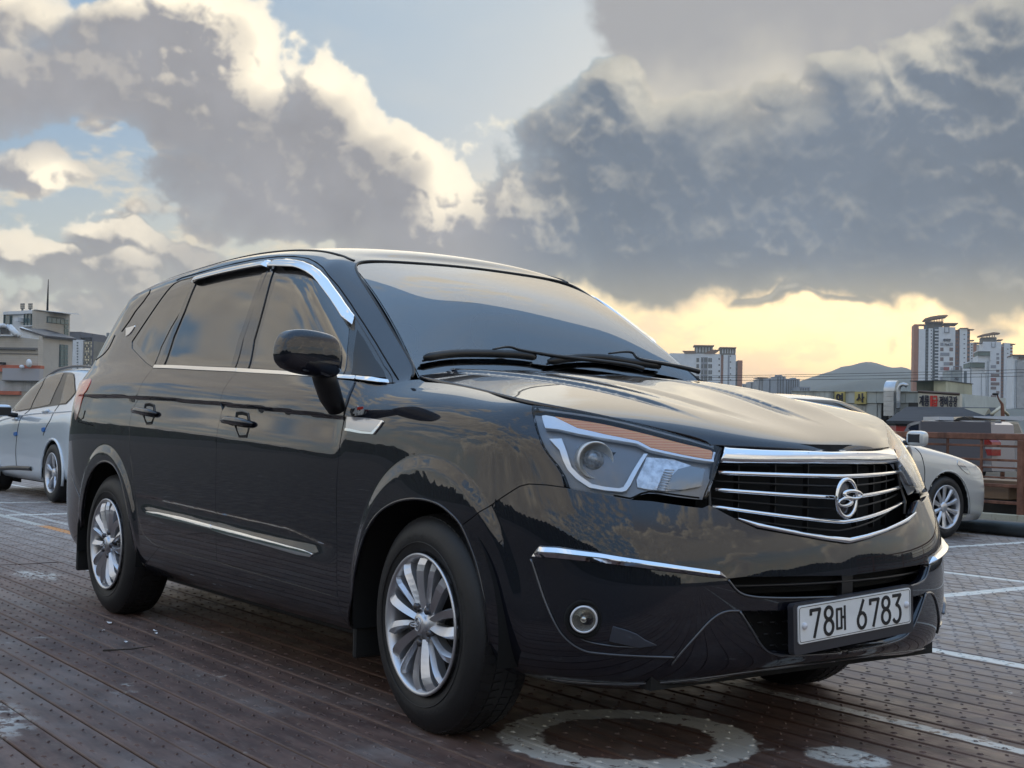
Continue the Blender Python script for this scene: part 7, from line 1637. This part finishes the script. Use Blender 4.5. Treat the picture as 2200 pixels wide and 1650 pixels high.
# ---- power lines and street lamp
for i, (y0, y1, lab) in enumerate(((809.5, 797, 'upper thin power line crossing in front of the mountain and towers'), (815.5, 805, 'lower thin power line crossing in front of the mountain and towers'), (807, 789, 'thin power line sagging just above the upper one toward the towers'))):
    A_ = CAM+ray(1300, y0+3)*95; B_ = CAM+ray(2500, y1-4)*80; t = MB(); t.tube([tuple(A_.lerp(B_, k/12)-Vector((0, 0, math.sin(math.pi*k/12)*.12))) for k in range(13)], .014, 4); tag(t.build('power_line', mat('cable', (.03, .03, .03), .7)), lab, 'power line')
LAMP = empty('street_lamp'); tag(LAMP, 'curved dark lamp head on a rusty pole rising above the silver van', 'street lamp'); lf = Face((2120, 30), (2180, 30))
t = MB(); a_ = lf.uv(2155, 905); b_ = lf.uv(2153, 868); t.tube([lf.pt(a_[0], -.4), lf.pt(*a_), lf.pt(*b_), lf.pt(*lf.uv(2146, 858)), lf.pt(*lf.uv(2142.5, 849))], [.05, .05, .035, .018, .018], 8); t.build('pole', RUST, LAMP)
t = MB(); c_ = lf.uv(2138.5, 846.5); V, F = superq(lf.pt(*c_), (.075, .05, .028), .8, Matrix.Rotation(math.atan2(lf.t.y, lf.t.x), 3, 'Z'), 10); link('lamp_head', rawmesh(V, F, True), BLACKP, LAMP)
# ---- left group of buildings
GL = concrete('left_beige', (.48, .44, .38), .15, .08, lines=.45); LW = concrete('left_white', (.66, .69, .72), .15, .06); DG = mat('teal_glass', (.03, .09, .10), .06, ior=1.9); DR = mat('dark_metal_roof', (.035, .036, .045), .5); GF = mat('glass_frame', (.04, .07, .08), .4); TL = concrete('teal_panel', (.16, .26, .26), .1)
lx = lambda X: X/4.33
ly = lambda Y: 640+Y/4.33
LB = empty('modern_building'); tag(LB, 'grey modern building with teal windows and dark lean-to roof, upper left background', 'building')
fR = Face((77, 290), (150, 300)); fL = Face((12, 296), (77, 290)); mR = Face((91, 268), (156, 275)); mL = Face((40, 272), (91, 268)); fl2 = Face((-60, 262), (84, 260))
def lp(f, nm, X0, Y0, X1, Y1, m, out=0.0, depth=3.0): return f.rect(lx(X0), ly(Y0), lx(X1), ly(Y1), out*2.2, depth*2).build(nm, m, LB)
fR.poly([(lx(333), ly(112)), (lx(650), ly(156)), (lx(645), ly(700)), (lx(333), ly(700))], 0, 1).build('beige_wall', GL, LB)
fL.poly([(lx(52), ly(130)), (lx(333), ly(110)), (lx(333), ly(700)), (lx(-40), ly(700)), (lx(52), ly(400))], 0, 1).build('white_wall', LW, LB)
lp(fL, 'parapet', 52, 124, 334, 152, LW, .3, .5); fL.poly([(lx(290), ly(104)), (lx(420), ly(118)), (lx(420), ly(124)), (lx(290), ly(112))], -3, 6).build('roof_slab', LW, LB); fR.poly([(lx(330), ly(108)), (lx(652), ly(153)), (lx(652), ly(160)), (lx(330), ly(116))], .25, .5).build('coping', mat('coping_grey', (.2, .21, .2), .6), LB)
for i in range(4): lp(fR, 'window', 440+i*40, 182+i*6.5, 476+i*40, 226+i*6.5, DG, .08, .2)
lp(fR, 'window_frame', 434, 178, 600, 240, GF, .03, .1); lp(fR, 'window', 600, 202, 634, 246, DG, .08, .2); 
for i in range(3): lp(fR, 'window', 596, 252+i*34, 632, 283+i*34, DG, .08, .2)
lp(fL, 'glazing', 232, 152, 330, 258, DG, .08, .3)
for x in (232, 262, 296, 326): lp(fL, 'mullion', x, 152, x+4, 258, GF, .15, .1)
lp(fL, 'ledge', 225, 258, 334, 268, LW, .4, .6); lp(fL, 'corner_glazing', 50, 165, 116, 245, DG, .1, .3); lp(fL, 'mullion', 48, 150, 53, 245, GF, .2, .1); lp(fL, 'mullion', 104, 165, 109, 245, GF, .2, .1); lp(fL, 'aircon_unit', 195, 190, 228, 226, LW, .8, .7)
lp(fL, 'teal_wing', -60, 145, 50, 300, TL, -3, 4)
for i, x in enumerate((117, 190)):
    o = MB(); 
    for k in range(3): f_ = fL.rect(lx(x), ly(44+k*18), lx(x+32), ly(58+k*18), -2, .3); o.V += []; off_ = len(o.V); o.V += f_.V; o.F += [tuple(a+off_ for a in ff) for ff in f_.F]; o.S += f_.S; o.M += f_.M
    c0 = fL.uv(lx(x+16), ly(95)); c1 = fL.uv(lx(x+16), ly(132)); o.tube([fL.pt(*c0, -2.1), fL.pt(*c1, -2.1)], .25, 6)
    tag(o.build('floodlight_bank', mat('flood_grey', (.12, .12, .11), .6)), ('left' if i == 0 else 'right')+' one of two floodlight banks on the grey building roof', 'floodlight', 'floodlight banks on the roof')
MST = fR; t = MB(); a_ = fR.uv(109.3, 671); b_ = fR.uv(111.5, 600); pA, pB = Vector(fR.pt(*a_, -1)), Vector(fR.pt(*b_, -1)); t.tube([tuple(pA), tuple(pA.lerp(pB, .55)), tuple(pB)], [.26, .18, .07], 6); tag(t.build('roof_mast', VOID), 'tall thin dark mast standing on the grey modern building', 'mast')
t = MB(); P_ = [mL.pt(*mL.uv(46, 704), .4), mR.pt(*mR.uv(90, 720.5), .8), mR.pt(*mR.uv(128, 724.5), .8), mR.pt(*mR.uv(158, 727.5), .8), fR.pt(*fR.uv(149, 722.5), .3), fR.pt(*fR.uv(122, 714), .3), fR.pt(*fR.uv(97, 707.5), .3)]
t.raw(P_+[(p[0], p[1], p[2]-.35) for p in P_], [tuple(range(7)), tuple(range(13, 6, -1))]+[(i, i+7, (i+1) % 7+7, (i+1) % 7) for i in range(7)]); t.build('lean_to_roof', DR, LB)
mR.poly([(91, 721.5), (156, 728), (154, 900), (90, 900)], 0, 1.0).build('beige_wall', concrete('left_beige_plain', (.50, .46, .40), .15, .06), LB); mL.poly([(40, 702), (91, 721.5), (90, 900), (40, 900)], 0, 1.0).build('white_wall', LW, LB)
lp(mR, 'window_frame', 553, 436, 632, 645, GF, .03, .1)
for i in range(6): lp(mR, 'window', 558, 441+i*34, 590, 471+i*34, DG, .08, .2); lp(mR, 'window', 594, 441+i*34, 627, 471+i*34, DG, .08, .2)
fl2.poly([(-60, 722), (0, 719), (60, 726.5), (82, 729), (82, 900), (-60, 900)], 0, 2).build('low_wall', GL, LB)
lp(fl2, 'ledge', -200, 345, 165, 356, LW, .3, .6); lp(fl2, 'ledge', -200, 462, 350, 480, mat('ledge_dark', (.12, .12, .12), .7), .3, .6); lp(fl2, 'ledge', -200, 515, 355, 520, mat('ledge_dark'), .1, .2)
for (a, b_) in (((0, 345), (0, 270)), ((0, 262), (75, 262)), ((75, 262), (185, 350)), ((100, 262), (215, 360))):
    t = MB(); t.tube([fl2.pt(*fl2.uv(lx(a[0]), ly(a[1])), .3), fl2.pt(*fl2.uv(lx(b_[0]), ly(b_[1])), 1.3)], .45, 5); t.build('canopy_rail', LW, LB)
lp(fl2, 'canopy_glass', -60, 275, 92, 340, mat('ledge_dark'), .1, .2)
ORG = mat('orange_band', (.46, .11, .05), .6, var=.12, vscale=.6)
lp(fl2, 'orange_band', -200, 626, 395, 655, ORG, .35, .4); lp(fl2, 'orange_band', -200, 655, 50, 686, ORG, .35, .4); lp(fl2, 'orange_band', -200, 866, 200, 900, ORG, .35, .4); lp(fl2, 'wall_speaker', 28, 600, 56, 622, VOID, .6, .3)
PNL = fl2.rect(lx(52), ly(658), lx(395), ly(770), 1.2, .4).build('wall_banner', mat('banner_grey', (.36, .36, .39), .5), None); tag(PNL, 'pale grey banner panel below the orange band on the left building', 'banner')
fl2.rect(lx(52), ly(768), lx(395), ly(776), 1.4, .5).build('banner_edge', mat('ledge_dark'), PNL)
for x, y, nm in ((312, 612, 'dish'), (247, 645, 'dome lamp')):
    V, F = superq(fl2.pt(*fl2.uv(lx(x), ly(y)), 1.8), (.95 if nm == 'dish' else .5, .5, .8 if nm == 'dish' else .35), .9, Matrix.Rotation(.5, 3, 'Y'), 8); tag(link('satellite_dish' if nm == 'dish' else 'wall_lamp', rawmesh(V, F, True), LW), 'pale satellite dish on the left building above the orange band' if nm == 'dish' else 'small pale dome lamp at the end of the orange band', 'dish' if nm == 'dish' else 'lamp')
lp(fl2, 'grey_base', -200, 776, 395, 866, concrete('base_grey', (.42, .43, .44), .5), .1, .3)
# towers behind the SUV roof
TB = tower('dark grey and white slab block between the beige building and the black car tail', 'building'); tb = Face((150, 600), (210, 598))
def rb(nm, X0, Y0, X1, Y1, m, out=0.0, depth=8.0, f=None, T=None): (f or tb).rect(lx(X0), ly(Y0), lx(X1), ly(Y1), out*2, depth*2).build(nm, m, T or TB)
rb('dark_core', 655, 316, 762, 1100, concrete('dark_core', (.085, .085, .105), .2), .5, 12); rb('white_wall', 708, 394, 802, 1100, LW, 1.5, 10); rb('glazed_wing', 800, 404, 892, 1100, concrete('bronze_facade', (.17, .16, .13), .2), 1.0, 10); rb('roof_band', 768, 346, 893, 372, concrete('dark_core'), 1.5, 12); rb('roof_side', 880, 360, 893, 1100, concrete('dark_core'), 1.2, 10); rb('top_gap_wall', 780, 372, 892, 404, concrete('dark_core'), 0, 8)
for i in range(16): rb('window', 745, 415+i*26, 757, 427+i*26, APD, 1.6, .3)
LITW = mat('bright_glazing', (.55, .52, .40), .05, .6)
for i in range(16):
    for x in (812, 826, 842, 868): rb('window', x, 415+i*26, x+9, 431+i*26, LITW if (i*7+x) % 3 else WIN, 1.2, .3)
TC = tower('small grey tower top peeping out beside the black car roof slope', 'building'); tcf = Face((225, 700), (240, 700)); rb('wall', 990, 325, 1030, 1100, concrete('grey_tower', (.20, .22, .24), .1), 0, 8, tcf, TC); rb('window_strip', 1004, 340, 1008, 1000, WIN, .1, .2, tcf, TC)
# ---- what stands behind the photographer (seen mirrored in the paint): wooded hill and low sheds
def wooded(name, az0, az1, D_, h0, h1, seed, m):
    rg = np.random.RandomState(seed); n = 170; V = []; F = []; az_ = np.radians(np.linspace(az0, az1, n)); base = np.interp(np.linspace(0, 1, n), np.linspace(0, 1, 9), h0+(h1-h0)*rg.rand(9))*np.sin(np.linspace(.12, math.pi-.12, n))**.5
    top = base+rg.rand(n)*1.8+np.abs(np.sin(np.arange(n)*.9))*1.0
    for i in range(n):
        c, s = math.cos(az_[i]), math.sin(az_[i])
        for r_, z in ((D_-22, -.5), (D_-12, top[i]*.45), (D_-4, top[i]*.86+rg.rand()*.8), (D_, top[i]), (D_+30, -.5)): V.append((CAM.x+c*r_, CAM.y+s*r_, z))
    F = [(i*5+j, (i+1)*5+j, (i+1)*5+j+1, i*5+j+1) for i in range(n-1) for j in range(4)]
    tag(link(name, rawmesh(V, F), m), kind='structure')
WD = mat('wooded_slope', (.022, .030, .016), .95, var=.4, vscale=.4)
wooded('wooded_hill', -125, -8, 95, 7, 17, 4, WD); wooded('far_wooded_hill', -185, -110, 170, 6, 11, 9, WD); wooded('wooded_ridge', 20, 75, 260, 6, 16, 12, WD)
# ---- the evening air
hz = MB(); hz.box((-900, 900, 99), (5400, 5400, 202))
hm = bpy.data.materials.new('evening_haze'); hm.use_nodes = True; hn = hm.node_tree; hn.nodes.clear(); pv = hn.nodes.new('ShaderNodeVolumePrincipled'); ho = hn.nodes.new('ShaderNodeOutputMaterial'); hn.links.new(pv.outputs[0], ho.inputs['Volume'])
pv.inputs['Color'].default_value = (.80, .86, .92, 1); pv.inputs['Density'].default_value = .00022; pv.inputs['Anisotropy'].default_value = .2
tag(hz.build('haze', hm), kind='stuff')
